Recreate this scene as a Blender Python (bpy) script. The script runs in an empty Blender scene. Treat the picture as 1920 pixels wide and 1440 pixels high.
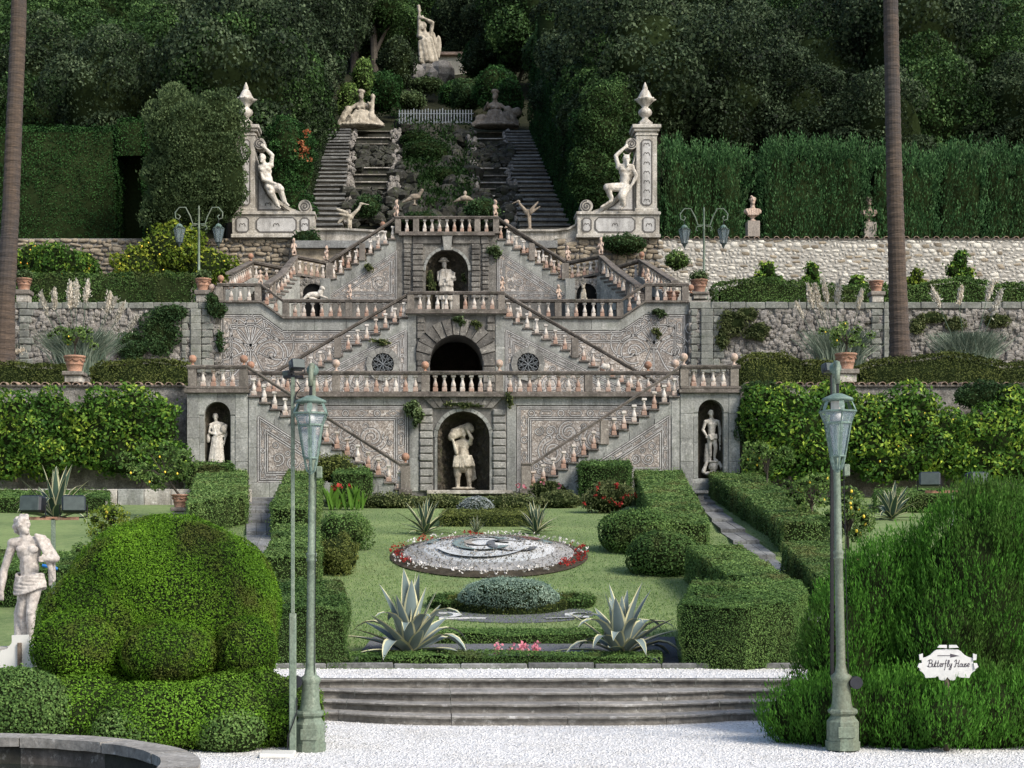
import bpy, bmesh, math, random
import numpy as np
from mathutils import Vector, Matrix
R = math.radians
SC = bpy.context.scene
COL = SC.collection
random.seed(7)
# ------------------------------------------------------------------ camera
XC, ZC, F = -1.333, 2.33, 3000.0          # eye position and focal length in photo pixels (1920 wide)
VX, VY = 800.0, 1035.0                    # vanishing point of the garden axis in the photo
cd = bpy.data.cameras.new('camera'); cam = bpy.data.objects.new('camera', cd); COL.objects.link(cam)
cam.location = (XC, 0, ZC); cam.rotation_euler = (R(90), 0, 0)
cd.sensor_width = 36; cd.lens = F / 1920 * 36
cd.shift_x = (960 - VX) / 1920; cd.shift_y = (VY - 720) / 1920
cd.clip_start = .5; cd.clip_end = 3000
SC.camera = cam
# ------------------------------------------------------------------ sky and sun
SUN_EL, SUN_AZ = R(41), R(47)             # azimuth measured from -Y (towards the viewer) to +X (right)
sdir = Vector((math.sin(SUN_AZ) * math.cos(SUN_EL), -math.cos(SUN_AZ) * math.cos(SUN_EL), math.sin(SUN_EL)))
wd = bpy.data.worlds.new('World'); SC.world = wd; wd.use_nodes = True
nt = wd.node_tree; sky = nt.nodes.new('ShaderNodeTexSky'); sky.sky_type = 'NISHITA'; sky.sun_disc = False
sky.sun_elevation = SUN_EL; sky.sun_rotation = math.atan2(sdir.x, sdir.y)
sky.dust_density = 2.0
nt.links.new(sky.outputs[0], nt.nodes['Background'].inputs[0]); nt.nodes['Background'].inputs[1].default_value = .15
sd = bpy.data.lights.new('sun', 'SUN'); sun = bpy.data.objects.new('sun', sd); COL.objects.link(sun)
sd.energy = 2.6; sd.angle = R(16); sd.color = (1, .955, .89)
sun.rotation_euler = sdir.to_track_quat('Z', 'Y').to_euler()
SC.view_settings.view_transform = 'Standard'; SC.view_settings.look = 'None'
SC.view_settings.exposure = 0.70; SC.view_settings.gamma = 1
SC.cycles.max_bounces = 6; SC.cycles.diffuse_bounces = 3; SC.cycles.transparent_max_bounces = 8
# ------------------------------------------------------------------ geometry helpers
def W(px, py, D):
    return Vector((XC + (px - VX) * D / F, D, ZC + (VY - py) * D / F))
def wx(px, D): return XC + (px - VX) * D / F
def wz(py, D): return ZC + (VY - py) * D / F
TY = [-500, 25, 31, 36.9, 44, 52, 58, 66, 69]
TZ = [.5, .5, 1.08, 1.69, 2.73, 3.4, 3.93, 4.6, 4.75]
def zt(y): return float(np.interp(y, TY, TZ))
_yy = np.linspace(23, 69, 4000); _pp = VY + (ZC - np.interp(_yy, TY, TZ)) * F / _yy
def DG(py): return float(np.interp(-py, -_pp, _yy))
def G(px, py):
    D = DG(py); return Vector((wx(px, D), D, zt(D)))
def link(name, me, parent=None):
    o = bpy.data.objects.new(name, me); COL.objects.link(o)
    if parent is not None:
        o.parent = parent; o.matrix_parent_inverse = parent.matrix_basis.inverted() if not parent.parent else (parent.parent.matrix_basis @ parent.matrix_parent_inverse @ parent.matrix_basis).inverted()
    return o
def tag(o, label, cat=None, group=None, kind=None):
    if label: o['label'] = label
    if cat: o['category'] = cat
    if group: o['group'] = group
    if kind: o['kind'] = kind
    return o
def thing(name, label, cat, loc=(0, 0, 0), group=None):
    o = bpy.data.objects.new(name, None); COL.objects.link(o); o.location = loc; o.empty_display_size = .2
    o.matrix_basis = Matrix.Translation(Vector(loc))
    return tag(o, label, cat, group)
def struct(o): o['kind'] = 'structure'; return o
def stuff(o): o['kind'] = 'stuff'; return o
class MB:
    def __init__(s): s.v = []; s.f = []; s.m = []; s.mi = 0
    def add(s, vs, fs):
        b = len(s.v); s.v += [tuple(v) for v in vs]; s.f += [[b + i for i in f] for f in fs]; s.m += [s.mi] * len(fs); return s
    def box(s, x0, x1, y0, y1, z0, z1, c=0):
        if c <= 0:
            vs = [(x, y, z) for x in (x0, x1) for y in (y0, y1) for z in (z0, z1)]
            return s.add(vs, [(0, 1, 3, 2), (4, 6, 7, 5), (0, 4, 5, 1), (2, 3, 7, 6), (0, 2, 6, 4), (1, 5, 7, 3)])
        c = min(c, .45 * abs(x1 - x0), .45 * abs(y1 - y0), .45 * abs(z1 - z0))
        vs = []; L = ((x0, x1), (y0, y1), (z0, z1)); idx = {}
        for i in (0, 1):
            for j in (0, 1):
                for k in (0, 1):
                    for a in range(3):
                        p = [L[0][i], L[1][j], L[2][k]]
                        q = (i, j, k)
                        for b in range(3):
                            if b != a: p[b] += c if q[b] == 0 else -c
                        idx[(i, j, k, a)] = len(vs); vs.append(p)
        fs = []
        for a in range(3):
            b, d = (a + 1) % 3, (a + 2) % 3
            for t in (0, 1):
                def key(u, w):
                    q = [0, 0, 0]; q[a] = t; q[b] = u; q[d] = w; return idx[(q[0], q[1], q[2], a)]
                r = [key(0, 0), key(1, 0), key(1, 1), key(0, 1)]
                fs.append(r if t else r[::-1])
            for u in (0, 1):
                for w in (0, 1):
                    def k2(t, ax):
                        q = [0, 0, 0]; q[a] = t; q[b] = u; q[d] = w; return idx[(q[0], q[1], q[2], ax)]
                    r = [k2(0, b), k2(1, b), k2(1, d), k2(0, d)]
                    fs.append(r if u != w else r[::-1])
        for i in (0, 1):
            for j in (0, 1):
                for k in (0, 1):
                    r = [idx[(i, j, k, 0)], idx[(i, j, k, 1)], idx[(i, j, k, 2)]]
                    fs.append(r if (i + j + k) % 2 else r[::-1])
        return s.add(vs, fs)
    def prism(s, poly, y0, y1):                       # polygon in x,z
        n = len(poly)
        ar = sum(poly[i][0] * poly[(i + 1) % n][1] - poly[(i + 1) % n][0] * poly[i][1] for i in range(n))
        if ar < 0: poly = poly[::-1]
        vs = [(x, y0, z) for x, z in poly] + [(x, y1, z) for x, z in poly]
        return s.add(vs, [list(range(n)), list(range(2 * n - 1, n - 1, -1))] + [((i + 1) % n, i, n + i, n + (i + 1) % n) for i in range(n)])
    def plan(s, poly, z0, z1):                        # polygon in x,y ; z0/z1 number or callable
        n = len(poly); fz = lambda z, p: z(p) if callable(z) else z
        vs = [(x, y, fz(z0, (x, y))) for x, y in poly] + [(x, y, fz(z1, (x, y))) for x, y in poly]
        return s.add(vs, [list(range(n - 1, -1, -1)), list(range(n, 2 * n))] + [(i, (i + 1) % n, n + (i + 1) % n, n + i) for i in range(n)])
    def lathe(s, prof, n=12, c=(0, 0, 0), ph=0):
        vs = []; fs = []
        for r, z in prof:
            for i in range(n):
                a = 2 * math.pi * i / n + ph; vs.append((c[0] + r * math.cos(a), c[1] + r * math.sin(a), c[2] + z))
        for k in range(len(prof) - 1):
            for i in range(n):
                j = (i + 1) % n; fs.append((k * n + i, k * n + j, (k + 1) * n + j, (k + 1) * n + i))
        fs.append(list(range(n - 1, -1, -1))); fs.append([(len(prof) - 1) * n + i for i in range(n)])
        return s.add(vs, fs)
    def tube(s, pts, r, n=8, cap=True):
        pts = [Vector(p) for p in pts]; rs = r if isinstance(r, (list, tuple)) else [r] * len(pts)
        vs = []; fs = []; pn = None
        for k, p in enumerate(pts):
            t = (pts[min(k + 1, len(pts) - 1)] - pts[max(k - 1, 0)]).normalized()
            if pn is None:
                a = Vector((0, 1, 0)) if abs(t.y) < .9 else Vector((1, 0, 0)); u = t.cross(a).normalized()
            else: u = (pn - t * pn.dot(t)).normalized()
            pn = u; w = t.cross(u)
            for i in range(n):
                a = 2 * math.pi * i / n; vs.append(p + (u * math.cos(a) + w * math.sin(a)) * rs[k])
        for k in range(len(pts) - 1):
            for i in range(n):
                j = (i + 1) % n; fs.append((k * n + i, k * n + j, (k + 1) * n + j, (k + 1) * n + i))
        if cap: fs += [list(range(n - 1, -1, -1)), [(len(pts) - 1) * n + i for i in range(n)]]
        return s.add(vs, fs)
    def sweep(s, path, sec):                          # section (offset, dz) swept along a path, kept upright
        path = [Vector(p) for p in path]; m = len(sec); vs = []; fs = []
        for k, p in enumerate(path):
            a = path[k] - path[k - 1] if k else path[1] - path[0]; b = path[k + 1] - path[k] if k < len(path) - 1 else a
            a = Vector((a.x, a.y, 0)).normalized(); b = Vector((b.x, b.y, 0)).normalized()
            t = (a + b).normalized() if (a + b).length > 1e-4 else a; nrm = Vector((-t.y, t.x, 0)); q = 1 / max(.4, t.dot(a))
            vs += [p + nrm * (o * q) + Vector((0, 0, z)) for o, z in sec]
        for k in range(len(path) - 1):
            for i in range(m):
                j = (i + 1) % m; fs.append((k * m + j, k * m + i, (k + 1) * m + i, (k + 1) * m + j))
        fs += [list(range(m)), [(len(path) - 1) * m + i for i in range(m - 1, -1, -1)]]
        return s.add(vs, fs)
    def sphere(s, c, r, n=10, m=6):
        r = (r, r, r) if not isinstance(r, (tuple, list)) else r; vs = [(c[0], c[1], c[2] - r[2])]; fs = []
        for k in range(1, m):
            a = -math.pi / 2 + math.pi * k / m
            for i in range(n):
                b = 2 * math.pi * i / n; vs.append((c[0] + r[0] * math.cos(a) * math.cos(b), c[1] + r[1] * math.cos(a) * math.sin(b), c[2] + r[2] * math.sin(a)))
        vs.append((c[0], c[1], c[2] + r[2])); e = len(vs) - 1
        for i in range(n):
            j = (i + 1) % n; fs.append((0, 1 + j, 1 + i)); fs.append((e, 1 + (m - 2) * n + i, 1 + (m - 2) * n + j))
            for k in range(m - 2): fs.append((1 + k * n + i, 1 + k * n + j, 1 + (k + 1) * n + j, 1 + (k + 1) * n + i))
        return s.add(vs, fs)
    def mesh(s, name, mats, smooth=False):
        me = bpy.data.meshes.new(name); me.from_pydata(s.v, [], s.f)
        for m in (mats if isinstance(mats, (list, tuple)) else [mats]): me.materials.append(m)
        me.polygons.foreach_set('material_index', s.m)
        if smooth: me.polygons.foreach_set('use_smooth', [True] * len(s.f))
        me.update(); return me
    def build(s, name, mats, parent=None, smooth=False): return link(name, s.mesh(name, mats, smooth), parent)
def jit(mb, a, seed=0):                               # uneven edges for worn stone
    rg = random.Random(seed); d = {}
    for i, v in enumerate(mb.v):
        k = (round(v[0], 3), round(v[1], 3), round(v[2], 3))
        if k not in d: d[k] = (rg.uniform(-a, a), rg.uniform(-a, a), rg.uniform(-a, a))
        j = d[k]; mb.v[i] = (v[0] + j[0], v[1] + j[1], v[2] + j[2])
    return mb
# ------------------------------------------------------------------ numpy noise
def vnoise(p, f, seed=0):
    q = p * f; i = np.floor(q).astype(np.int64); t = q - i; t = t * t * (3 - 2 * t); out = 0
    def h(a, b, c):
        n = (a * 374761393 + b * 668265263 + c * 2147483647 + seed * 974634777) & 0x7fffffff
        n = ((n ^ (n >> 13)) * 1274126177) & 0x7fffffff; return ((n ^ (n >> 16)) & 0xffff) / 65535.0
    for a in (0, 1):
        for b in (0, 1):
            for c in (0, 1):
                w = (t[:, 0] if a else 1 - t[:, 0]) * (t[:, 1] if b else 1 - t[:, 1]) * (t[:, 2] if c else 1 - t[:, 2])
                out = out + w * h(i[:, 0] + a, i[:, 1] + b, i[:, 2] + c)
    return out
def nrm(a): return a / np.maximum(np.linalg.norm(a, axis=1, keepdims=True), 1e-9)
def ico(sub):
    b = bmesh.new(); bmesh.ops.create_icosphere(b, subdivisions=sub, radius=1)
    v = np.array([x.co[:] for x in b.verts]); f = np.array([[y.index for y in x.verts] for x in b.faces]); b.free(); return v, f
ICO2, ICO3, ICO4 = ico(2), ico(3), ico(4)
def rawmesh(name, V, faces4, faces3=None, mats=(), mi4=0, mi3=1, tint=None, smooth3=True):
    n4 = len(faces4); n3 = 0 if faces3 is None else len(faces3)
    me = bpy.data.meshes.new(name); me.vertices.add(len(V)); me.vertices.foreach_set('co', np.asarray(V, np.float32).ravel())
    loops = np.concatenate([np.asarray(faces4).ravel(), np.asarray(faces3).ravel()] if n3 else [np.asarray(faces4).ravel()]).astype(np.int32)
    me.loops.add(len(loops)); me.loops.foreach_set('vertex_index', loops); me.polygons.add(n4 + n3)
    st = np.concatenate([np.arange(n4) * 4, n4 * 4 + np.arange(n3) * 3]).astype(np.int32)
    me.polygons.foreach_set('loop_start', st)
    mi = np.concatenate([np.full(n4, mi4) if np.isscalar(mi4) else mi4, np.full(n3, mi3)]).astype(np.int32)
    for m in mats: me.materials.append(m)
    me.polygons.foreach_set('material_index', mi)
    if tint is not None:
        a = me.attributes.new('tint', 'FLOAT', 'FACE'); a.data.foreach_set('value', np.concatenate([tint, np.full(n3, .3)]).astype(np.float32))
    me.update(calc_edges=True); me.validate(); return me
def leafmesh(name, P, N, size, mats, core=None, seed=1, asp=1.7, jitn=.6, up=0., tint=None, tf=1.2):
    rg = np.random.default_rng(seed); n = len(P); L = size * rg.uniform(.65, 1.35, n)[:, None]
    P = P + N * (np.where(rg.random(n) < .05, rg.uniform(.3, 1.6, n), 0) * size)[:, None]; nn = nrm(N + rg.normal(0, jitn, (n, 3))); t = nrm(np.cross(nn, rg.normal(0, 1, (n, 3))))
    if up:
        t = nrm(N * .55 + rg.normal(0, .35, (n, 3)) + np.array([0, 0, up])); nn = nrm(np.cross(t, rg.normal(0, 1, (n, 3))) + .3 * N)
    b = np.cross(nn, t); Wd = L / asp
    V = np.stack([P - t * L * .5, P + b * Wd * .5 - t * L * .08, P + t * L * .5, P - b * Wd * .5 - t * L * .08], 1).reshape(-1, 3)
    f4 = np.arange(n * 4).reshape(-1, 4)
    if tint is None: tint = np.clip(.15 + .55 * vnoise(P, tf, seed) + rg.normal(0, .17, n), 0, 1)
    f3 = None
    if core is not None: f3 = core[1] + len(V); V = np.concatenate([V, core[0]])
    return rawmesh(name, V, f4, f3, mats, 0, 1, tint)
def ells_cloud(ells, dens, rg, amp=0., fq=1., zmin=None, keep=.93, lower=-1.):
    Ps, Ns = [], []
    for k, (c, r) in enumerate(ells):
        c = np.array(c, float); r = np.array(r, float); a = 4 * math.pi * (((r[0] * r[1]) ** 1.6 + (r[0] * r[2]) ** 1.6 + (r[1] * r[2]) ** 1.6) / 3) ** (1 / 1.6)
        n = max(6, int(a * dens)); d = nrm(rg.normal(0, 1, (n * 2, 3))); acc = rg.random(n * 2) < np.linalg.norm(d / r, axis=1) * r.min(); d = d[acc]
        if len(d) > n: d = d[:n]
        d = d[d[:, 2] > lower]
        p = c + d * r; N = nrm(d / r); ok = np.ones(len(p), bool)
        for j, (c2, r2) in enumerate(ells):
            if j != k and len(ells) < 160: ok &= (((p - np.array(c2)) / np.array(r2)) ** 2).sum(1) > keep ** 2
        Ps.append(p[ok]); Ns.append(N[ok])
    P = np.concatenate(Ps); N = np.concatenate(Ns)
    if amp: P = P + N * ((vnoise(P, fq, 3) - .5) * 2 * amp + rg.normal(0, amp * .25, len(P)))[:, None]
    if zmin is not None:
        k = P[:, 2] > zmin; P, N = P[k], N[k]
    return P, N
def ells_core(ells, s=.9, ic=None):
    v, f = ic or ICO2; V = [np.array(c) + v * np.array(r) * s for c, r in ells]
    return np.concatenate(V), np.concatenate([f + k * len(v) for k in range(len(ells))])
def tri_cloud(tris, dens, rg):
    T = np.array([[list(p) for p in t] for t in tris], float); e1 = T[:, 1] - T[:, 0]; e2 = T[:, 2] - T[:, 0]; cr = np.cross(e1, e2); A = np.linalg.norm(cr, axis=1) / 2
    n = max(10, int(A.sum() * dens)); k = rg.choice(len(T), n, p=A / A.sum()); u = rg.random((n, 2)); fl = u.sum(1) > 1; u[fl] = 1 - u[fl]
    return T[k, 0] + e1[k] * u[:, :1] + e2[k] * u[:, 1:], nrm(cr[k])
# ------------------------------------------------------------------ materials
def mat(name): 
    m = bpy.data.materials.new(name); m.use_nodes = True; return m, m.node_tree.nodes, m.node_tree.links
def nd(ns, t, **kw):
    n = ns.new(t)
    for k, v in kw.items():
        if k.startswith('i_'): n.inputs[k[2:].replace('_', ' ')].default_value = v
        else: setattr(n, k, v)
    return n
def ramp(ns, stops):
    r = ns.new('ShaderNodeValToRGB'); e = r.color_ramp.elements
    while len(e) < len(stops): e.new(.5)
    for k, (p, c) in enumerate(stops): e[k].position = p; e[k].color = (*c, 1) if len(c) == 3 else c
    return r
def mixc(ns, ls, fac, a, b, mode='MIX'):
    m = ns.new('ShaderNodeMix'); m.data_type = 'RGBA'; m.blend_type = mode
    for s, v in ((m.inputs[0], fac), (m.inputs[6], a), (m.inputs[7], b)):
        if hasattr(v, 'links'): ls.new(v, s)
        else: s.default_value = v if not isinstance(v, tuple) else (*v, 1) if len(v) == 3 else v
    return m.outputs[2]
def coord(ns, ls, scale=(1, 1, 1), obj=False):
    g = ns.new('ShaderNodeTexCoord').outputs['Object'] if obj else ns.new('ShaderNodeNewGeometry').outputs['Position']
    m = nd(ns, 'ShaderNodeMapping'); m.inputs['Scale'].default_value = scale; ls.new(g, m.inputs[0]); return m.outputs[0]
def noise(ns, ls, co, sc, det=6, ro=.6):
    n = nd(ns, 'ShaderNodeTexNoise'); n.inputs['Scale'].default_value = sc; n.inputs['Detail'].default_value = det; n.inputs['Roughness'].default_value = ro
    ls.new(co, n.inputs['Vector']); return n.outputs[0]
def stone(name, a, b, dark=(.03, .028, .024), stain=.5, moss=0., sc=1.2, bump=.25, rough=.9, light=None, rnd=.0, streak=True, fine=14):
    m, ns, ls = mat(name); bs = ns['Principled BSDF']; co = coord(ns, ls)
    r = ramp(ns, [(.3, a), (.7, b)]); ls.new(noise(ns, ls, co, sc), r.inputs[0]); c = r.outputs[0]
    f = ramp(ns, [(.35, (.62, .62, .62)), (.65, (1.12, 1.12, 1.12))]); n2 = noise(ns, ls, co, fine, 5, .7); ls.new(n2, f.inputs[0]); c = mixc(ns, ls, 1., c, f.outputs[0], 'MULTIPLY')
    if light:
        v = ramp(ns, [(.56, (0, 0, 0)), (.66, (1, 1, 1))]); ls.new(noise(ns, ls, co, sc * 3.1, 8, .75), v.inputs[0]); c = mixc(ns, ls, v.outputs[0], c, light)
    if stain:
        s = ramp(ns, [(.46, (0, 0, 0)), (.72, (stain,) * 3)]); ls.new(noise(ns, ls, coord(ns, ls, (1.6, 1.6, .28) if streak else (1, 1, 1)), 1.1, 7, .68), s.inputs[0]); c = mixc(ns, ls, s.outputs[0], c, dark)
    if moss:
        s = ramp(ns, [(.5, (0, 0, 0)), (.68, (moss,) * 3)]); ls.new(noise(ns, ls, co, 2.3, 8, .7), s.inputs[0]); c = mixc(ns, ls, s.outputs[0], c, (.05, .065, .02))
    if rnd:
        oi = ns.new('ShaderNodeObjectInfo'); q = ramp(ns, [(0, (1 - rnd,) * 3), (1, (1 + rnd, 1 + rnd, 1 + rnd * .9))]); ls.new(oi.outputs['Random'], q.inputs[0]); c = mixc(ns, ls, 1., c, q.outputs[0], 'MULTIPLY')
    ls.new(c, bs.inputs['Base Color']); bs.inputs['Roughness'].default_value = rough; bs.inputs['Specular IOR Level'].default_value = .2
    bp = nd(ns, 'ShaderNodeBump'); bp.inputs['Strength'].default_value = bump; bp.inputs['Distance'].default_value = .05; ls.new(noise(ns, ls, co, fine * .8, 8, .7), bp.inputs['Height']); ls.new(bp.outputs[0], bs.inputs['Normal'])
    return m
def flat(name, c, rough=.6, metal=0., var=.25, sc=8, spec=.3):
    m, ns, ls = mat(name); bs = ns['Principled BSDF']; co = coord(ns, ls)
    r = ramp(ns, [(.3, tuple(x * (1 - var) for x in c)), (.7, tuple(min(1, x * (1 + var)) for x in c))]); ls.new(noise(ns, ls, co, sc, 6, .65), r.inputs[0])
    ls.new(r.outputs[0], bs.inputs['Base Color']); bs.inputs['Roughness'].default_value = rough; bs.inputs['Metallic'].default_value = metal; bs.inputs['Specular IOR Level'].default_value = spec
    return m
def leafmat(name, d, m_, l, trans=.25, rough=.55, patch=None, psc=.5):
    m, ns, ls = mat(name); bs = ns['Principled BSDF']
    at = nd(ns, 'ShaderNodeAttribute'); at.attribute_name = 'tint'
    r = ramp(ns, [(.1, d), (.5, m_), (.92, l)]); ls.new(at.outputs['Fac'], r.inputs[0]); c = r.outputs[0]
    oi = ns.new('ShaderNodeObjectInfo'); q = ramp(ns, [(0, (.78, .8, .8)), (1, (1.2, 1.18, 1.15))]); ls.new(oi.outputs['Random'], q.inputs[0]); c = mixc(ns, ls, 1., c, q.outputs[0], 'MULTIPLY')
    if patch:
        v = ramp(ns, [(.52, (0, 0, 0)), (.68, (.8,) * 3)]); ls.new(noise(ns, ls, coord(ns, ls), psc, 4, .6), v.inputs[0]); c = mixc(ns, ls, v.outputs[0], c, patch)
    ls.new(c, bs.inputs['Base Color']); bs.inputs['Roughness'].default_value = rough; bs.inputs['Specular IOR Level'].default_value = .07
    tr = ns.new('ShaderNodeBsdfTranslucent'); ls.new(c, tr.inputs[0]); mx = ns.new('ShaderNodeMixShader'); mx.inputs[0].default_value = trans
    ls.new(bs.outputs[0], mx.inputs[1]); ls.new(tr.outputs[0], mx.inputs[2]); ls.new(mx.outputs[0], ns['Material Output'].inputs[0]); return m
M = {}
M['grey'] = stone('grey_stone', (.22, .22, .20), (.33, .33, .30), stain=.55, moss=.25, light=(.42, .41, .37), rnd=.16)
M['rustic'] = stone('dark_rustic_stone', (.09, .082, .072), (.22, .205, .18), stain=.75, sc=1.8, light=(.33, .31, .27), rnd=.28, bump=.5)
M['palerustic'] = stone('pale_rustic_stone', (.20, .195, .175), (.30, .29, .26), stain=.5, sc=1.8, light=(.42, .40, .36), rnd=.14, bump=.4)
M['rail'] = stone('brown_rail_stone', (.085, .072, .06), (.20, .172, .147), stain=.6, sc=2.2, moss=.2, light=(.30, .27, .23))
M['post'] = stone('post_stone', (.15, .13, .11), (.25, .22, .185), stain=.6, sc=1.5, rnd=.2, light=(.36, .33, .28))
M['step'] = stone('step_stone', (.07, .06, .052), (.17, .15, .13), stain=.6, sc=2, light=(.30, .28, .25), rnd=.2)
M['ashlar'] = stone('ashlar_stone', (.16, .165, .145), (.27, .27, .235), stain=.5, moss=.35, rnd=.22, light=(.36, .35, .31))
M['fill'] = stone('joint_mortar', (.10, .095, .085), (.19, .18, .16), stain=.5)
M['white'] = stone('white_mosaic_pebble', (.36, .345, .32), (.56, .54, .505), stain=.6, sc=3, fine=22)
M['dark'] = stone('dark_mosaic_pebble', (.085, .078, .07), (.16, .148, .135), stain=.2, sc=3, fine=22)
M['plaster'] = stone('weathered_white_stucco', (.30, .27, .22), (.56, .52, .45), stain=.75, sc=1.6, light=(.66, .63, .57), bump=.4)
M['statue'] = stone('pale_statue_stone', (.50, .45, .375), (.70, .65, .565), dark=(.10, .085, .065), stain=.85, sc=2.6, light=(.78, .74, .66), streak=True, bump=.5)
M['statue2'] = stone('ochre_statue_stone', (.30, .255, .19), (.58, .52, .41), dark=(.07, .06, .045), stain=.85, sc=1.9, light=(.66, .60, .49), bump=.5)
M['statue3'] = stone('shaded_brown_statue_stone', (.19, .15, .11), (.36, .30, .23), dark=(.05, .042, .035), stain=.85, sc=1.6, light=(.44, .39, .31), bump=.5)  # darker statue stone with tree shade put into its colour
M['marble'] = stone('lichened_marble', (.40, .35, .30), (.56, .51, .45), dark=(.17, .11, .09), stain=.85, sc=3.0, light=(.62, .58, .51), bump=.25, fine=18, streak=False)
M['terra'] = stone('terracotta', (.29, .15, .095), (.40, .225, .15), dark=(.14, .10, .08), stain=.6, sc=4, light=(.47, .38, .31), rnd=.15, fine=20)
M['tile'] = stone('roof_tile_clay', (.30, .19, .13), (.46, .34, .26), stain=.5, sc=4, light=(.52, .47, .41), rnd=.25)
M['putto'] = stone('terracotta_figure', (.36, .25, .18), (.54, .42, .34), dark=(.2, .14, .1), stain=.5, sc=5, light=(.68, .60, .52))
M['rubble'] = stone('rubble_stone', (.50, .465, .40), (.68, .64, .56), stain=.25, sc=2.5, rnd=.28, bump=.4, streak=False)
M['rubble2'] = stone('brown_rubble_stone', (.22, .18, .13), (.36, .30, .22), stain=.45, sc=2.5, rnd=.3, bump=.4, streak=False)
M['spugne'] = stone('rough_grotto_rock', (.17, .155, .135), (.36, .33, .29), dark=(.035, .03, .025), stain=.8, sc=3.5, moss=.3, bump=1., light=(.46, .43, .39), streak=False)
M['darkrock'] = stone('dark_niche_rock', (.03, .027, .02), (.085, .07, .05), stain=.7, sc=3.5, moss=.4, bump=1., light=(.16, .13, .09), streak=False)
M['cascade'] = stone('wet_cascade_stone', (.022, .022, .017), (.06, .058, .046), stain=.7, sc=1.2, moss=.5, light=(.16, .155, .14))
M['hillstep'] = stone('old_step_stone', (.15, .135, .11), (.27, .245, .205), stain=.6, sc=1.2, moss=.25, rnd=.25, light=(.34, .31, .27))
M['slab'] = stone('path_slab_stone', (.13, .13, .125), (.24, .24, .23), stain=.4, sc=1.5, rnd=.25, light=(.32, .32, .31))
M['black'] = flat('black_plastic', (.012, .013, .018), .35, spec=.5)
M['iron'] = flat('black_iron', (.02, .02, .022), .5, .3)
M['railiron'] = flat('grey_painted_iron', (.20, .215, .22), .5, .2)
M['lamp'] = stone('sage_green_paint', (.135, .175, .13), (.195, .24, .178), dark=(.11, .075, .04), stain=.5, sc=3, light=(.25, .29, .22), bump=.06, rough=.55, fine=30)
M['lampblue'] = stone('verdigris_paint', (.10, .155, .13), (.18, .25, .21), dark=(.10, .12, .09), stain=.4, sc=6, light=(.28, .35, .30), bump=.06, rough=.5, fine=30)
M['darkglass'] = flat('dark_lantern_frame', (.05, .065, .06), .5)
M['signwhite'] = flat('white_sign_paint', (.52, .51, .485), .45, var=.1, sc=14)
M['signback'] = flat('beige_sign_board', (.60, .585, .53), .5, var=.06, sc=3)
M['ink'] = flat('sign_lettering', (.06, .05, .06), .6)
M['blue'] = flat('blue_plastic', (.02, .14, .42), .4)
M['wood'] = stone('grey_brown_wood', (.12, .09, .065), (.22, .17, .125), stain=.4, sc=4)
m, ns, ls = mat('lantern_glass'); b = ns['Principled BSDF']; b.inputs['Base Color'].default_value = (.34, .42, .46, 1); b.inputs['Roughness'].default_value = .12; b.inputs['Alpha'].default_value = .3; b.inputs['Specular IOR Level'].default_value = .6; M['glass'] = m
# baluster: terracotta foot, limewashed and lichened upper half, each one different
m, ns, ls = mat('baluster_terracotta'); b = ns['Principled BSDF']; oi = ns.new('ShaderNodeObjectInfo'); tc = ns.new('ShaderNodeTexCoord'); sx = ns.new('ShaderNodeSeparateXYZ'); ls.new(tc.outputs['Object'], sx.inputs[0])
ad = nd(ns, 'ShaderNodeMath', operation='MULTIPLY_ADD'); ls.new(sx.outputs[2], ad.inputs[0]); ad.inputs[1].default_value = .9
mm = nd(ns, 'ShaderNodeMath', operation='MULTIPLY_ADD'); ls.new(oi.outputs['Random'], mm.inputs[0]); mm.inputs[1].default_value = .55; mm.inputs[2].default_value = -.38; ls.new(mm.outputs[0], ad.inputs[2])
nz = noise(ns, ls, coord(ns, ls), 5, 6, .7); a2 = nd(ns, 'ShaderNodeMath', operation='ADD'); ls.new(ad.outputs[0], a2.inputs[0]); ls.new(nz, a2.inputs[1])
r = ramp(ns, [(.38, (.28, .17, .12)), (.55, (.35, .25, .195)), (.74, (.44, .385, .325)), (.98, (.54, .50, .445))]); ls.new(a2.outputs[0], r.inputs[0])
s = ramp(ns, [(.48, (0, 0, 0)), (.7, (.75,) * 3)]); ls.new(noise(ns, ls, coord(ns, ls), 3.3, 6, .7), s.inputs[0]); c = mixc(ns, ls, s.outputs[0], r.outputs[0], (.2, .16, .13)); ls.new(c, b.inputs['Base Color']); b.inputs['Roughness'].default_value = .9
M['baluster'] = m
# pebble mosaic ground
m, ns, ls = mat('pebble_mosaic'); b = ns['Principled BSDF']; co = coord(ns, ls); v = nd(ns, 'ShaderNodeTexVoronoi'); v.inputs['Scale'].default_value = 15; ls.new(co, v.inputs[0])
r = ramp(ns, [(.1, (.19, .16, .13)), (.45, (.31, .265, .22)), (.75, (.39, .345, .295)), (.95, (.52, .485, .44))]); sp = ns.new('ShaderNodeSeparateColor'); ls.new(v.outputs['Color'], sp.inputs[0]); ls.new(sp.outputs[0], r.inputs[0])
s = ramp(ns, [(.38, (0, 0, 0)), (.68, (.8,) * 3)]); ls.new(noise(ns, ls, coord(ns, ls, (1, 1, .4)), .8, 7, .65), s.inputs[0]); c = mixc(ns, ls, s.outputs[0], r.outputs[0], (.115, .10, .088)); ls.new(c, b.inputs['Base Color']); b.inputs['Roughness'].default_value = .95
bp = nd(ns, 'ShaderNodeBump'); bp.inputs['Strength'].default_value = .5; bp.inputs['Distance'].default_value = .03; ls.new(v.outputs['Distance'], bp.inputs['Height']); ls.new(bp.outputs[0], b.inputs['Normal']); M['mosaic'] = m
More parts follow.
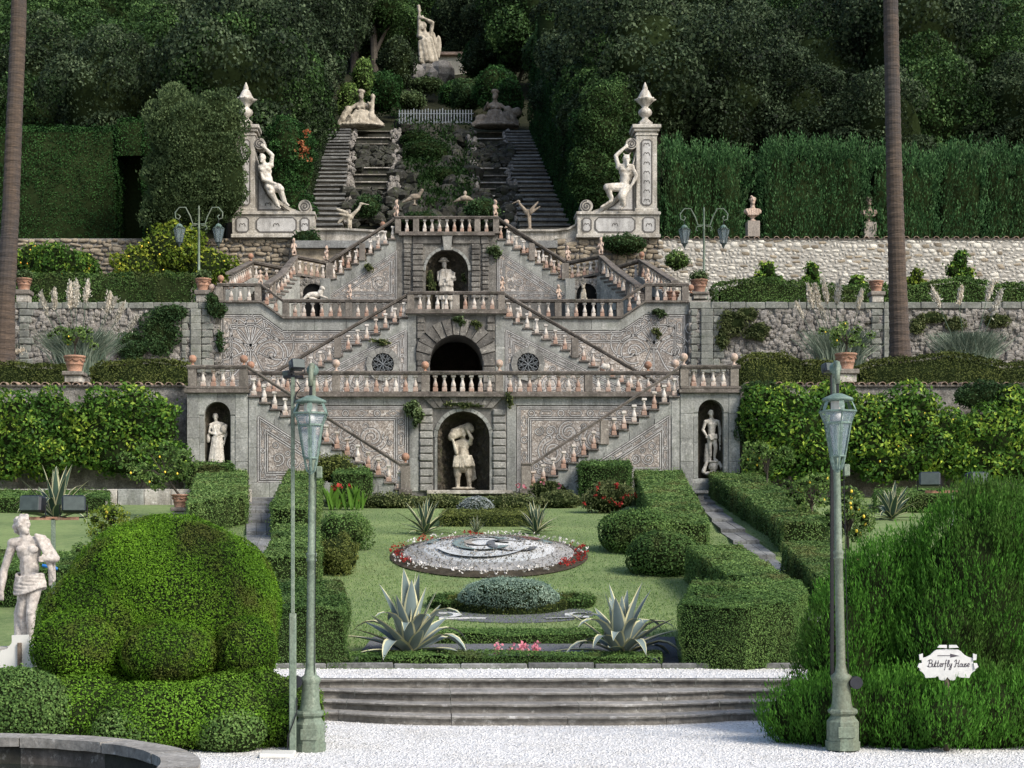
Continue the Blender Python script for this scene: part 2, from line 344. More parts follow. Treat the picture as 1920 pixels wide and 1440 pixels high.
m, ns, ls = mat('white_gravel'); b = ns['Principled BSDF']; co = coord(ns, ls); v = nd(ns, 'ShaderNodeTexVoronoi'); v.inputs['Scale'].default_value = 38; ls.new(co, v.inputs[0]); sp = ns.new('ShaderNodeSeparateColor'); ls.new(v.outputs['Color'], sp.inputs[0])
r = ramp(ns, [(.02, (.44, .425, .40)), (.25, (.61, .595, .57)), (.9, (.74, .725, .70))]); ls.new(sp.outputs[0], r.inputs[0])
s = ramp(ns, [(.5, (1, 1, 1)), (.75, (.80, .78, .74))]); ls.new(noise(ns, ls, co, .9, 7, .7), s.inputs[0]); c = mixc(ns, ls, 1., r.outputs[0], s.outputs[0], 'MULTIPLY'); ls.new(c, b.inputs['Base Color']); b.inputs['Roughness'].default_value = .95
bp = nd(ns, 'ShaderNodeBump'); bp.inputs['Strength'].default_value = .9; bp.inputs['Distance'].default_value = .03; ls.new(v.outputs['Distance'], bp.inputs['Height']); ls.new(bp.outputs[0], b.inputs['Normal']); M['gravel'] = m
def ground(name, a, b_, c_, sc=6, bump=.6):
    m, ns, ls = mat(name); b = ns['Principled BSDF']; co = coord(ns, ls); r = ramp(ns, [(.3, a), (.5, b_), (.72, c_)]); ls.new(noise(ns, ls, co, sc, 8, .75), r.inputs[0])
    s = ramp(ns, [(.35, (.75, .78, .75)), (.65, (1.15, 1.12, 1.05))]); ls.new(noise(ns, ls, co, .35, 5, .6), s.inputs[0]); ls.new(mixc(ns, ls, 1., r.outputs[0], s.outputs[0], 'MULTIPLY'), b.inputs['Base Color']); b.inputs['Roughness'].default_value = 1; b.inputs['Specular IOR Level'].default_value = .1
    bp = nd(ns, 'ShaderNodeBump'); bp.inputs['Strength'].default_value = bump; bp.inputs['Distance'].default_value = .05; ls.new(noise(ns, ls, co, sc * 4, 6, .7), bp.inputs['Height']); ls.new(bp.outputs[0], b.inputs['Normal']); return m
M['lawn'] = ground('lawn_turf', (.11, .16, .062), (.16, .215, .088), (.22, .25, .12), 5)
M['soil'] = ground('dark_soil', (.03, .025, .018), (.055, .045, .032), (.09, .075, .055))
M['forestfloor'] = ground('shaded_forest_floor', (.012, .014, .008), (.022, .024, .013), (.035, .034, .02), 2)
M['slate'] = ground('slate_chippings', (.07, .075, .085), (.13, .135, .15), (.21, .215, .23), 30)
M['bedgravel'] = ground('brown_flowerbed_gravel', (.16, .13, .11), (.30, .265, .24), (.52, .49, .46), 22)
M['whitegravel'] = ground('white_marble_chippings', (.40, .40, .40), (.58, .58, .59), (.74, .74, .74), 26)
M['bluegravel'] = ground('blue_grey_chippings', (.12, .17, .17), (.20, .26, .26), (.30, .35, .35), 26)
M['redgravel'] = ground('red_brown_chippings', (.13, .06, .05), (.21, .10, .085), (.31, .17, .14), 26)
M['core'] = flat('painted_inner_shade', (.015, .022, .008), 1, var=.4, sc=5, spec=0)  # filler inside foliage; near-black colour stands in for the shade between leaves
M['barkm'] = stone('oak_bark', (.05, .04, .03), (.10, .085, .065), stain=.4)
M['yew'] = leafmat('yew_needles', (0.045, 0.101, 0.010), (0.116, 0.242, 0.017), (0.219, 0.404, 0.032), patch=(.085, .085, .022), psc=1.6)
M['yew2'] = leafmat('yew_skirt_needles', (0.041, 0.097, 0.010), (0.106, 0.220, 0.020), (0.192, 0.360, 0.037), patch=(.09, .10, .03), psc=.8)
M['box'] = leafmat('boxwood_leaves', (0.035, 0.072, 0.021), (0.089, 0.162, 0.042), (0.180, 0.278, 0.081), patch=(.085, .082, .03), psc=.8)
M['boxl'] = leafmat('pale_boxwood_leaves', (0.048, 0.091, 0.027), (0.119, 0.196, 0.054), (0.221, 0.314, 0.102), patch=(.13, .13, .045), psc=.8)  # lighter leaf colours than plain boxwood, for the path hedges
M['boxo'] = leafmat('olive_boxwood_leaves', (0.045, 0.060, 0.018), (0.098, 0.120, 0.030), (0.173, 0.188, 0.053))
M['thuja'] = leafmat('thuja_sprays', (0.023, 0.067, 0.010), (0.062, 0.173, 0.021), (0.130, 0.309, 0.040), patch=(.06, .10, .022), psc=.8)
M['cyp'] = leafmat('cypress_hedge_sprays', (0.015, 0.041, 0.014), (0.041, 0.100, 0.034), (0.090, 0.181, 0.065), patch=(.05, .075, .03), psc=.8)
M['ilex'] = leafmat('holm_oak_leaves', (0.006, 0.010, 0.005), (0.031, 0.050, 0.022), (0.119, 0.157, 0.083), trans=.15)
M['ilexg'] = leafmat('green_holm_oak_leaves', (0.007, 0.015, 0.004), (0.034, 0.072, 0.020), (0.113, 0.192, 0.061), trans=.15)
M['laurel'] = leafmat('laurel_leaves', (0.037, 0.061, 0.024), (0.091, 0.133, 0.053), (0.194, 0.254, 0.112))
M['hedged'] = leafmat('dark_hedge_leaves', (0.009, 0.026, 0.007), (0.029, 0.076, 0.020), (0.068, 0.155, 0.040))
M['citrus'] = leafmat('citrus_leaves', (0.024, 0.065, 0.012), (0.084, 0.174, 0.027), (0.400, 0.499, 0.066), rough=.4)
M['citrusb'] = leafmat('bright_citrus_leaves', (0.045, 0.085, 0.012), (0.119, 0.174, 0.020), (0.327, 0.347, 0.045), rough=.4)
M['lemonl'] = leafmat('lemon_tree_leaves', (0.054, 0.102, 0.026), (0.114, 0.186, 0.048), (0.228, 0.300, 0.090), rough=.45)
M['ivy'] = leafmat('ivy_leaves', (0.016, 0.038, 0.014), (0.042, 0.080, 0.029), (0.088, 0.144, 0.051))
M['weed'] = leafmat('wild_shrub_leaves', (0.056, 0.075, 0.025), (0.119, 0.138, 0.053), (0.206, 0.213, 0.094))
M['silver'] = leafmat('silver_santolina', (.17, .20, .19), (.31, .34, .33), (.47, .49, .48))
M['santo'] = leafmat('grey_green_santolina', (0.119, 0.182, 0.140), (0.224, 0.308, 0.238), (0.364, 0.448, 0.350))
M['pampas'] = leafmat('pampas_blades', (0.092, 0.133, 0.092), (0.204, 0.252, 0.180), (0.356, 0.396, 0.290))
M['plume'] = leafmat('pampas_plumes', (.48, .43, .34), (.64, .59, .50), (.78, .74, .66), trans=.35)
M['canna'] = leafmat('canna_leaves', (0.070, 0.150, 0.020), (0.130, 0.240, 0.040), (0.220, 0.340, 0.070))
M['agave'] = None
M['red'] = leafmat('red_petals', (.22, .02, .015), (.33, .035, .028), (.45, .07, .055))
M['pink'] = leafmat('pink_petals', (.50, .14, .18), (.62, .22, .27), (.75, .38, .42))
M['wpetal'] = leafmat('white_petals', (.55, .52, .48), (.70, .66, .62), (.80, .78, .75))
M['lemon'] = flat('lemon_skin', (.72, .52, .05), .45, var=.12)
M['orange'] = flat('orange_skin', (.72, .36, .03), .45, var=.15)
M['rust'] = leafmat('rusty_leaves', (.16, .05, .02), (.26, .09, .04), (.36, .16, .08))
M['grass'] = leafmat('lawn_grass', (0.078, 0.149, 0.045), (0.155, 0.239, 0.080), (0.279, 0.330, 0.133), patch=(.20, .205, .105), psc=.55)

M['nose'] = stone('pale_step_edge', (.22, .205, .18), (.33, .31, .28), stain=.5, sc=2.4, light=(.47, .455, .425), rnd=.1, streak=False)
M['stepf'] = stone('front_step_stone', (.17, .155, .135), (.28, .26, .23), dark=(.055, .048, .042), stain=.7, sc=1.8, light=(.46, .44, .40), rnd=.12, bump=.35, streak=False)
def tufts(P, N, ln, k, rg, lat=.22, lean=.35):
    n = len(P); ax = nrm(np.array([0, 0, 1.]) + N * lean + rg.normal(0, .16, (n, 3))); L = ln * rg.uniform(.6, 1.3, (n, 1)); t = np.tile(np.linspace(0, 1, k), n)[:, None]; A = np.repeat(ax, k, 0)
    Q = np.repeat(P, k, 0) + A * np.repeat(L, k, 0) * t + rg.normal(0, 1, (n * k, 3)) * np.repeat(L, k, 0) * lat * (1.05 - t) * .6
    return Q, nrm(np.repeat(N, k, 0) * .6 + A * .5 + rg.normal(0, .4, (n * k, 3))), np.clip(np.repeat(rg.uniform(.05, .6, n), k) + .3 * t[:, 0] + rg.normal(0, .1, n * k), 0, 1)
M['bedmix'] = ground('speckled_bed_chippings', (.20, .18, .17), (.36, .345, .34), (.58, .57, .57), 24)
M['mortar'] = stone('lime_mortar', (.30, .28, .24), (.42, .395, .345), stain=.3, sc=2)
# ------------------------------------------------------------------ sculpted figures: joints in photo pixels at a given depth, fused into one skin
def fused(prims, D, voxel, smooth=2, seed=0, rough=0.):
    k = D / F; mb = MB()
    q = lambda p: (p[0] * k, p[2] * k, -p[1] * k)
    for pr in prims:
        if pr[0] == 'c':
            _, a, ra, b, rb = pr; A, B = Vector(q(a)), Vector(q(b)); ra *= k; rb *= k; mb.sphere(A, ra, 10, 7); mb.sphere(B, rb, 10, 7)
            if (B - A).length > 1e-5: mb.tube([A, B], [ra, rb], 10)
        else:
            _, c, r = pr; mb.sphere(q(c), (r[0] * k, r[1] * k, r[2] * k), 14, 9)
    me = mb.mesh('tmp', []) if False else None
    me = bpy.data.meshes.new('tmp'); me.from_pydata(mb.v, [], mb.f); o = bpy.data.objects.new('tmp', me); COL.objects.link(o)
    m = o.modifiers.new('r', 'REMESH'); m.mode = 'VOXEL'; m.voxel_size = voxel * k; m.use_smooth_shade = True
    s = o.modifiers.new('s', 'SMOOTH'); s.iterations = smooth; s.factor = .5
    dg = bpy.context.evaluated_depsgraph_get(); out = bpy.data.meshes.new_from_object(o.evaluated_get(dg)); bpy.data.objects.remove(o); bpy.data.meshes.remove(me)
    if rough:
        n = len(out.vertices); co = np.empty(n * 3, np.float32); out.vertices.foreach_get('co', co); co = co.reshape(-1, 3); nn = np.empty(n * 3, np.float32); out.vertices.foreach_get('normal', nn); nn = nn.reshape(-1, 3)
        co = co + nn * ((vnoise(co.astype(float), 1 / (voxel * k * 4), seed) - .5) * rough * k)[:, None]; out.vertices.foreach_set('co', co.astype(np.float32).ravel())
    out.polygons.foreach_set('use_smooth', [True] * len(out.polygons)); return out
def hum(J, u, face=(0, -1), hair=1, female=False, hands=True, bulk=1., legs=True):
    P = []; c = lambda a, ra, b, rb: P.append(('c', J[a] if isinstance(a, str) else a, ra * u, J[b] if isinstance(b, str) else b, rb * u)); e = lambda p, r: P.append(('e', p, tuple(x * u for x in r)))
    L = lambda a, b, t: tuple(x + (y - x) * t for x, y in zip(J[a] if isinstance(a, str) else a, J[b] if isinstance(b, str) else b)); k = bulk
    hd = J['head']; f = (face[0], face[1]); off = lambda p, a, b_, z: (p[0] + u * a, p[1] - u * z, p[2] + u * b_)
    e(hd, (.046, .054, .066)); e(off(hd, f[0] * .014, f[1] * .014, -.03), (.036, .042, .04)); e(off(hd, f[0] * .052, f[1] * .052, -.008), (.011, .011, .018)); e(off(hd, f[0] * .042, f[1] * .042, .016), (.026, .02, .009)); e(off(hd, f[0] * .044, f[1] * .044, -.038), (.017, .012, .008)); e(off(hd, f[0] * .04, f[1] * .04, -.058), (.016, .016, .012))
    rgh = random.Random(int(u * 10))
    if hair:
        for i in range(60):
            a = i * 2.39996; z = -.25 + 1.2 * (i + .5) / 60; ca = math.sqrt(max(0, 1 - z * z)); vx, vy = ca * math.cos(a), ca * math.sin(a)
            if vx * f[0] + vy * f[1] > .45 and z < .62: continue
            p = off(hd, .047 * vx, .055 * vy, .063 * z); r = rgh.uniform(.011, .017); e(p, (r, r, r))
    c('neck', .04, hd, .034); c(L('neck', 'chest', .1), .042, 'neck', .038); ch, hp = J['chest'], J['hip']
    e(ch, (.092 * k, .066 * k, .085)); e(L('chest', 'neck', .45), (.098 * k, .055 * k, .05)); e(L('chest', 'hip', .5), (.076 * k, .058 * k, .075)); e(hp, (.09 * k, .066 * k, .062)); c(L('chest', 'hip', .25), .07 * k, L('chest', 'hip', .8), .068 * k)
    for s in (-1, 1):
        if female: e((ch[0] + s * .042 * u, ch[1] - .012 * u, ch[2] - .055 * u), (.034, .03, .032))
        else: e((ch[0] + s * .043 * u, ch[1] - .02 * u, ch[2] - .05 * u), (.045, .022, .03))
    for s, el, h, jn in (('sl', 'el', 'hl', 'l'), ('sr', 'er', 'hr', 'r')):
        c(L('neck', 'chest', .3), .05, s, .042); e(J[s], (.045, .042, .042)); c(s, .037, el, .029); c(el, .03, L(el, h, .35), .031); c(L(el, h, .35), .031, h, .02)
        if hands:
            d = Vector(J[h]) - Vector(J[el]); d.normalize(); w = Vector((d.y, -d.x, 0)) if abs(d.z) < .9 else Vector((1, 0, 0)); w.normalize(); H = Vector(J[h]); pc = H + d * (.03 * u); e(tuple(pc), (.023, .018, .025))
            for q in range(4): b0 = pc + d * (.018 * u) + w * ((q - 1.5) * .0115 * u); P.append(('c', tuple(b0), .0082 * u, tuple(b0 + d * (.03 * u) + Vector((0, 0, .01 * u))), .0065 * u))
            b0 = H + d * (.015 * u) - w * (.02 * u); P.append(('c', tuple(b0), .009 * u, tuple(b0 + d * (.025 * u) - w * (.015 * u)), .007 * u))
    if legs:
        for j, kn, an, to in (('jl', 'kl', 'al', 'tl'), ('jr', 'kr', 'ar', 'tr')):
            e(J[j], (.055, .058, .06)); c(j, .055, kn, .036); e(J[kn], (.036, .038, .038)); c(kn, .034, L(kn, an, .33), .037); c(L(kn, an, .33), .037, an, .021); c(an, .024, to, .017); e(J[an], (.024, .028, .02))
    return P
def joints(**k): return k
def folds(P, a0, a1, b0, b1, n, r0, r1, d0=0., d1=0., seed=0, wav=1.):
    rg = random.Random(seed)
    for i in range(n):
        t = (i + .5) / n; dp = math.sin(math.pi * t); p = tuple(x + (y - x) * t for x, y in zip(a0, a1)); q = tuple(x + (y - x) * t for x, y in zip(b0, b1)); p = (p[0], p[1], p[2] - d0 * dp); q = (q[0] + rg.uniform(-wav, wav), q[1] + rg.uniform(-wav, wav), q[2] - d1 * dp)
        P.append(('c', p, r0 * rg.uniform(.7, 1.2), q, r1 * rg.uniform(.7, 1.3)))
def statue(name, label, P, D, base, m, voxel, cat='statue', smooth=2, rough=0., group=None, part='figure'):
    sh = [('c', (a[0] - base[0], a[1] - base[1], a[2]), ra, (b[0] - base[0], b[1] - base[1], b[2]), rb) if t == 'c' else None for (t, a, ra, b, rb) in [p for p in P if p[0] == 'c']] + [('e', (c[0] - base[0], c[1] - base[1], c[2]), r) for (t, c, r) in [p for p in P if p[0] == 'e']]
    me = fused(sh, D, voxel, smooth, 1, rough); me.name = part; me.materials.append(m); root = thing(name, label, cat, Wp_(base[0], base[1], D), group); o = link(part, me, root); o.matrix_parent_inverse = Matrix(); return root
Wp_ = lambda px, py, D: tuple(W(px, py, D))
# --- marble youth at the left edge
J = joints(head=(44, 985, -2), neck=(47, 1008, 2), chest=(54, 1035, 0), hip=(56, 1092, 0), sl=(24, 1019, 2), el=(6, 1070, 4), hl=(4, 1106, -4), sr=(84, 1018, 2), er=(106, 1047, -4), hr=(93, 1048, -24), jl=(45, 1100, 0), kl=(40, 1152, 4), al=(46, 1198, 10), tl=(40, 1208, -6), jr=(66, 1100, 0), kr=(60, 1148, -10), ar=(60, 1198, -4), tr=(66, 1209, -24))
P = hum(J, 250, (.85, -.5)); 
for i in range(7):
    q = [(56 + (25 + i * .7) * math.cos(a), 1078 + i * 4.6 + 3 * math.sin(a * 2 + i) + (a > 3.14) * math.sin(a) * -3 - 5 * math.cos(a) * i / 6, (18 + i * .5) * math.sin(a)) for a in [k * 6.2832 / 14 for k in range(15)]]
    for a, b in zip(q[:-1], q[1:]): P.append(('c', a, 3.4 - .1 * i, b, 3.4 - .1 * i))
[P.append(('c', (70 + i * 4.5, 1004 + i, -8 + i * 2), 4.2, (86 + i * 3, 1034 + i * 3, -17 + i * 2), 3.6)) for i in range(4)]; [P.append(('c', (86 + i * 3, 1034 + i * 3, -17 + i * 2), 3.4, (92 + i * 3, 1060 + i * 8, -10 + i * 2), 2.4)) for i in range(4)]; folds(P, (88, 1040, 6), (100, 1048, 6), (90, 1098, 4), (102, 1086, 6), 5, 4, 2.5, seed=2); P.append(('c', (30, 1150, 14), 8, (36, 1208, 14), 13)); P.append(('c', (34, 1128, 14), 6, (30, 1150, 14), 8)); P.append(('e', (50, 1214, 4), (40, 26, 6)))
[P.append(('e', (43 + 17 * math.cos(i * .36 + 1.2), 984 - 17 * math.sin(i * .36 + 1.2) + (i % 2) * 2, 3 + (i % 3) * 4), (5, 5, 5.5))) for i in range(9)]
fgstat = statue('marble_statue', 'pale marble youth in a loincloth at the left picture edge', P, 23.0, (50, 1216), M['marble'], 1.3, rough=.5, smooth=5)
# --- draped woman, left niche
J = joints(head=(404, 781, 0), neck=(405, 791, 1), chest=(407, 801, 0), hip=(408, 822, 0), sl=(396, 797, 0), el=(393, 811, -3), hl=(404, 815, -10), sr=(418, 796, 0), er=(424, 811, -4), hr=(414, 814, -10), jl=(404, 826, 0), kl=(402, 845, -3), al=(402, 862, 0), tl=(400, 867, -6), jr=(412, 826, 0), kr=(413, 845, -1), ar=(412, 862, 0), tr=(413, 867, -6))
P = hum(J, 94, (-.2, -.95), female=True); P.append(('c', (408, 822, 0), 9.5, (407, 862, 0), 13)); folds(P, (399, 820, -6), (417, 820, -6), (393, 866, -8), (421, 866, -8), 11, 2.0, 2.4, 4, 5, 3, .8); folds(P, (397, 802, -6), (416, 800, -6), (402, 822, -8), (420, 818, -6), 5, 2, 1.8, 2, 2, 4); P += [('e', (420, 806, -8), (7, 5, 8)), ('e', (424, 800, -8), (4, 4, 5)), ('e', (391, 822, -2), (4, 3, 9)), ('c', (424, 815, -4), 3, (420, 835, -4), 1.5), ('e', (407, 868, 0), (15, 10, 3))]
statue('niche_statue', 'draped woman statue carrying a bundle in the left niche', P, 66.5, (407, 892), M['statue'], .95, rough=.5)
# --- nude youth, right niche, on a scrolled pedestal
J = joints(head=(1333, 775, 0), neck=(1334, 785, 1), chest=(1335, 797, 0), hip=(1334, 818, 0), sl=(1323, 791, 0), el=(1318, 806, 2), hl=(1324, 817, -4), sr=(1346, 791, 0), er=(1352, 807, 0), hr=(1350, 822, -2), jl=(1330, 821, 0), kl=(1331, 841, -2), al=(1332, 860, 0), tl=(1330, 864, -6), jr=(1339, 821, 0), kr=(1341, 841, -4), ar=(1339, 860, -1), tr=(1344, 864, -7))
P = hum(J, 95, (.25, -.95)); folds(P, (1327, 817, -7), (1343, 815, -7), (1330, 824, -8), (1344, 822, -7), 5, 2.2, 2, seed=5); folds(P, (1346, 790, -5), (1349, 792, -2), (1351, 845, 2), (1354, 842, 4), 4, 1.8, 1.6, seed=6); P += [('c', (1327, 835, 4), 5, (1326, 864, 4), 6), ('e', (1336, 866, 0), (15, 9, 2.5)), ('c', (1324, 868, -4), 3, (1318, 884, -5), 4), ('c', (1348, 868, -4), 3, (1356, 884, -5), 4), ('e', (1337, 875, -1), (9, 8, 9)), ('e', (1337, 888, 0), (18, 10, 5))]
statue('niche_statue', 'nude youth statue leaning on a stump in the right niche', P, 66.5, (1336, 893), M['statue'], .95, rough=.5)
# --- porter with sack, centre niche
J = joints(head=(869, 812, -4), neck=(868, 824, -1), chest=(867, 838, 0), hip=(868, 862, 0), sl=(854, 832, -2), el=(856, 850, -14), hl=(849, 826, -14), sr=(881, 831, 0), er=(884, 822, -10), hr=(876, 808, -12), jl=(861, 868, 0), kl=(858, 888, -3), al=(859, 908, 0), tl=(857, 914, -8), jr=(876, 868, 0), kr=(879, 888, -2), ar=(880, 908, 0), tr=(882, 914, -8))
P = hum(J, 122, (.2, -.95), bulk=1.15); P += [('c', (848, 818, -10), 8, (880, 803, 2), 9), ('c', (852, 812, -8), 9, (878, 800, 0), 8), ('e', (846, 820, -10), (7, 7, 8)), ('e', (882, 806, 0), (8, 7, 6)), ('e', (866, 803, -4), (9, 7, 6))]
folds(P, (852, 856, -8), (884, 856, -8), (848, 876, -10), (890, 874, -10), 10, 3.2, 2.6, 3, 4, 7, 1); P.append(('c', (868, 850, 0), 12, (868, 872, 0), 15)); folds(P, (882, 860, 6), (888, 864, 6), (886, 900, 8), (892, 896, 8), 3, 3, 2.5, seed=8)
for x in (858, 879): P += [('c', (x, 872, 0), 8.5, (x, 889, -1), 7.5), ('e', (x, 890, -1), (7, 7, 3)), ('c', (x, 892, -1), 5.5, (x + (1 if x > 868 else 0), 910, 0), 4.2), ('e', (x, 893, -1), (6.5, 6.5, 2.5))]
P.append(('e', (869, 916, 0), (24, 14, 3))); statue('porter_statue', 'stone porter carrying a sack on his shoulders in the big niche', P, 69.0, (869, 919.5), M['statue2'], 1.15, rough=.6)
# --- hatted peasant, upper niche
J = joints(head=(833, 497, -3), neck=(834, 506, 0), chest=(836, 517, 0), hip=(837, 541, 0), sl=(823, 512, 0), el=(822, 526, -5), hl=(836, 524, -11), sr=(847, 512, 0), er=(853, 525, -5), hr=(842, 527, -11), jl=(832, 546, 0), kl=(830, 562, -3), al=(830, 580, 0), tl=(828, 585, -6), jr=(843, 546, 0), kr=(845, 562, -3), ar=(846, 580, 0), tr=(848, 585, -6))
P = hum(J, 100, (.4, -.9), hair=0, bulk=1.2); P += [('e', (832, 490, -1), (11, 11, 2.4)), ('e', (832, 487, -1), (7.5, 7.5, 4.5)), ('e', (849, 522, -9), (6, 5, 4)), ('c', (851, 518, -10), 2.2, (852, 514, -12), 1.6)]; folds(P, (826, 508, -6), (845, 508, -6), (823, 536, -7), (850, 536, -7), 7, 2.5, 2.8, 2, 3, 9); folds(P, (826, 536, -5), (848, 536, -5), (822, 562, -6), (852, 562, -6), 8, 2.6, 2.6, 3, 4, 10); P.append(('e', (838, 588, 0), (20, 12, 4)))
statue('peasant_statue', 'peasant statue in a broad hat holding a bird in the upper niche', P, 91.9, (838, 590), M['statue'], 1.0, rough=.4)
# --- satyrs on the pillars
J = joints(head=(1174, 300, -4), neck=(1172, 309, -2), chest=(1172, 322, 0), hip=(1170, 349, 0), sl=(1160, 313, 0), el=(1154, 293, -2), hl=(1171, 277, 0), sr=(1184, 313, 0), er=(1193, 331, -3), hr=(1182, 351, -10), jl=(1164, 352, -2), kl=(1136, 354, -12), al=(1145, 379, -10), tl=(1126, 391, -12), jr=(1173, 354, -3), kr=(1164, 373, -16), ar=(1168, 388, -8), tr=(1163, 394, -10))
P = hum(J, 128, (.35, -.9)); P += [('c', (1162, 352, -4), 9, (1137, 354, -12), 7.5), ('c', (1172, 354, -5), 9.5, (1164, 372, -15), 8), ('c', (1139, 358, -12), 6, (1145, 374, -10), 4.5), ('c', (1165, 374, -14), 6.5, (1168, 386, -9), 4.5), ('c', (1176, 306, -9), 2.5, (1175, 313, -10), 2.2), ('c', (1170, 291, -4), 1.5, (1168, 287, -5), 1), ('c', (1179, 291, -4), 1.5, (1182, 287, -5), 1)]
statue('satyr', 'white satyr seated against the right pillar, one arm raised', P, 94.7, (1165, 398), M['statue'], 1.15, rough=.9)
J = joints(head=(492, 298, -4), neck=(495, 308, -2), chest=(498, 322, 0), hip=(506, 350, 0), sl=(488, 314, 0), el=(494, 338, -6), hl=(519, 348, -12), sr=(508, 310, 0), er=(511, 292, -2), hr=(497, 278, -2), jl=(504, 352, -2), kl=(509, 358, -14), al=(522, 388, -8), tl=(526, 392, -12), jr=(512, 352, -2), kr=(527, 356, -14), ar=(534, 380, -10), tr=(542, 388, -12))
P = hum(J, 126, (-.3, -.95)); P += [('c', (505, 352, -3), 8.5, (510, 364, -12), 7.5), ('c', (513, 352, -3), 8.5, (527, 358, -13), 7.5), ('c', (510, 364, -12), 6, (521, 386, -8), 4.5), ('c', (527, 360, -12), 6, (534, 380, -10), 4.5)]
statue('satyr', 'white satyr sprawled down the left pillar buttress, one arm raised', P, 94.7, (515, 398), M['statue'], 1.15, rough=.9)
# --- reclining women at the head of the cascade
for lab, sg, cx, m in (('sunlit reclining goddess with a vessel left of the picket fence', 1, 677, 'statue2'), ('shaded reclining goddess right of the picket fence', -1, 928, 'statue3')):  # right-hand figure takes the darker stone, its shade painted in
    Q = lambda x, y, d: (cx + sg * x, y, d)
    J = joints(head=Q(0, 181, -2), neck=Q(0, 192, 0), chest=Q(-1, 204, 0), hip=Q(-2, 225, 0), sl=Q(-11, 198, 0), el=Q(-26, 208, -4), hl=Q(-32, 222, -8), sr=Q(11, 198, 0), er=Q(20, 208, -4), hr=Q(16, 200, -12), jl=Q(-4, 228, -2), kl=Q(-20, 222, -18), al=Q(-30, 234, -14), tl=Q(-34, 236, -20), jr=Q(4, 228, -2), kr=Q(20, 224, -16), ar=Q(34, 232, -10), tr=Q(40, 235, -14))
    P = hum(J, 100, (sg * .6, -.8), female=True); folds(P, Q(-10, 212, -10), Q(12, 212, -10), Q(-26, 236, -18), Q(22, 236, -18), 9, 3.5, 4, 3, 4, 11, 2); folds(P, Q(6, 226, -10), Q(24, 222, -12), Q(20, 238, -14), Q(44, 236, -10), 6, 4, 4, 2, 2, 12, 2); P += [('e', Q(0, 172, -1), (8, 7, 5)), ('c', Q(-24, 206, 0), 8, (cx - sg * 38, 234, 0), 9), ('e', Q(0, 238, -6), (46, 22, 5)), ('e', Q(-4, 232, 0), (30, 14, 10))]
    if sg > 0: P += [('c', Q(20, 214, -10), 5, Q(22, 190, -10), 4), ('e', Q(22, 184, -10), (4.5, 4.5, 6)), ('e', Q(20, 226, -14), (9, 8, 12))]
    else: P += [('c', Q(-42, 210, 0), 9, Q(-20, 214, 4), 8), ('e', Q(24, 226, -8), (14, 8, 10))]
    statue('goddess_statue', lab, P, 149.5, (cx, 242), M[m], 1.3, rough=1.6)
# --- tall trumpet statue
J = joints(head=(793, 50, -3), neck=(796, 62, 0), chest=(797, 73, 0), hip=(797, 96, 0), sl=(786, 68, -2), el=(786, 44, -8), hl=(786, 26, -6), sr=(807, 66, 2), er=(811, 44, -4), hr=(795, 38, -10), jl=(791, 100, 0), kl=(793, 118, -5), al=(796, 136, 0), tl=(794, 139, -5), jr=(803, 100, 0), kr=(808, 116, 6), ar=(814, 128, 12), tr=(818, 130, 10))
P = hum(J, 118, (-.4, -.9), female=True); folds(P, (786, 82, -8), (808, 74, -6), (788, 116, -8), (820, 114, 2), 10, 3.5, 3, 3, 4, 13, 2); folds(P, (808, 62, 6), (814, 64, 8), (812, 104, 10), (824, 104, 10), 7, 4, 3.5, 3, 3, 14, 2); P += [('c', (786, 30, -6), 2, (785, 14, -6), 3.5), ('e', (800, 142, 0), (18, 14, 6)), ('c', (800, 96, 2), 10, (812, 112, 4), 9), ('e', (822, 84, 10), (6, 5, 22))]
statue('trumpet_statue', 'towering ochre statue with raised arm among dark trees at the top', P, 184.0, (800, 146), M['statue2'], 1.3, rough=1.0)
mb = MB(); rg = random.Random(2)
for i in range(60): s = rg.uniform(.7, 1.7); mb.sphere((wx(rg.uniform(772, 830), 184), 184 + rg.uniform(-2, 3), wz(rg.uniform(144, 172), 184)), (s, s, s * .9), 7, 5)
rockm = mb
# --- bust on its plinth, small busts
def bust(label, px, py0, py1, D, m):
    root = thing('bust', label, 'bust', Wp_(px, py1, D)); u = 92.; P = [('e', (0, -70, -1), (5, 6, 7.5)), ('e', (0, -70 + 5, -4), (3.5, 3.5, 4)), ('c', (0, -62, 0), 4, (0, -54, 0), 5), ('e', (0, -50, 0), (13, 7, 6)), ('e', (-9, -49, 0), (8, 6, 6)), ('e', (9, -49, 0), (8, 6, 6)), ('e', (0, -45, -1), (12, 7, 7)), ('c', (0, -42, 0), 6, (0, -35, 0), 3), ('e', (0, -32, 0), (6.5, 6.5, 2)), ('e', (0, -70, -7), (1.2, 1.5, 2))]
    rg = random.Random(3)
    for i in range(14): a = rg.uniform(0, 6.28); P.append(('e', (5 * math.cos(a), -74 + rg.uniform(-3, 4), 5 * math.sin(a)), (2, 2, 2)))
    for i in range(6): P.append(('c', (-13 + i * 5, -52, -5), 2, (-9 + i * 3.5, -42, -7), 1.8))
    me = fused(P, D, .9, 2, 1, .5); me.materials.append(m); o = link('bust_figure', me, root); o.matrix_parent_inverse = Matrix()
    k = D / F; jit(MB().box(root.location.x - 11.5 * k, root.location.x + 11.5 * k, D - .36, D + .36, wz(py1, D), wz(py1 - 30, D), .03), .008).build('plinth', M['post2'], root)
M['post2'] = stone('pinkish_plinth_stone', (.26, .22, .18), (.38, .33, .28), stain=.5)
bust('marble bust with pinkish drapery on a plinth above the rubble wall', 1411, 365, 446, 96.6, M['putto']); bust('half hidden bust between cypress hedges behind the palm', 1629, 372, 448, 98.7, M['putto'])
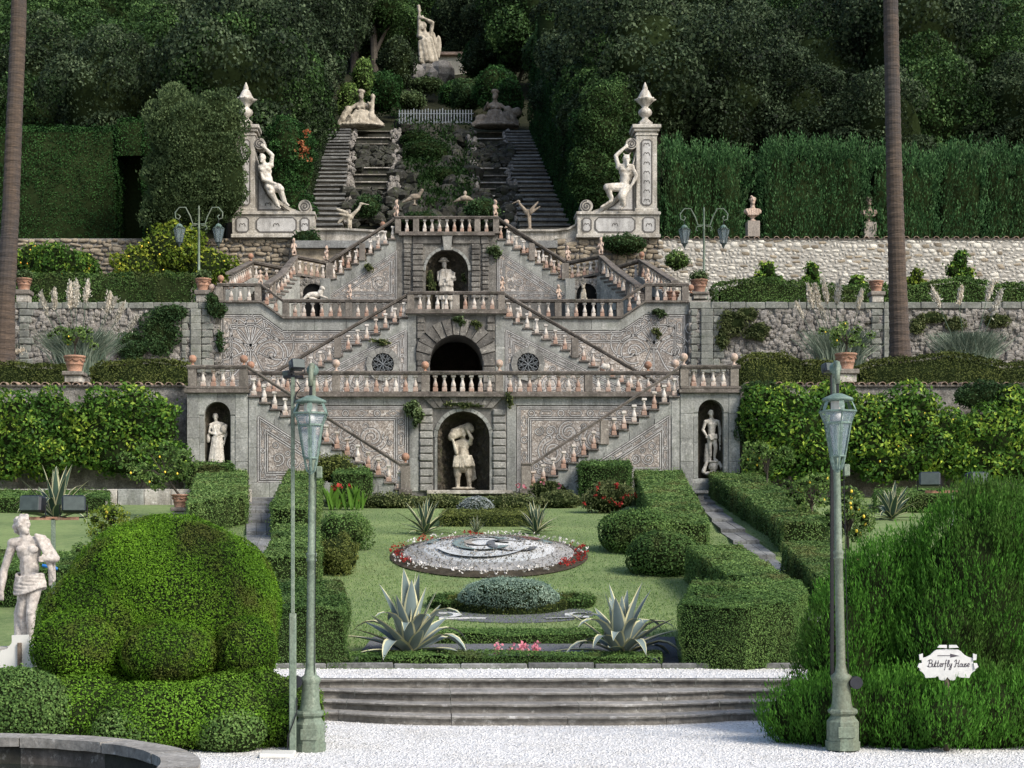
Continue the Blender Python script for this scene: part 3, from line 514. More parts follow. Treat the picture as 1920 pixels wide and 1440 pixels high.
# --- small terracotta figures on the posts
def putto_mesh(seed, D):
    rg = random.Random(seed); a = rg.uniform(-2, 2); P = [('e', (a * .5, -21, -1), (3, 3.2, 3.8)), ('c', (0, -17, 0), 2.4, (0, -8, 0), 3.6), ('e', (0, -7, 0), (4.2, 3.8, 3.5)), ('c', (-3, -16, 0), 1.5, (-4.5 + a, -10, -3), 1.3), ('c', (3, -16, 0), 1.5, (4.5, -11 - abs(a), -3), 1.3), ('c', (-4.5 + a, -10, -3), 1.3, (-1, -12, -4.5), 1.1), ('c', (-2, -6, -1), 2, (-3.5, -3, -4), 1.7), ('c', (2, -6, -1), 2, (3, -4, -4), 1.7), ('c', (-3.5, -3, -4), 1.5, (-3, 0, -3), 1.3), ('c', (3, -4, -4), 1.5, (3, 0, -3), 1.3), ('e', (0, 0, 0), (4.2, 4.2, 1.5)), ('e', (a * .5, -21, -4), (1.2, 1.2, 1.2)), ('e', (0, -24, 1), (2.4, 2.4, 1.8))]
    return fused(P, D, .6, 1)
PUT = [putto_mesh(s, 90) for s in (1, 2, 3)]
for me in PUT: me.materials.append(M['putto'])
PUTPOS = [(744, 406, 91.0, 'small terracotta figure on the left end of the topmost rail'), (928, 406, 91.0, 'small terracotta figure on the right end of the topmost rail'), (551, 478, 90.2, 'small terracotta figure on the left winding stair post'), (1127, 476, 90.2, 'small terracotta figure on the right winding stair post'), (612, 487, 91.1, 'small terracotta figure at the foot of the sunlit upper flight'), (1064, 487, 91.1, 'small terracotta figure at the foot of the shaded upper flight'), (488, 533, 81.2, 'small terracotta figure on the left wing landing rail'), (1214, 530, 81.2, 'small terracotta figure on the right wing landing rail'), (656, 560, 81.2, 'small terracotta figure on the left middle balustrade'), (1047, 560, 81.2, 'small terracotta figure on the right middle balustrade'), (941, 545, 79.0, 'small terracotta figure at the right end of the grotto landing')]
for i, (px, py, D, lab) in enumerate(PUTPOS):
    o = thing('terracotta_figure', lab, 'figurine', Wp_(px, py, D), 'terracotta figures on the balustrades'); c = link('figure', PUT[i % 3], o); c.matrix_parent_inverse = Matrix(); c.scale = (D / 90, D / 90, D / 90 * (1.25 if i < 4 else 1.05)); c.rotation_euler = (0, 0, (-.5, .4, .2, -.3)[i % 4])
# --- stone birds
def bird(label, base, D, pts, m, legs=True):
    P = []; P += pts; statue('stone_bird', label, P, D, base, M[m], .8, 'statue', 1, .5)
bird('large stone heron with lifted wings on the low wall left', (655, 432), 95.4, [('e', (653, 407, 0), (10, 6, 6)), ('c', (660, 404, 0), 4, (672, 392, 0), 2.6), ('c', (672, 392, 0), 2.6, (676, 384, 0), 2.4), ('e', (677, 382, 0), (4, 3, 3)), ('c', (680, 382, 0), 1.6, (692, 384, 0), .8), ('c', (650, 400, -4), 4, (632, 393, -4), 2.2), ('c', (652, 406, -5), 3.5, (636, 402, -5), 1.6), ('c', (644, 408, 0), 4, (634, 418, 0), 2), ('c', (653, 411, -2), 3.4, (654, 430, -2), 1.6), ('c', (657, 411, 2), 3.2, (658, 430, 2), 1.5), ('e', (655, 431, 0), (6, 4, 1.6))], 'statue2')
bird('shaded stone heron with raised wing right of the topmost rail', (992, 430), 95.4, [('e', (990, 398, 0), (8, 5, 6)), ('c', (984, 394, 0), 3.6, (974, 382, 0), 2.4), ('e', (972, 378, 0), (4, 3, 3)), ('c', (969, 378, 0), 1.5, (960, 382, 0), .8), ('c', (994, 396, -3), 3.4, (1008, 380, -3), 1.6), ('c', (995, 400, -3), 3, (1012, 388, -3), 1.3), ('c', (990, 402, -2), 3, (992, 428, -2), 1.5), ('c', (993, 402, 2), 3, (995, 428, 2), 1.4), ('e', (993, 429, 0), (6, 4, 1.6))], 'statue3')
bird('dark stone pheasant above the topmost rail at left', (775, 384), 99.0, [('e', (778, 369, 0), (11, 6, 6)), ('c', (786, 365, 0), 4, (791, 358, 0), 3), ('e', (791, 357, 0), (3.6, 3, 3.4)), ('c', (770, 372, 0), 4, (755, 379, 0), 1.5), ('c', (777, 373, 0), 2.5, (777, 384, 0), 1.6), ('e', (777, 384, 0), (5, 4, 1.5))], 'statue3'); bird('dark stone pheasant above the topmost rail at right', (876, 386), 99.0, [('e', (872, 372, 0), (11, 6, 5.5)), ('e', (872, 362, 0), (3.4, 3, 4.5)), ('c', (880, 373, 0), 4, (894, 381, 0), 1.5), ('c', (862, 374, 0), 3.5, (852, 378, 0), 1.5), ('c', (874, 376, 0), 2.2, (877, 386, 0), 1.4), ('e', (877, 386, 0), (5, 4, 1.5))], 'statue3')
# --- animals at the small grottoes
statue('lion_statue', 'white stone lion lying before the left small grotto', [('e', (590, 553, 0), (16, 7, 6)), ('c', (600, 550, -2), 5.5, (604, 543, -3), 4.5), ('e', (604, 541, -4), (5, 5, 4.5)), ('e', (608, 543, -6), (2.5, 2.5, 2)), ('c', (602, 556, -4), 2.6, (614, 560, -6), 2), ('c', (577, 555, -3), 4, (570, 561, -5), 2.4), ('c', (582, 560, -4), 2.4, (594, 562, -6), 2)], 88.6, (590, 566), M['statue'], .9, rough=.4)
statue('dog_statue', 'pale stone animal sitting before the right small grotto', [('c', (1093, 556, 0), 6, (1094, 545, -1), 4.5), ('e', (1093, 538, -3), (3.8, 4.2, 4)), ('c', (1093, 540, -6), 2, (1092, 541, -8), 1.6), ('c', (1091, 535, -2), 1.2, (1090, 531, -2), .8), ('c', (1096, 535, -2), 1.2, (1097, 531, -2), .8), ('c', (1090, 550, -4), 1.8, (1089, 564, -5), 1.6), ('c', (1097, 550, -4), 1.8, (1098, 564, -5), 1.6), ('e', (1094, 561, 1), (8, 6, 4.5))], 88.6, (1094, 566), M['statue2'], .8, rough=.4)
statue('stone_flower', 'broken white stone piece on the rail left of the right lower newel', [('e', (1135, 688, 0), (9, 5, 5)), ('e', (1132, 684, 0), (4, 4, 3)), ('e', (1139, 685, 0), (4, 4, 3))], 78.7, (1135, 693), M['statue'], .9, cat='ornament')
# ------------------------------------------------------------------ ground, garden slope, front steps, paths
mb = MB(); mb.add([(-300, -200, 0), (300, -200, 0), (300, 23.6, 0), (-300, 23.6, 0)], [(0, 1, 2, 3)])
struct(mb.build('gravel_forecourt', M['gravel']))
rg0 = np.random.default_rng(5)
def pebbles(name, x0, x1, y0, y1, z, n, s, mats, parent=None):
    P = np.stack([rg0.uniform(x0, x1, n), rg0.uniform(y0, y1, n), np.full(n, z)], 1)
    v = np.array([(1, 0, 0), (-1, 0, 0), (0, 1, 0), (0, -1, 0), (0, 0, .7), (0, 0, -.3)]); f = np.array([(0, 2, 4), (2, 1, 4), (1, 3, 4), (3, 0, 4)])
    sc = rg0.uniform(.4, 1.2, (n, 1, 1)) * s; a = rg0.uniform(0, 6.28, n); c, s_ = np.cos(a), np.sin(a)
    Q = v[None] * np.stack([rg0.uniform(.8, 1.4, n), rg0.uniform(.6, 1, n), np.ones(n)], 1)[:, None]
    Q = np.stack([Q[..., 0] * c[:, None] - Q[..., 1] * s_[:, None], Q[..., 0] * s_[:, None] + Q[..., 1] * c[:, None], Q[..., 2]], 2) * sc
    V = (P[:, None] + Q).reshape(-1, 3); Fc = (f[None] + (np.arange(n) * 6)[:, None, None]).reshape(-1, 3)
    return stuff(link(name, rawmesh(name, V, np.zeros((0, 4), int), Fc, mats, 0, 0), parent))
tag(pebbles('loose_gravel', -6, 7, 15, 22.6, .0, 30000, .017, [M['gravel']]), 'loose white gravel scattered over the forecourt', 'gravel')
# slope of lawn
xs = np.linspace(-60, 60, 61); ys = [24.9, 27, 29, 31, 34, 36.9, 40, 44, 48, 52, 55, 58, 62, 66, 69]
V = [(x, y, zt(y)) for y in ys for x in xs]; nx = len(xs)
Fs = [(r * nx + i, r * nx + i + 1, (r + 1) * nx + i + 1, (r + 1) * nx + i) for r in range(len(ys) - 1) for i in range(nx - 1)]
struct(MB().add(V, Fs).build('lawn_slope', M['lawn'], smooth=True))
# front steps with a bulging middle
def bulge(x, y0, dep, cx=.15):
    hw = 2.75; t = abs(x - cx) / hw
    if t >= 1: return y0
    e = min(1, (1 - t) / .55); return y0 - dep * (e * e * (3 - 2 * e)) ** .5 if t > .999 else y0 - dep * (1 - (max(0, t - .35) / .65) ** 2.2)
root = thing('front_steps', 'four broad grey stone steps bulging forward across the white gravel', 'steps', (0, 22.1, 0))
xl, xr = -7.5, 9.5; zs = [0, .13, .25, .375, .5]
for k in range(4):
    y0 = 22.1 + .33 * k; dep = [.62, .52, .42, 0][k]; zt_ = zs[k + 1]
    cuts = [-7.5, -5.6, -3.9, -2.55 + .1 * k, -1.0, .55 + .2 * k, 1.9, 2.85 - .1 * k, 4.4, 6.1, 9.5]
    for a, b_ in zip(cuts[:-1], cuts[1:]):
        xx = [a + (b_ - a) * i / 7 for i in range(8)]; mb = MB(); y1 = 23.6
        prof = [(.0, -.125), (.0, -.045), (-.045, -.035), (-.055, -.015), (-.035, 0)]
        rows = [[(x + (.004 if i == 0 else -.004 if i == 7 else 0), bulge(x, y0, dep) + dy, zt_ + dz) for dy, dz in prof] + [(x, y1 if k == 3 else y0 + .5, zt_)] for i, x in enumerate(xx)]
        V = [p for r_ in rows for p in r_]; n = 6
        mb.add(V, [(i * n + j, (i + 1) * n + j, (i + 1) * n + j + 1, i * n + j + 1) for i in range(7) for j in range(n - 1)]); mb.m = [0 if q % 5 == 0 else 1 for q in range(35)]; jit(mb, .004, k * 31 + int(a * 10))
        mb.build('step_slab', [M['stepf'], M['nose']], root)
# gravel strip above steps, kerb and front bed
mb = MB(); mb.add([(-9, 23.15, .506), (11, 23.15, .506), (11, 25.05, .506), (-9, 25.05, .506)], [(0, 1, 2, 3)]); struct(mb.build('gravel_landing', M['gravel']))
tag(pebbles('landing_gravel', -6, 8, 23.15, 25.0, .506, 7000, .02, [M['gravel']]), 'speckled white gravel lying on the landing above the steps', 'gravel')
kr = thing('bed_kerb', 'low grey stone kerb edging the planted front bed', 'kerb', (0, 25, .5))
for i in range(12):
    x0 = -5 + i * 1.05; jit(MB().box(x0, x0 + 1.04, 25.02, 25.16, .45, .575 + .01 * (i % 3), .015), .008, i).build('kerb_stone', M['slab'], kr)
mb = MB(); P = [G(655, 1250), G(1275, 1250), G(1265, 1197), G(700, 1197)]; mb.add([(p.x, p.y + (.1 if k < 2 else 0), p.z + .03) for k, p in enumerate(P)], [(0, 1, 2, 3)]); struct(mb.build('front_bed_soil', M['slate']))
# stepped paths
def path(name, label, L, Rr, seed):
    root = thing(name, label, 'path', tuple(G(*L[0])))
    n = len(L); rg = random.Random(seed)
    for k in range(n - 1):
        a0, a1 = G(*L[k]), G(*L[k + 1]); b0, b1 = G(*Rr[k]), G(*Rr[k + 1]); m = 2 if k % 2 else 3
        for q in range(m):
            u0, u1 = q / m, (q + 1) / m - .012
            c = [a0.lerp(b0, u0), a0.lerp(b0, u1), a1.lerp(b1, u1), a1.lerp(b1, u0)]; zz = c[0].z + .13 + rg.uniform(-.008, .008); dz = (c[3].z - c[0].z) - .10
            mb = MB(); mb.add([(p.x, p.y + (.01 if i < 2 else -.01), z) for z0 in (0, 1) for i, p in enumerate(c) for z in [((zz + (dz if i > 1 else 0)) if z0 else p.z - .2)]],
                              [(3, 2, 1, 0), (4, 5, 6, 7), (0, 1, 5, 4), (1, 2, 6, 5), (2, 3, 7, 6), (3, 0, 4, 7)])
            mb.build('path_slab', M['slab'], root)
path('stone_path', 'grey stepped stone path between clipped hedges on the right', [(1555, 1235), (1506, 1180), (1478, 1128), (1440, 1085), (1405, 1050), (1375, 1022), (1352, 1000), (1335, 980), (1322, 962), (1312, 948), (1304, 937), (1300, 931)],
     [(1625, 1235), (1560, 1180), (1525, 1128), (1490, 1085), (1455, 1050), (1425, 1022), (1398, 1000), (1375, 980), (1357, 962), (1342, 948), (1332, 937), (1327, 931)], 1)
path('stone_path', 'grey stepped stone path between clipped hedges on the left', [(360, 1150), (400, 1105), (432, 1065), (452, 1032), (462, 1005), (462, 982), (460, 964), (462, 950), (466, 940), (470, 933)],
     [(440, 1150), (470, 1105), (497, 1065), (512, 1032), (519, 1005), (519, 982), (518, 964), (518, 950), (520, 940), (522, 933)], 2)
# ------------------------------------------------------------------ mosaic panels
def inset(poly, d):
    n = len(poly); ar = sum(poly[i][0] * poly[(i + 1) % n][1] - poly[(i + 1) % n][0] * poly[i][1] for i in range(n))
    if ar < 0: poly = poly[::-1]
    L = []
    for i in range(n):
        (x0, z0), (x1, z1) = poly[i], poly[(i + 1) % n]; l = math.hypot(x1 - x0, z1 - z0); nx_, nz_ = -(z1 - z0) / l, (x1 - x0) / l
        L.append((x0 + nx_ * d, z0 + nz_ * d, (x1 - x0) / l, (z1 - z0) / l))
    out = []
    for i in range(n):
        a, b = L[i - 1], L[i]; det = a[2] * -b[3] + b[2] * a[3]
        if abs(det) < 1e-6: out.append((b[0], b[1])); continue
        t = ((b[0] - a[0]) * -b[3] + b[2] * (b[1] - a[1])) / det; out.append((a[0] + a[2] * t, a[1] + a[3] * t))
    return out
def inpoly(p, poly):
    c = False; n = len(poly); x, z = p
    for i in range(n):
        (x0, z0), (x1, z1) = poly[i], poly[i - 1]
        if (z0 > z) != (z1 > z) and x < (x1 - x0) * (z - z0) / (z1 - z0) + x0: c = not c
    return c
def edist(p, poly):
    m = 9e9; n = len(poly)
    for i in range(n):
        (x0, z0), (x1, z1) = poly[i], poly[(i + 1) % n]; dx, dz = x1 - x0, z1 - z0; t = max(0, min(1, ((p[0] - x0) * dx + (p[1] - z0) * dz) / (dx * dx + dz * dz)))
        m = min(m, math.hypot(p[0] - x0 - dx * t, p[1] - z0 - dz * t))
    return m
def strip(mb, pts, w, y, closed=False):
    n = len(pts)
    if n < 2: return
    vs = []
    for k in range(n):
        a = pts[k - 1] if (k or closed) else pts[0]; b = pts[(k + 1) % n] if (k < n - 1 or closed) else pts[-1]
        dx, dz = b[0] - a[0], b[1] - a[1]; l = math.hypot(dx, dz) or 1; q = w / 2
        vs += [(pts[k][0] - dz / l * q, y, pts[k][1] + dx / l * q), (pts[k][0] + dz / l * q, y, pts[k][1] - dx / l * q)]
    fs = [(2 * k, 2 * k + 1, 2 * (k + 1) % (2 * n) + 1, 2 * (k + 1) % (2 * n)) for k in range(n if closed else n - 1)]
    mb.add(vs, fs)
def circ(c, r, n=18, sx=1.): return [(c[0] + r * sx * math.cos(6.2832 * i / n), c[1] + r * math.sin(6.2832 * i / n)) for i in range(n)]
def spiral(c, r, a0, turns, hand, n=26, r1=.12):
    return [(c[0] + r * (1 - (1 - r1) * t) * math.cos(a0 + hand * 6.2832 * turns * t), c[1] + r * (1 - (1 - r1) * t) * math.sin(a0 + hand * 6.2832 * turns * t)) for t in [i / (n - 1) for i in range(n)]]
def bez(p, n=16):
    o = []
    for i in range(n):
        t = i / (n - 1); u = 1 - t; o.append(tuple(u ** 3 * p[0][k] + 3 * u * u * t * p[1][k] + 3 * u * t * t * p[2][k] + t ** 3 * p[3][k] for k in (0, 1)))
    return o
def panel(parent, poly, y, seed, hole=None, extra=None, band=.42, fat=.15, maxr=.75, frame=True):
    rg = random.Random(seed); wmb, dmb, tmb = MB(), MB(), MB(); k = 1.0
    pn = MB().prism(poly, y, y + .06).build('mosaic_panel', M['mosaic'], parent)
    def line(p, closed=False, w=.045): strip(dmb, p, w + .065, y - .004, closed); strip(wmb, p, w, y - .009, closed)
    def clipl(p, pol, w=.045):
        run = []
        for q in p:
            if inpoly(q, pol) and (hole is None or math.hypot(q[0] - hole[0], q[1] - hole[1]) > hole[2] + .1): run.append(q)
            else:
                if len(run) > 2: line(run, False, w)
                run = []
        if len(run) > 2: line(run, False, w)
    def ribbon(p, pol, w):
        run = []; runs = []
        for q in p:
            if inpoly(q, pol) and (hole is None or math.hypot(q[0] - hole[0], q[1] - hole[1]) > hole[2] + .1): run.append(q)
            else: runs.append(run); run = []
        runs.append(run)
        for r_ in runs:
            if len(r_) > 2: strip(dmb, r_, w + .09, y - .004); strip(wmb, r_, w + .025, y - .009); strip(tmb, r_, max(.03, w - .055), y - .013)
    if frame:
        for d_, w in ((.05, .04), (.13, .03), (band, .035), (band + .09, .035)):
            pi = inset(poly, d_); line(pi + [pi[0]], False, w) if False else [line([pi[i], pi[(i + 1) % len(pi)]], False, w) for i in range(len(pi))]
        mid = inset(poly, (band + .13) / 2)
        for i in range(len(mid)):
            a, b = mid[i], mid[(i + 1) % len(mid)]; l = math.hypot(b[0] - a[0], b[1] - a[1]); n = int(l / .62)
            if n < 1: continue
            ux, uz = (b[0] - a[0]) / l, (b[1] - a[1]) / l
            for j in range(n):
                s_ = l * (j + .5) / n; c = (a[0] + ux * s_, a[1] + uz * s_); h = (band - .13) * .34
                if j % 2: q = [(math.cos(t * .5236) * h, math.sin(t * .5236) * h) for t in range(12)]
                elif (i + seed) % 2: q = [(-.26, 0), (0, h), (.26, 0), (0, -h)]
                else: q = [(-.2, -h * .8), (.2, -h * .8), (.26, 0), (.2, h * .8), (-.2, h * .8), (-.26, 0)]
                line([(c[0] + ux * p - uz * r_, c[1] + uz * p + ux * r_) for p, r_ in q], True, .03)
    inn = inset(poly, band + .2) if frame else inset(poly, .12)
    if extra: extra(lambda p, w=None, cl=False: (line(p, cl, .05) if w is None else ribbon(p, inn, w)))
    xs_ = [p[0] for p in inn]; zs_ = [p[1] for p in inn]; cs = []
    for t in range(900):
        c = (rg.uniform(min(xs_), max(xs_)), rg.uniform(min(zs_), max(zs_)))
        if not inpoly(c, inn) or not inpoly(c, poly): continue
        r_ = min(maxr, edist(c, inn))
        if hole: r_ = min(r_, math.hypot(c[0] - hole[0], c[1] - hole[1]) - hole[2] - .18)
        if extra and hasattr(extra, 'zone'): r_ = min(r_, math.hypot(c[0] - extra.zone[0], c[1] - extra.zone[1]) - extra.zone[2])
        for (c2, r2) in cs: r_ = min(r_, math.hypot(c[0] - c2[0], c[1] - c2[1]) - r2 - .02)
        lim = .42 if t < 250 else .22 if t < 550 else .085
        if r_ > lim: cs.append((c, r_))
    for c, r_ in cs:
        h = rg.choice((-1, 1)); a0 = rg.uniform(0, 6.28)
        if r_ > .34:
            ribbon(spiral(c, r_ * .92, a0, 1.25, h, 34, .25), inset(poly, .3), fat * min(1, r_ / .5))
            for q in range(3):
                b = a0 + q * 2.1; p = (c[0] + r_ * .95 * math.cos(b), c[1] + r_ * .95 * math.sin(b))
                clipl(spiral(p, .17, b + 2, .9, -h, 14, .3), inn, .03)
        elif r_ > .17: clipl(spiral(c, r_ * .95, a0, 1.5, h, 24, .15), inn, .032)
        else: line(circ(c, r_ * .8, 10), True, .025)
    wmb.build('white_scroll', M['white'], pn); dmb.build('dark_outline', M['dark'], pn)
    if tmb.v: tmb.build('ribbon_fill', M['mosaic'], pn)
    return pn
# ------------------------------------------------------------------ balustrades
HB = .72
mb = MB(); mb.box(-.108, .108, -.108, .108, 0, .19, .02)
mb.lathe([(.07, .19), (.088, .21), (.102, .26), (.098, .32), (.075, .39), (.052, .46), (.045, .52), (.068, .55), (.05, .58), (.085, .62)], 10); mb.box(-.1, .1, -.1, .1, .62, HB, .015)
BAL = mb.mesh('baluster', M['baluster'])
mb = MB(); mb.lathe([(.10, 0), (.10, .03), (.05, .05), (.045, .1), (.09, .13)], 12); mb.sphere((0, 0, .27), .17, 14, 9); BALL = mb.mesh('ball_finial', M['terra'], True)
mb = MB(); mb.lathe([(.12, 0), (.12, .04), (.055, .06), (.05, .16), (.10, .19)], 12); mb.sphere((0, 0, .34), .175, 14, 9); BALLP = mb.mesh('ball_finial', M['putto'], True)
RAILS = [(-.2, 0), (-.2, .05), (-.235, .065), (-.235, .12), (-.19, .145), (.19, .145), (.235, .12), (.235, .065), (.2, .05), (.2, 0)]
RH = .835
def baluster(root, p):
    o = link('baluster', BAL, root); o.location = p; o.rotation_euler = (random.uniform(-.015, .015), random.uniform(-.015, .015), random.uniform(-.06, .06)); o.scale = (1, 1, 1 + random.uniform(0, .01)); return o
def post(root, p, h, w=.17): return jit(MB().box(p[0] - w, p[0] + w, p[1] - w, p[1] + w, p[2], p[2] + h, .012), .004, int(p[0] * 99)).build('post', M['post'], root)
def ball(root, p, pale=False): o = link('ball_finial', BALLP if pale else BALL, root); o.location = p; return o
def rail(root, path_, sec=RAILS): return MB().sweep(path_, sec).build('handrail', M['rail'], root)
def flat_run(root, D, xa, xb, zf, posts=(), bals=(), doplinth=True):
    if doplinth: jit(MB().box(wx(xa, D), wx(xb, D), D - .2, D + .2, zf, zf + .1, .015), .004, int(xa)).build('plinth', M['rail'], root)
    for p in posts: post(root, (wx(p, D), D, zf + .1), RH - .1)
    for p in bals: baluster(root, (wx(p, D), D, zf + .1))
def seq(a, b, n): return [a + (b - a) * (i + .5) / n for i in range(n)]
# ------------------------------------------------------------------ stairs seen from the side
def stair(name, label, D, dep, pxa, za, pxb, zb, n, zbase, posts, mos, mseed, hole=None, tread=None):
    xa, xb = wx(pxa, D), wx(pxb, D); root = thing(name, label, 'staircase', (xb, D, zbase)); dx = (xb - xa) / n; dz = (zb - za) / n; sg = 1 if dx > 0 else -1
    th = .30 + .0; lo = [(xa, za - .34), (xb, zb - .34)]
    body = [(xa, zbase), (xa, za - .34), (xb, zb - .34 if zb - .34 > zbase else zbase + .02), (xb, zbase)]
    MB().prism(body, D + .03, D + dep).build('stair_core', M['fill'], root)
    s0, s1 = -.36, -.36 - .62                              # stringer band of grey slabs
    m = 6
    for i in range(m):
        t0, t1 = i / m, (i + 1) / m - .004; P0 = (xa + (xb - xa) * t0, za + (zb - za) * t0); P1 = (xa + (xb - xa) * t1, za + (zb - za) * t1)
        jit(MB().prism([(P0[0], max(zbase, P0[1] + s1)), (P1[0], max(zbase, P1[1] + s1)), (P1[0], max(zbase + .02, P1[1] + s0)), (P0[0], P0[1] + s0)], D - .015, D + .2), .004, i).build('stringer_slab', M['grey'], root)
    for i in range(n):
        x0 = xa + dx * i; zt_ = za + dz * (i + 1) if dz < 0 else za + dz * i
        zt_ = za + dz * (i + .5) - abs(dz) * .5
        mb = MB(); mb.box(min(x0, x0 + dx) - (.05 if sg < 0 else 0), max(x0, x0 + dx) + (.05 if sg > 0 else 0), D - .1, D + dep - .02, zt_ - .085, zt_, .02)
        st = jit(mb, .006, i).build('step', M['step'], root)
        jit(MB().box(min(x0, x0 + dx), max(x0, x0 + dx) - .001, D - .01, D + dep - .03, zt_ - .085 - abs(dz) * 1.25, zt_ - .086), .003, i).build('riser', M['grey'], st)
        if not any(abs((x0 + dx / 2) - wx(q, D)) < .22 for q in posts): baluster(root, (x0 + dx / 2, D + .06, zt_))
    for q in posts:
        x = wx(q, D); zz = za + (zb - za) * (x - xa) / (xb - xa); post(root, (x, D + .06, zz - .25), RH + .16)
    if mos: panel(root, [(wx(a, D), wz(b, D)) for a, b in mos], D - .012, mseed, hole, band=.34, fat=.13)
    return root, (xa, xb, dx, dz)
# ================================================================== TIER 1
Z1 = 9.05; D1, D1b = 66.0, 68.2
# terrace floor
terr = MB(); terr.box(-60, 60, D1b + .05, 84, Z1 - .6, Z1); struct(terr.build('lower_terrace_floor', M['slab']))
# centre wall with niche
def arch_face(mb, xa, xb, z0, z1, cx, w, zs, y0, y1, n=14, zb=None):
    r = w / 2; zb = z0 if zb is None else zb
    mb.box(xa, cx - r, y0, y1, z0, z1); mb.box(cx + r, xb, y0, y1, z0, z1)
    if zb > z0: mb.box(cx - r, cx + r, y0, y1, z0, zb)
    for i in range(n):
        a0, a1 = math.pi * (1 - i / n), math.pi * (1 - (i + 1) / n)
        mb.prism([(cx + r * math.cos(a0), zs + r * math.sin(a0)), (cx + r * math.cos(a1), zs + r * math.sin(a1)), (cx + r * math.cos(a1), z1), (cx + r * math.cos(a0), z1)], y0, y1)
def niche_shell(parent, cx, w, z0, zs, y0, dep, m, name='niche_back', lumps=140, seed=3):
    r = w / 2 + .02; V = []; Fc = []; na, nz_ = 14, 12
    rg = random.Random(seed)
    zz = [z0 + (zs - z0) * k / 7 for k in range(8)]
    for k in range(8 + 6):
        if k < 8: rr, z = 1., zz[k]
        else: t = (k - 7) / 6 * math.pi / 2; rr, z = math.cos(t), zs + r * math.sin(t)
        for i in range(na + 1):
            a = math.pi * i / na; j = 1 - rg.uniform(0, .05); V.append((cx - r * rr * math.cos(a) * j, y0 + dep * rr * math.sin(a) * j, z))
    n = na + 1
    for k in range(13):
        for i in range(na): Fc.append((k * n + i, k * n + i + 1, (k + 1) * n + i + 1, (k + 1) * n + i))
    mb = MB().add(V, Fc)
    for q in range(lumps):
        a = rg.uniform(.08, 3.06); z = rg.uniform(z0, zs + r * .7); k = 1 if z < zs else math.sqrt(max(.05, 1 - ((z - zs) / r) ** 2)); s_ = rg.uniform(.05, .13) * min(1.4, w / 1.6)
        mb.sphere((cx - r * k * math.cos(a), y0 + .05 + dep * k * math.sin(a), z), (s_ * rg.uniform(.7, 1.3), s_, s_ * rg.uniform(.7, 1.4)), 5, 4)
    mb.box(cx - r, cx + r, y0 + .02, y0 + dep, z0 - .2, z0)
    return mb.build(name, m, parent)
def blocks(parent, px0, px1, py0, py1, n, D, m, prd=.08, nm='rustic_block', seed=0, split=()):
    rg = random.Random(seed + int(px0)); e = [py0 + (py1 - py0) * i / n for i in range(n + 1)]
    for i in range(n):
        cols = [px0, *split, px1] if (split and i % 2) else [px0, px1]
        for a, b in zip(cols[:-1], cols[1:]):
            j = rg.uniform(0, .05)
            jit(MB().box(wx(a, D) + .012, wx(b, D) - .012, D - prd - j, D + .1, wz(e[i + 1], D) + .014, wz(e[i], D) - .014, .045), .012, i + int(a)).build(nm, m, parent)
w1 = thing('lower_retaining_wall', 'lowest mosaic wall with big rusticated niche of the stone porter', 'wall', (0, D1b, 4.9))
cx = wx(869, D1b); mb = MB(); zc_ = wz(820, D1b)
arch_face(mb, wx(455, D1b), wx(1285, D1b), 4.5, Z1 - .02, cx, 98 * D1b / F, zc_, D1b, D1b + .7, zb=wz(920, D1b)); mb.build('wall_core', M['fill'], w1)
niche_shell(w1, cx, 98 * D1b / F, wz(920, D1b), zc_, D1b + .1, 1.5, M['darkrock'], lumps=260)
for px0, px1 in ((786, 812), (923, 949)): blocks(w1, px0, px1, 766, 922, 11, D1b, M['palerustic'], .09)
for a, b in ((767, 785), (950, 968)):
    for k, (y0, y1) in enumerate(((738, 790), (790, 858), (858, 922))): jit(MB().box(wx(a, D1b) + .005, wx(b, D1b) - .005, D1b - .03 - .004 * k, D1b + .1, wz(y1, D1b) + .005, wz(y0, D1b), .012), .004, k).build('pilaster_block', M['grey'], w1)
for i in range(9):                                        # flat fan of voussoirs over the niche
    t0, t1 = i / 9, (i + 1) / 9; top = lambda t: (786 + (949 - 786) * t, 739); bot = lambda t: (812 + (923 - 812) * t, 765)
    q = [top(t0), top(t1), bot(t1), bot(t0)]; jit(MB().prism([(wx(a, D1b) + (.01 if k in (0, 3) else -.01), wz(b, D1b)) for k, (a, b) in enumerate(q)], D1b - .12 - .03 * (i % 2), D1b + .1), .012, i).build('voussoir', M['rustic'], w1)
for i in range(12):                                       # moulded arch ring
    a0, a1 = math.pi * i / 12 + .01, math.pi * (i + 1) / 12 - .01; r0, r1 = 49 * D1b / F, 56 * D1b / F
    MB().prism([(cx + r0 * math.cos(a0), zc_ + r0 * math.sin(a0)), (cx + r1 * math.cos(a0), zc_ + r1 * math.sin(a0)), (cx + r1 * math.cos(a1), zc_ + r1 * math.sin(a1)), (cx + r0 * math.cos(a1), zc_ + r0 * math.sin(a1))], D1b - .06, D1b + .12).build('arch_stone', M['grey'], w1)
for k, e in enumerate(((815, 820), (918, 923))): MB().box(wx(e[0], D1b), wx(e[1], D1b), D1b - .05, D1b + .1, wz(920, D1b), zc_ - .005).build('jamb', M['grey'], w1)
for a, b in ((461, 770), (967, 1282)):                    # grey frieze slabs under the balustrade
    n = 6
    for i in range(n):
        p0, p1 = a + (b - a) * i / n, a + (b - a) * (i + 1) / n
        jit(MB().box(wx(p0, D1b) + .004, wx(p1, D1b) - .004, D1b - .05 - .004 * (i % 2), D1b + .1, wz(760, D1b), wz(740, D1b), .01), .003, i).build('frieze_slab', M['grey'], w1)
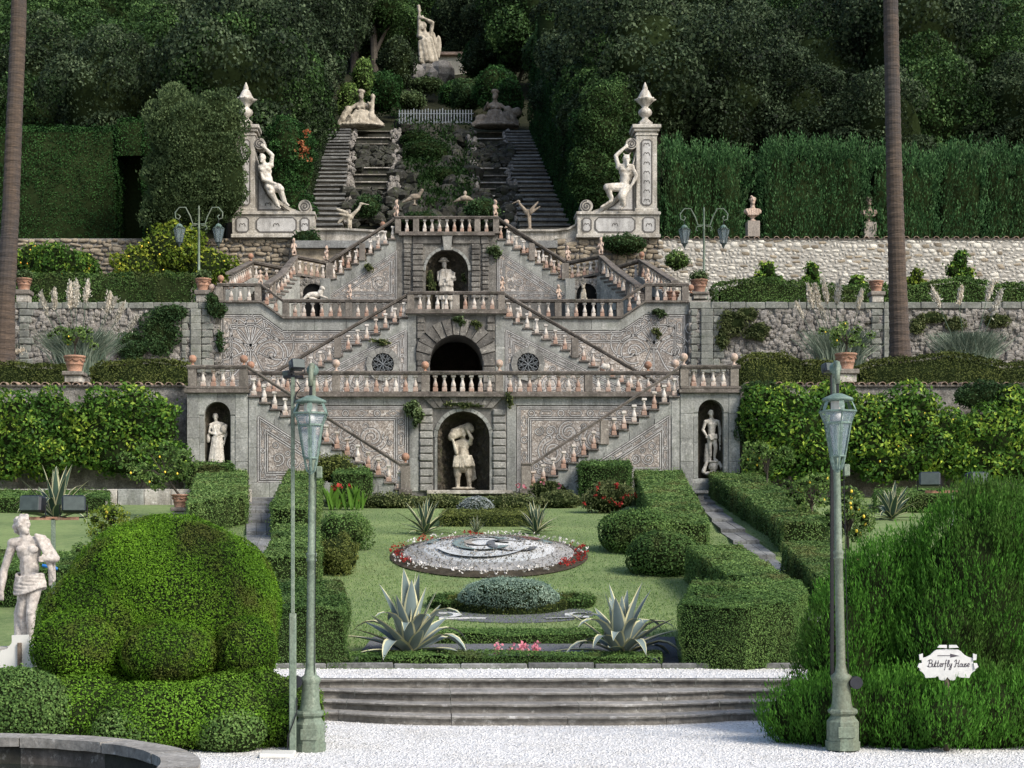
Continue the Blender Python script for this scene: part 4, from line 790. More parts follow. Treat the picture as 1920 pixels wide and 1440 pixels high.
MB().sweep([(wx(458, D1b), D1b, Z1 - .12), (wx(1282, D1b), D1b, Z1 - .12)], [(-.3, 0), (.3, 0), (.36, .06), (.36, .13), (-.3, .13)][::-1]).build('cornice', M['rail'], w1)
panel(w1, [(wx(a, D1b), wz(b, D1b)) for a, b in ((470, 922), (766, 922), (766, 761), (470, 761))], D1b - .02, 11, band=.5, fat=.17, maxr=.62)
panel(w1, [(wx(a, D1b), wz(b, D1b)) for a, b in ((969, 922), (1272, 922), (1272, 761), (969, 761))], D1b - .02, 12, band=.5, fat=.17, maxr=.62)
jit(MB().box(wx(800, D1b), wx(960, D1b), D1b - .5, D1b + 1.4, wz(927, D1b), wz(920, D1b), .02), .01).build('niche_sill', M['plaster'], w1)
# balustrade of the lower terrace
b1 = thing('terrace_balustrade', 'long lowest balustrade above the porter niche, terracotta balusters and ball finials', 'balustrade', (0, D1b, Z1))
flat_run(b1, D1b, 462, 1280, Z1, [630, 797, 936, 1103], seq(641, 788, 8) + seq(808, 926, 7) + seq(947, 1093, 8) + seq(476, 620, 8) + seq(1112, 1262, 8))
rail(b1, [(wx(460, D1b), D1b, Z1 + RH), (wx(1282, D1b), D1b, Z1 + RH)])
for i, p in enumerate((630, 797, 936, 470, 556)): ball(b1, (wx(p, D1b), D1b, Z1 + RH + .14), p in (936, 630))
ball(b1, (wx(1215, D1b), D1b, Z1 + RH + .14)); ball(b1, (wx(1266, D1b), D1b, Z1 + RH + .14), True)
# niche pavilions
def pavilion(label, blabel, p0, p1, nc, nw, ntop, side, bals, pst, seed):
    root = thing('niche_pavilion', label, 'wall', (wx(p0, D1), D1, 4.4)); cx = wx(nc, D1); w = nw * D1 / F; zs = wz(ntop, D1) - w / 2; mb = MB()
    z0 = wz(897, D1); arch_face(mb, wx(p0, D1) + .02, wx(p1, D1) - .02, 4.2, Z1 - .02, cx, w, zs, D1 + .03, D1 + .6, zb=z0); mb.box(wx(p0, D1) + .02, wx(p1, D1) - .02, D1 + 1.6, D1b + 2, 4.2, Z1 - .03); mb.box(wx(p0, D1) + .02, wx(p0, D1) + .4, D1 + .6, D1b, 4.2, Z1 - .03); mb.box(wx(p1, D1) - .4, wx(p1, D1) - .02, D1 + .6, D1b, 4.2, Z1 - .03); mb.build('wall_core', M['grey'], root)
    niche_shell(root, cx, w, z0, zs, D1 + .2, .75, M['darkrock'], lumps=200, seed=seed)
    sp = [p0 + .2, nc - nw / 2 - 9, nc - nw / 2, nc + nw / 2, nc + nw / 2 + 9, p1 - .2]
    for a, b, prd in ((sp[0], sp[1], .05), (sp[1], sp[2], .02), (sp[3], sp[4], .02), (sp[4], sp[5], .05)):
        e = [738, 776 + 8 * (seed % 2), 822, 866, 905] if b - a > 12 else [780, 830, 897]
        for i in range(len(e) - 1): jit(MB().box(wx(a, D1) + .005, wx(b, D1) - .005, D1 - prd + .03 - .003 * i, D1 + .1, wz(e[i + 1], D1) + .004, wz(e[i], D1) - .004, .014), .003, i).build('ashlar_block', M['grey'], root)
    for s_ in (-1, 1):                                    # spandrels beside the arch
        q = [(cx + s_ * (w / 2 + 9 * D1 / F), zs)] + [(cx + s_ * w / 2 * math.cos(t), zs + w / 2 * math.sin(t)) for t in [i * math.pi / 2 / 8 for i in range(9)]] + [(cx + s_ * .012, Z1 - .13), (cx + s_ * (w / 2 + 9 * D1 / F), Z1 - .13)]
        MB().prism(q, D1 - .012, D1 + .1).build('spandrel_slab', M['grey'], root)
    MB().box(wx(p0 - 4, D1), wx(p1 + 3, D1), D1 - .12, D1 + .3, 4.2, wz(905, D1), .02).build('base_plinth', M['grey'], root)
    MB().sweep([(wx(p0 - 3, D1), D1 + .1, Z1 - .16), (wx(p1 + 2, D1), D1 + .1, Z1 - .16)], [(-.3, 0), (.16, 0), (.28, .07), (.28, .15), (-.3, .15)][::-1]).build('cornice', M['rail'], root)
    b = thing('landing_balustrade', blabel, 'balustrade', (wx(p0, D1), D1, Z1)); flat_run(b, D1, p0, p1, Z1, pst, bals)
    x0, x1 = wx(p0 + 1, D1), wx(p1 - 1, D1); rail(b, [(x0, D1, Z1 + RH), (x1, D1, Z1 + RH)])
    for q in pst: ball(b, (wx(q, D1), D1, Z1 + RH + .14), side > 0)
    return root
pavilion('grey stone pavilion with arched niche holding the draped woman statue', 'short balustrade on top of the pavilion of the draped woman', 350, 465, 407.5, 49, 753, -1, (381, 400, 418, 436), (361, 457), 1)
pavilion('grey stone pavilion with arched niche holding the nude youth statue', 'short balustrade on top of the pavilion of the nude youth', 1275, 1388, 1333, 48, 749, 1, (1300, 1318, 1337, 1356), (1282, 1376), 2)
# lower flights
ls_, (xa, xb, dx, dz) = stair('lower_stair_flight', 'lowest stone stair flight falling rightward from the left pavilion', D1, D1b - D1 - .1, 466, Z1, 758, 4.95, 15, 4.2, (), [(482, 776), (482, 905), (682, 905)], 21)
def newel(root, x, y, z, h, bl=True):
    jit(MB().box(x - .2, x + .2, y - .2, y + .2, z - .2, z + h, .015), .004, 4).build('newel_post', M['post'], root); MB().box(x - .27, x + .27, y - .27, y + .27, z - .25, z - .02, .02).build('newel_base', M['rail'], root)
    if bl: ball(root, (x, y, z + h + .12))
newel(ls_, wx(760, D1), D1 + .06, 4.95, .92); rail(ls_, [(xa - .05, D1 + .06, Z1 + RH), (wx(750, D1), D1 + .06, 5.87), (wx(768, D1), D1 + .06, 5.87)])
rs_, (xa, xb, dx, dz) = stair('lower_stair_flight', 'lowest stone stair flight falling leftward from the right pavilion', D1, D1b - D1 - .1, 1274, Z1, 990, 4.95, 15, 4.2, (1133,), [(1258, 775), (1258, 897), (1070, 897)], 22)
newel(rs_, wx(986, D1), D1 + .06, 4.95, .92, False); rail(rs_, [(xa + .05, D1 + .06, Z1 + RH), (wx(997, D1), D1 + .06, 5.87), (wx(978, D1), D1 + .06, 5.87)])
for px0, px1, r_ in ((466, 481, ls_), (1259, 1274, rs_)):
    for k, (y0, y1) in enumerate(((752, 790), (790, 840), (840, 905))): jit(MB().box(wx(px0, D1), wx(px1, D1), D1 - .03 - .003 * k, D1 + .1, wz(y1, D1) + .004, wz(y0, D1), .012), .003, k).build('quoin', M['grey'], r_)
for px0, px1, r_ in ((466, 700, ls_), (1066, 1274, rs_)):
    for i in range(6):
        a, b = px0 + (px1 - px0) * i / 6, px0 + (px1 - px0) * (i + 1) / 6; jit(MB().box(wx(a, D1) + .004, wx(b, D1) - .004, D1 - .08, D1 + .1, 4.2, wz(905, D1) - .004, .015), .005, i).build('base_block', M['grey'], r_)
# ================================================================== TIER 2
Z2 = 14.2; D2, D2b = 79.0, 81.2
struct(MB().box(-60, 60, D2b + .05, 98, Z2 - .5, Z2).build('middle_terrace_floor', M['slab']))
w2 = thing('middle_retaining_wall', 'middle mosaic wall with black arched grotto mouth in dark rustication', 'wall', (0, D2, Z1))
cx = wx(855.5, D2); w = 99 * D2 / F; zs2 = wz(628, D2) - w / 2; mb = MB()
arch_face(mb, wx(764, D2), wx(946, D2), Z1 - .1, Z2 - .02, cx, w, zs2, D2 + .02, D2b + .3); mb.build('wall_core', M['fill'], w2)
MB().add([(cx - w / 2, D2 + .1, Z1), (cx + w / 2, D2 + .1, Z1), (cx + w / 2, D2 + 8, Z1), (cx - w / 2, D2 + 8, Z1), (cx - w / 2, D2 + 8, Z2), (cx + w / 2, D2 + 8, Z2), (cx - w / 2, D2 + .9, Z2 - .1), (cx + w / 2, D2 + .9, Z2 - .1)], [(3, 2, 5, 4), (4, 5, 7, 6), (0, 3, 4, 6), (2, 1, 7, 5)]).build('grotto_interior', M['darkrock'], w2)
R2 = w / 2
for i in range(13):                                       # radiating voussoirs, clipped to the square field
    a0, a1 = math.pi * i / 13 + .012, math.pi * (i + 1) / 13 - .012; x0, x1, zt2 = wx(781, D2), wx(928, D2), wz(592, D2)
    def out(a):
        c, s_ = math.cos(a), math.sin(a); t = 9
        if c > 1e-3: t = min(t, (x1 - cx) / c)
        if c < -1e-3: t = min(t, (x0 - cx) / c)
        if s_ > 1e-3: t = min(t, (zt2 - zs2) / s_)
        return t
    q = [(cx + R2 * math.cos(a0), zs2 + R2 * math.sin(a0))]; t0, t1 = min(out(a0), R2 * 1.62), min(out(a1), R2 * 1.62)
    q += [(cx + t0 * math.cos(a0), zs2 + t0 * math.sin(a0)), (cx + t1 * math.cos(a1), zs2 + t1 * math.sin(a1)), (cx + R2 * math.cos(a1), zs2 + R2 * math.sin(a1))]
    jit(MB().prism(q, D2 - .13 - .05 * (i % 2), D2 + .15), .015, i).build('voussoir', M['rustic'], w2)
for s_ in (-1, 1):
    e0, e1 = (781, 806) if s_ < 0 else (905, 928)
    blocks(w2, e0, e1, 672, 781, 7, D2, M['rustic'], .1)
    c0, c1 = (781, 797) if s_ < 0 else (912, 928); blocks(w2, c0, c1, 592, 636, 3, D2, M['rustic'], .07)
    g0, g1 = (764, 780) if s_ < 0 else (929, 946)
    for k, (y0, y1) in enumerate(((590, 650), (650, 715), (715, 781))): jit(MB().box(wx(g0, D2), wx(g1, D2), D2 - .03 - .003 * k, D2 + .1, wz(y1, D2) + .005, wz(y0, D2), .012), .004, k).build('pilaster_block', M['grey'], w2)
MB().sweep([(wx(760, D2), D2, Z2 - .13), (wx(950, D2), D2, Z2 - .13)], [(-.3, 0), (.25, 0), (.33, .06), (.33, .14), (-.3, .14)][::-1]).build('cornice', M['rail'], w2)
MB().box(wx(764, D2), wx(946, D2), D2 - .06, D2 + .1, wz(591, D2), Z2 - .14).build('frieze_slab', M['grey'], w2)
b2 = thing('terrace_balustrade', 'short balustrade on the landing directly above the black grotto arch', 'balustrade', (0, D2, Z2))
flat_run(b2, D2, 762, 950, Z2, [770, 855, 940], seq(779, 845, 4) + seq(864, 931, 4)); rail(b2, [(wx(764, D2), D2, Z2 + RH), (wx(946, D2), D2, Z2 + RH)])
# wing walls
def wing(label, blabel, sg, pts, seed, fl):
    root = thing('wing_wall', label, 'wall', (wx(pts[0][0], D2b), D2b, Z1)); P = [(wx(a, D2b), wz(b, D2b)) for a, b in pts]
    MB().prism([(P[0][0], Z1 - .1)] + [(x, z - .02) for x, z in P] + [(P[-1][0], Z1 - .1)], D2b + .02, D2b + .8).build('wall_core', M['fill'], root)
    for i in range(len(P) - 1):                           # grey band following the sloping top
        m = max(1, int(abs(P[i + 1][0] - P[i][0]) / 1.3))
        for k in range(m):
            t0, t1 = k / m, (k + 1) / m - .003; A = [P[i][0] + (P[i + 1][0] - P[i][0]) * t for t in (t0, t1)]; B = [P[i][1] + (P[i + 1][1] - P[i][1]) * t for t in (t0, t1)]
            jit(MB().prism([(A[0], B[0] - .58), (A[1], B[1] - .58), (A[1], B[1] - .02), (A[0], B[0] - .02)], D2b - .05 - .004 * (k % 2), D2b + .1), .003, k).build('frieze_slab', M['grey'], root)
    pol = [(P[0][0] + sg * .15, wz(735, D2b))] + [(P[0][0] + sg * .15, P[0][1] - .6)] + [(x, z - .6) for x, z in P[1:-1]] + [(P[-1][0], P[-1][1] - .6), (P[-1][0], wz(735, D2b))]
    fx, fz = wx(fl[0], D2b), wz(fl[1], D2b)
    def flower(dr):
        for k in range(-2, 3):
            a = math.pi / 2 + k * .42; L = 1.75 - .18 * abs(k); tip = (fx + L * math.cos(a), fz + L * math.sin(a)); n_ = (-math.sin(a) * .26, math.cos(a) * .26)
            mid_ = (fx + L * .62 * math.cos(a), fz + L * .62 * math.sin(a))
            dr(bez([(fx, fz), (mid_[0] + n_[0], mid_[1] + n_[1]), (mid_[0] + n_[0] * 1.7, mid_[1] + n_[1] * 1.7), tip], 12)); dr(bez([(fx, fz), (mid_[0] - n_[0], mid_[1] - n_[1]), (mid_[0] - n_[0] * 1.7, mid_[1] - n_[1] * 1.7), tip], 12))
        for s2 in (-1, 1):
            for r_, oy in ((.95, -.45), (.7, -.42), (.45, -.4)): dr(spiral((fx + s2 * 1.05, fz + oy), r_, math.pi / 2 * (1 + s2) + s2 * 0, .82, -s2, 26, .8 if r_ > .5 else .2))
            dr(circ((fx + s2 * 1.05, fz - .42), .16, 12), None, True)
            dr(bez([(fx, fz - .1), (fx + s2 * .5, fz - .6), (fx + s2 * .35, fz - 1.6), (fx + s2 * 1.7, fz - 1.75)], 16)); dr(spiral((fx + s2 * 1.9, fz + .75), .42, 0, 1.4, s2, 24))
            dr(bez([(fx + s2 * .3, fz - .2), (fx + s2 * 1.9, fz - 1.3), (fx + s2 * 2.4, fz - .2), (fx + s2 * 2.1, fz + .5)], 16))
        dr([(fx, fz - 2.2), (fx, fz - .05)])
    flower.zone = (fx, fz - .1, 2.35)
    panel(root, pol, D2b - .02, seed, extra=flower, band=.5, fat=.1)
    b = thing('terrace_balustrade', blabel, 'balustrade', (P[0][0], D2b, Z2)); bp = [(x, D2b, z) for x, z in P]
    MB().sweep(bp, [(-.2, 0), (-.2, .1), (.2, .1), (.2, 0)][::-1]).build('plinth', M['rail'], b); rail(b, [(x, y, z + RH) for x, y, z in bp])
    return root, b, P
wl, bl2, Pl = wing('left middle mosaic wall with big flower scroll', 'balustrade zigzagging along the left middle mosaic wall', 1, [(408, 568), (490, 568), (531, 598), (768, 598)], 31, (470, 650))
wr, br2, Pr = wing('right middle mosaic wall with big flower scroll', 'balustrade zigzagging along the right middle mosaic wall', -1, [(1291, 568), (1209, 568), (1164, 598), (942, 598)], 32, (1226, 645))
def zint(P, x):
    Q = sorted(P); return float(np.interp(x, [q[0] for q in Q], [q[1] for q in Q]))
for b, P, ps, bs in ((bl2, Pl, (412, 484, 536, 654), [433, 450, 467, 500, 517] + seq(545, 645, 6) + seq(663, 760, 6)), (br2, Pr, (1284, 1215, 1162, 1046), [1232, 1247, 1263, 1180, 1197] + seq(1056, 1153, 6) + seq(948, 1037, 5))):
    for q in ps: x = wx(q, D2b); post(b, (x, D2b, zint(P, x) + .1), RH - .1)
    for q in bs: x = wx(q, D2b); baluster(b, (x, D2b, zint(P, x) + .1))
ball(br2, (wx(1297, D2b), D2b + .3, wz(568, D2b) + .55)); ball(bl2, (wx(396, D2b), D2b + .3, wz(568, D2b) + .5), True); ball(bl2, (wx(414, D2b), D2b, wz(568, D2b) + RH + .14)); 
# middle flights
hl = (wx(718, D2), wz(683, D2), 32 * D2 / F); hr = (wx(990, D2), wz(683, D2), 32 * D2 / F)
s2l, (xa, xb, dx, dz) = stair('middle_stair_flight', 'middle stone stair flight falling leftward over the left round grated window', D2, D2b - D2 - .05, 766, Z2, 434, Z1 + .05, 19, Z1 - .1, (633,), [(763, 616), (763, 760), (480, 760)], 41, hl)
rail(s2l, [(xa + .05, D2 + .06, Z2 + RH), (xb, D2 + .06, Z1 + RH)])
s2r, (xa, xb, dx, dz) = stair('middle_stair_flight', 'middle stone stair flight falling rightward over the right round grated window', D2, D2b - D2 - .05, 944, Z2, 1280, Z1 + .05, 19, Z1 - .1, (1078,), [(947, 616), (947, 760), (1235, 760)], 42, hr)
rail(s2r, [(xa - .05, D2 + .06, Z2 + RH), (xb, D2 + .06, Z1 + RH)])
def oculus(label, c, r, D):
    root = thing('round_window', label, 'window', (c[0], D, c[1])); n = 12
    for i in range(n):
        a0, a1 = 6.2832 * i / n + .012, 6.2832 * (i + 1) / n - .012; r0, r1 = r * .66, r
        MB().prism([(c[0] + r0 * math.cos(a0), c[1] + r0 * math.sin(a0)), (c[0] + r1 * math.cos(a0), c[1] + r1 * math.sin(a0)), (c[0] + r1 * math.cos(a1), c[1] + r1 * math.sin(a1)), (c[0] + r0 * math.cos(a1), c[1] + r0 * math.sin(a1))], D - .1, D).build('frame_stone', M['palerustic'], root)
    MB().prism(circ(c, r * .67, 24), D - .035, D - .02).build('opening_shade', M['void'], root)  # black disc painted as the shade behind the grille
    mb = MB()
    for k in range(8):
        a = k * math.pi / 4; d = (math.cos(a), math.sin(a)); q = (math.cos(a + .39), math.sin(a + .39))
        mb.tube([(c[0], D - .06, c[1]), (c[0] + d[0] * r * .64, D - .06, c[1] + d[1] * r * .64)], .012, 5)
        p = bez([(c[0], c[1]), (c[0] + d[0] * r * .3, c[1] + d[1] * r * .3), (c[0] + q[0] * r * .7, c[1] + q[1] * r * .7), (c[0] + q[0] * r * .3 + d[0] * r * .25, c[1] + q[1] * r * .3 + d[1] * r * .25)], 9); mb.tube([(x, D - .065, z) for x, z in p], .012, 4)
        p = circ((c[0] + q[0] * r * .45, c[1] + q[1] * r * .45), r * .13, 9); mb.tube([(x, D - .07, z) for x, z in p + p[:1]], .011, 4)
    mb.build('iron_grille', M['railiron'], root)
M['void'] = flat('painted_shade_black', (.01, .01, .01), 1, spec=0)  # black stands in for shade behind the grilles and in the small grottoes
oculus('round stone window with iron grille left of the grotto arch', hl[:2], hl[2], D2 - .02); oculus('round stone window with iron grille right of the grotto arch', hr[:2], hr[2], D2 - .02)
# ================================================================== TIER 3
Z3 = 20.42; D3 = 91.0; D3b = 93.0
w3 = thing('upper_retaining_wall', 'topmost dark rusticated wall with arched niche of the hatted peasant', 'wall', (0, D3, Z2))
cx = wx(838, D3); w = 80 * D3 / F; zs3 = wz(468, D3) - w / 2; mb = MB()
arch_face(mb, wx(741, D3), wx(934, D3), Z2 - .1, Z3 - .02, cx, w, zs3, D3 + .02, D3b); mb.build('wall_core', M['rustic'], w3)
MB().box(wx(556, 94), wx(1040, 94), D3b + .25, D3b + .8, 14, Z3 - .05).build('back_wall', M['rubble2'], w3)
niche_shell(w3, cx, w, Z2, zs3, D3 + .12, 1.4, M['darkrock'], lumps=220, seed=9)
for a, b, n in ((756, 770, 12), (773, 794, 10), (883, 900, 10), (903, 917, 12)): blocks(w3, a, b, 458, 560, n, D3, M['rustic'], .14 if n == 10 else .08, seed=n)
for a, b in ((756, 772), (773, 828), (848, 900), (901, 917)): jit(MB().box(wx(a, D3) + .01, wx(b, D3) - .01, D3 - .1, D3 + .1, wz(458, D3) + .01, wz(443, D3), .03), .01, a).build('lintel_block', M['rustic'], w3)
jit(MB().prism([(wx(829, D3), wz(443, D3)), (wx(848, D3), wz(443, D3)), (wx(846, D3), wz(470, D3)), (wx(832, D3), wz(470, D3))], D3 - .25, D3 + .1), .01).build('keystone', M['palerustic'], w3)
for i in range(12):
    a0, a1 = math.pi * i / 12 + .01, math.pi * (i + 1) / 12 - .01; r0, r1 = 40 * D3 / F, 45 * D3 / F
    MB().prism([(cx + r0 * math.cos(a0), zs3 + r0 * math.sin(a0)), (cx + r1 * math.cos(a0), zs3 + r1 * math.sin(a0)), (cx + r1 * math.cos(a1), zs3 + r1 * math.sin(a1)), (cx + r0 * math.cos(a1), zs3 + r0 * math.sin(a1))], D3 - .08, D3 + .12).build('arch_stone', M['grey'], w3)
MB().sweep([(wx(748, D3), D3, Z3 - .13), (wx(928, D3), D3, Z3 - .13)], [(-.3, 0), (.25, 0), (.33, .06), (.33, .14), (-.3, .14)][::-1]).build('cornice', M['rail'], w3)
b3 = thing('terrace_balustrade', 'topmost balustrade above the niche of the hatted peasant', 'balustrade', (0, D3, Z3))
flat_run(b3, D3, 740, 937, Z3, [746, 780, 895, 930], [763] + seq(789, 887, 7) + [912]); rail(b3, [(wx(741, D3), D3, Z3 + RH), (wx(935, D3), D3, Z3 + RH)])
zl = wz(522, D3) + .02
s3l, (xa, xb, dx, dz) = stair('upper_stair_flight', 'topmost sunlit stair flight falling leftward from the hatted peasant niche', D3, D3b - D3, 743, Z3, 618, zl, 9, Z2 - .1, (679,), [(745, 468), (745, 562), (604, 562)], 51)
rail(s3l, [(xa, D3 + .06, Z3 + RH), (xb, D3 + .06, zl + RH)]); post(s3l, (xb, D3 + .06, zl - .1), RH + .1, .2); ball(s3l, (wx(716, D3), D3 + 1.9, wz(417, D3)))
s3r, (xa, xb, dx, dz) = stair('upper_stair_flight', 'topmost shaded stair flight falling rightward from the hatted peasant niche', D3, D3b - D3, 932, Z3, 1060, zl, 9, Z2 - .1, (997,), [(932, 468), (932, 562), (1075, 562)], 52)
rail(s3r, [(xa, D3 + .06, Z3 + RH), (xb, D3 + .06, zl + RH)]); post(s3r, (xb, D3 + .06, zl - .1), RH + .1, .2); ball(s3r, (wx(952, D3), D3 + 1.9, wz(415, D3)), True)
# back parapets of the upper flights
for r_, a, b in ((s3l, 716, 608), (s3r, 952, 1070)):
    p0, p1 = (wx(a, D3b), D3b, wz(430, D3b)), (wx(b, D3b), D3b, wz(497, D3b)); rail(r_, [p0, p1])
    for i in range(8): t = (i + .5) / 8; q = Vector(p0).lerp(Vector(p1), t); baluster(r_, (q.x, q.y, q.z - HB))
# winding lower part: landing over a small grotto, then a short flight down to the wing landing
def winder(label, sg, pts_front, pts_back, gro, seed):
    A, B, C, E = [Vector(p) for p in pts_front]
    root = thing('winding_stair', label, 'staircase', (B.x, B.y, Z2)); mb = MB()
    mb.plan([(A.x, A.y), (B.x, B.y), (B.x, B.y + 3.2), (A.x, A.y + 3.2)], Z2 - .1, A.z - .12); mb.build('landing_core', M['fill'], root)
    MB().sweep([A - Vector((0, 0, .02)), B - Vector((0, 0, .02))], [(-.3, -.12), (.25, -.12), (.25, 0), (-.3, 0)] if sg > 0 else [(-.25, -.12), (.3, -.12), (.3, 0), (-.25, 0)]).build('cornice', M['rail'], root)
    rail(root, [A + Vector((0, 0, RH)), B + Vector((0, 0, RH)), C + Vector((0, 0, RH)), E + Vector((0, 0, RH))])
    for i in range(5): q = A.lerp(B, (i + .6) / 5.4); baluster(root, q)
    for q in (B, C.lerp(E, .55)): post(root, q - Vector((0, 0, .1)), RH + .1, .17)
    n = 9
    for i in range(n):
        t = (i + .5) / n; q = B.lerp(C, t / .5) if t < .5 else C.lerp(E, (t - .5) / .5)
        z = q.z; o = Vector(pts_back[0]).lerp(Vector(pts_back[1]), t); d = (Vector((o.x, o.y, 0)) - Vector((q.x, q.y, 0))); l = d.length; d.normalize(); pr = Vector((-d.y, d.x, 0)) * .33
        c = [q - pr - d * .15, q + pr - d * .15, q + pr + d * l, q - pr + d * l]; mb = MB(); mb.plan([(p.x, p.y) for p in c], Z2 - .1 if i % 3 == 0 else z - 1.2, z - .09); mb.build('riser', M['grey'], root)
        mb = MB(); c = [q - pr * 1.1 - d * .2, q + pr * 1.1 - d * .2, q + pr * 1.1 + d * l, q - pr * 1.1 + d * l]; mb.plan([(p.x, p.y) for p in c], z - .089, z); mb.build('step', M['step'], root)
        baluster(root, q)
    K = [Vector(p) for p in pts_back[2:]]; rail(root, [k + Vector((0, 0, RH)) for k in K])
    for a, b in zip(K[:-1], K[1:]):
        m = max(2, int((b - a).length / .55))
        for i in range(m): baluster(root, a.lerp(b, (i + .5) / m))
        MB().sweep([a, b], [(-.2, -1.2), (.2, -1.2), (.2, 0), (-.2, 0)]).build('parapet_wall', M['grey'], root)
    post(root, K[1] - Vector((0, 0, .1)), RH + .1, .17); ball(root, K[1] + Vector((0, 0, RH + .14)))
    # small grotto under the landing
    gx, gz, gw = gro; y = min(A.y, B.y) - .12; mb = MB(); rg = random.Random(seed)
    x0, x1 = sorted((A.x, B.x)); arch_face(mb, x0 + .05, x1 - .05, Z2, min(A.z, B.z) - .15, gx, gw, gz, y, y + .12, 8); mb.build('grotto_front', M['spugne'], root)
    mb = MB()
    for i in range(110):
        x, z = rg.uniform(x0, x1), rg.uniform(Z2, min(A.z, B.z) - .2)
        if math.hypot((x - gx), max(0, z - gz)) < gw / 2: continue
        s_ = rg.uniform(.05, .14); mb.sphere((x, y, z), (s_, s_ * .7, s_ * rg.uniform(.7, 1.4)), 5, 4)
    stuff(mb.build('grotto_rocks', M['spugne'], root))
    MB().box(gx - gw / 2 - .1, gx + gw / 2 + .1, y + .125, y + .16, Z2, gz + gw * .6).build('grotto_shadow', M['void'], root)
    for x in (x0, x1): jit(MB().box(x - .28, x + .28, y - .08, y + .3, Z2, min(A.z, B.z) - .16, .015), .004).build('pilaster_block', M['grey'], root)
Wp = lambda px, py, D: tuple(W(px, py, D))
winder('left winding stair over small grotto of the reclining lion', 1, [Wp(612, 523, 91.1), Wp(553, 512, 90.2), Wp(528, 545, 87.5), Wp(497, 568, 84)], [Wp(500, 540, 94), Wp(432, 575, 87), Wp(548, 536, 93), Wp(470, 521, 92), Wp(430, 544, 86)], (wx(587, 90.4), wz(552, 90.4), 38 * 90.4 / F), 5)
winder('right winding stair over small grotto of the seated animal', -1, [Wp(1066, 523, 91.1), Wp(1128, 511, 90.2), Wp(1160, 540, 87.5), Wp(1197, 568, 84)], [Wp(1190, 540, 94), Wp(1262, 575, 87), Wp(1140, 536, 93), Wp(1203, 518, 92), Wp(1266, 560, 86)], (wx(1099, 90.4), wz(552, 90.4), 38 * 90.4 / F), 6)
# ------------------------------------------------------------------ side terraces and their walls
def half_tile(r=.15, L=.55, t=.03, n=7):
    mb = MB(); vs = []
    for y in (0, L):
        for rr in (r, r - t):
            k = 1 if y == 0 else .86
            vs += [(rr * k * math.cos(math.pi * i / (n - 1)), y, rr * k * .8 * math.sin(math.pi * i / (n - 1))) for i in range(n)]
    f = []
    for i in range(n - 1):
        f += [(i, i + 1, 2 * n + i + 1, 2 * n + i), (n + i + 1, n + i, 3 * n + i, 3 * n + i + 1), (i + 1, i, n + i, n + i + 1), (2 * n + i, 2 * n + i + 1, 3 * n + i + 1, 3 * n + i)]
    return mb.add(vs, f).mesh('roof_tile', M['tile'])
TILE = half_tile()
def tiles(root, D, pa, pb, step, z, s=1.):
    n = int((pb - pa) / step)
    for i in range(n):
        o = link('roof_tile', TILE, root); o.location = (wx(pa + step * (i + .5), D), D - .18, z + random.uniform(-.01, .01)); o.rotation_euler = (random.uniform(.02, .1), 0, random.uniform(-.06, .06)); o.scale = (s * random.uniform(.95, 1.05), 1, s)
    MB().box(wx(pa, D), wx(pb, D), D - .12, D + .45, z - .07, z).build('tile_bed', M['rail'], root)
def side_wall1(label, pa, pb, ta, tb):
    root = thing('side_wall', label, 'wall', (wx(pa, 67), 67, 4.4)); zt1 = wz(722, 67)
    MB().box(wx(pa, 67), wx(pb, 67), 67, 67.6, 4.2, zt1 - .07).build('wall_face', M['spugne'], root); tiles(root, 67, ta, tb, 19.3, zt1)
side_wall1('lower left garden wall with tile coping behind glossy citrus', -700, 349, -20, 347)
side_wall1('lower right garden wall with tile coping behind citrus and ivy', 1389, 2700, 1392, 1950)
for s_, a, b in ((-1, -60, wx(408, 81)), (1, wx(1291, 81), 60)): struct(MB().box(a, b, 81.8, 99, 14, 14.82).build('upper_side_terrace', M['soil']))
def rough_wall(name, label, D, pa, pb, pt, pbt, coping, seed, bts=(), lumpn=1100):
    root = thing(name, label, 'wall', (wx(pa, D), D, wz(pbt, D))); MB().box(wx(pa, D), wx(pb, D), D + .02, D + .7, wz(pbt + 95, D), wz(pt, D)).build('wall_core', M['spugne'], root)
    n = int((pb - pa) / coping); rg = random.Random(seed); e = [pa + (pb - pa) * i / n + (rg.uniform(-4, 4) if 0 < i < n else 0) for i in range(n + 1)]
    for i in range(n): jit(MB().box(wx(e[i], D) + .01, wx(e[i + 1], D) - .01, D - .1 - rg.uniform(0, .03), D + .75, wz(pt + 11, D), wz(pt - rg.uniform(0, 1.5), D), .03), .015, i).build('coping_stone', M['ashlar'], root)
    mb = MB()
    for i in range(lumpn):
        s_ = rg.uniform(.07, .2); mb.sphere((wx(rg.uniform(max(pa, -10), min(pb, 1930)), D), D, wz(rg.uniform(pt + 14, pbt), D)), (s_ * rg.uniform(.7, 1.5), s_ * .8, s_ * rg.uniform(.7, 1.3)), 6, 4)
    stuff(mb.build('rough_rock', M['spugne'], root))
    for (a, b, kind) in bts:
        k = 9; 
        for i in range(k):
            y0, y1 = pt + 12 + (pbt - pt - 12) * i / k, pt + 12 + (pbt - pt - 12) * (i + 1) / k
            if kind: jit(MB().box(wx(a, D) + .01, wx(b, D) - .01, D - .22, D + .1, wz(y1, D) + .008, wz(y0, D), .02), .008, i).build('pilaster_block', M['ashlar'], root)
            else: jit(MB().box(wx(a, D) + .01, wx(b, D) - .01 + rg.uniform(-.2, .1), D - .12 - rg.uniform(0, .06), D + .1, wz(y1, D) + .012, wz(y0, D) - .012, .05), .02, i).build('ashlar_block', M['ashlar'], root)
    return root
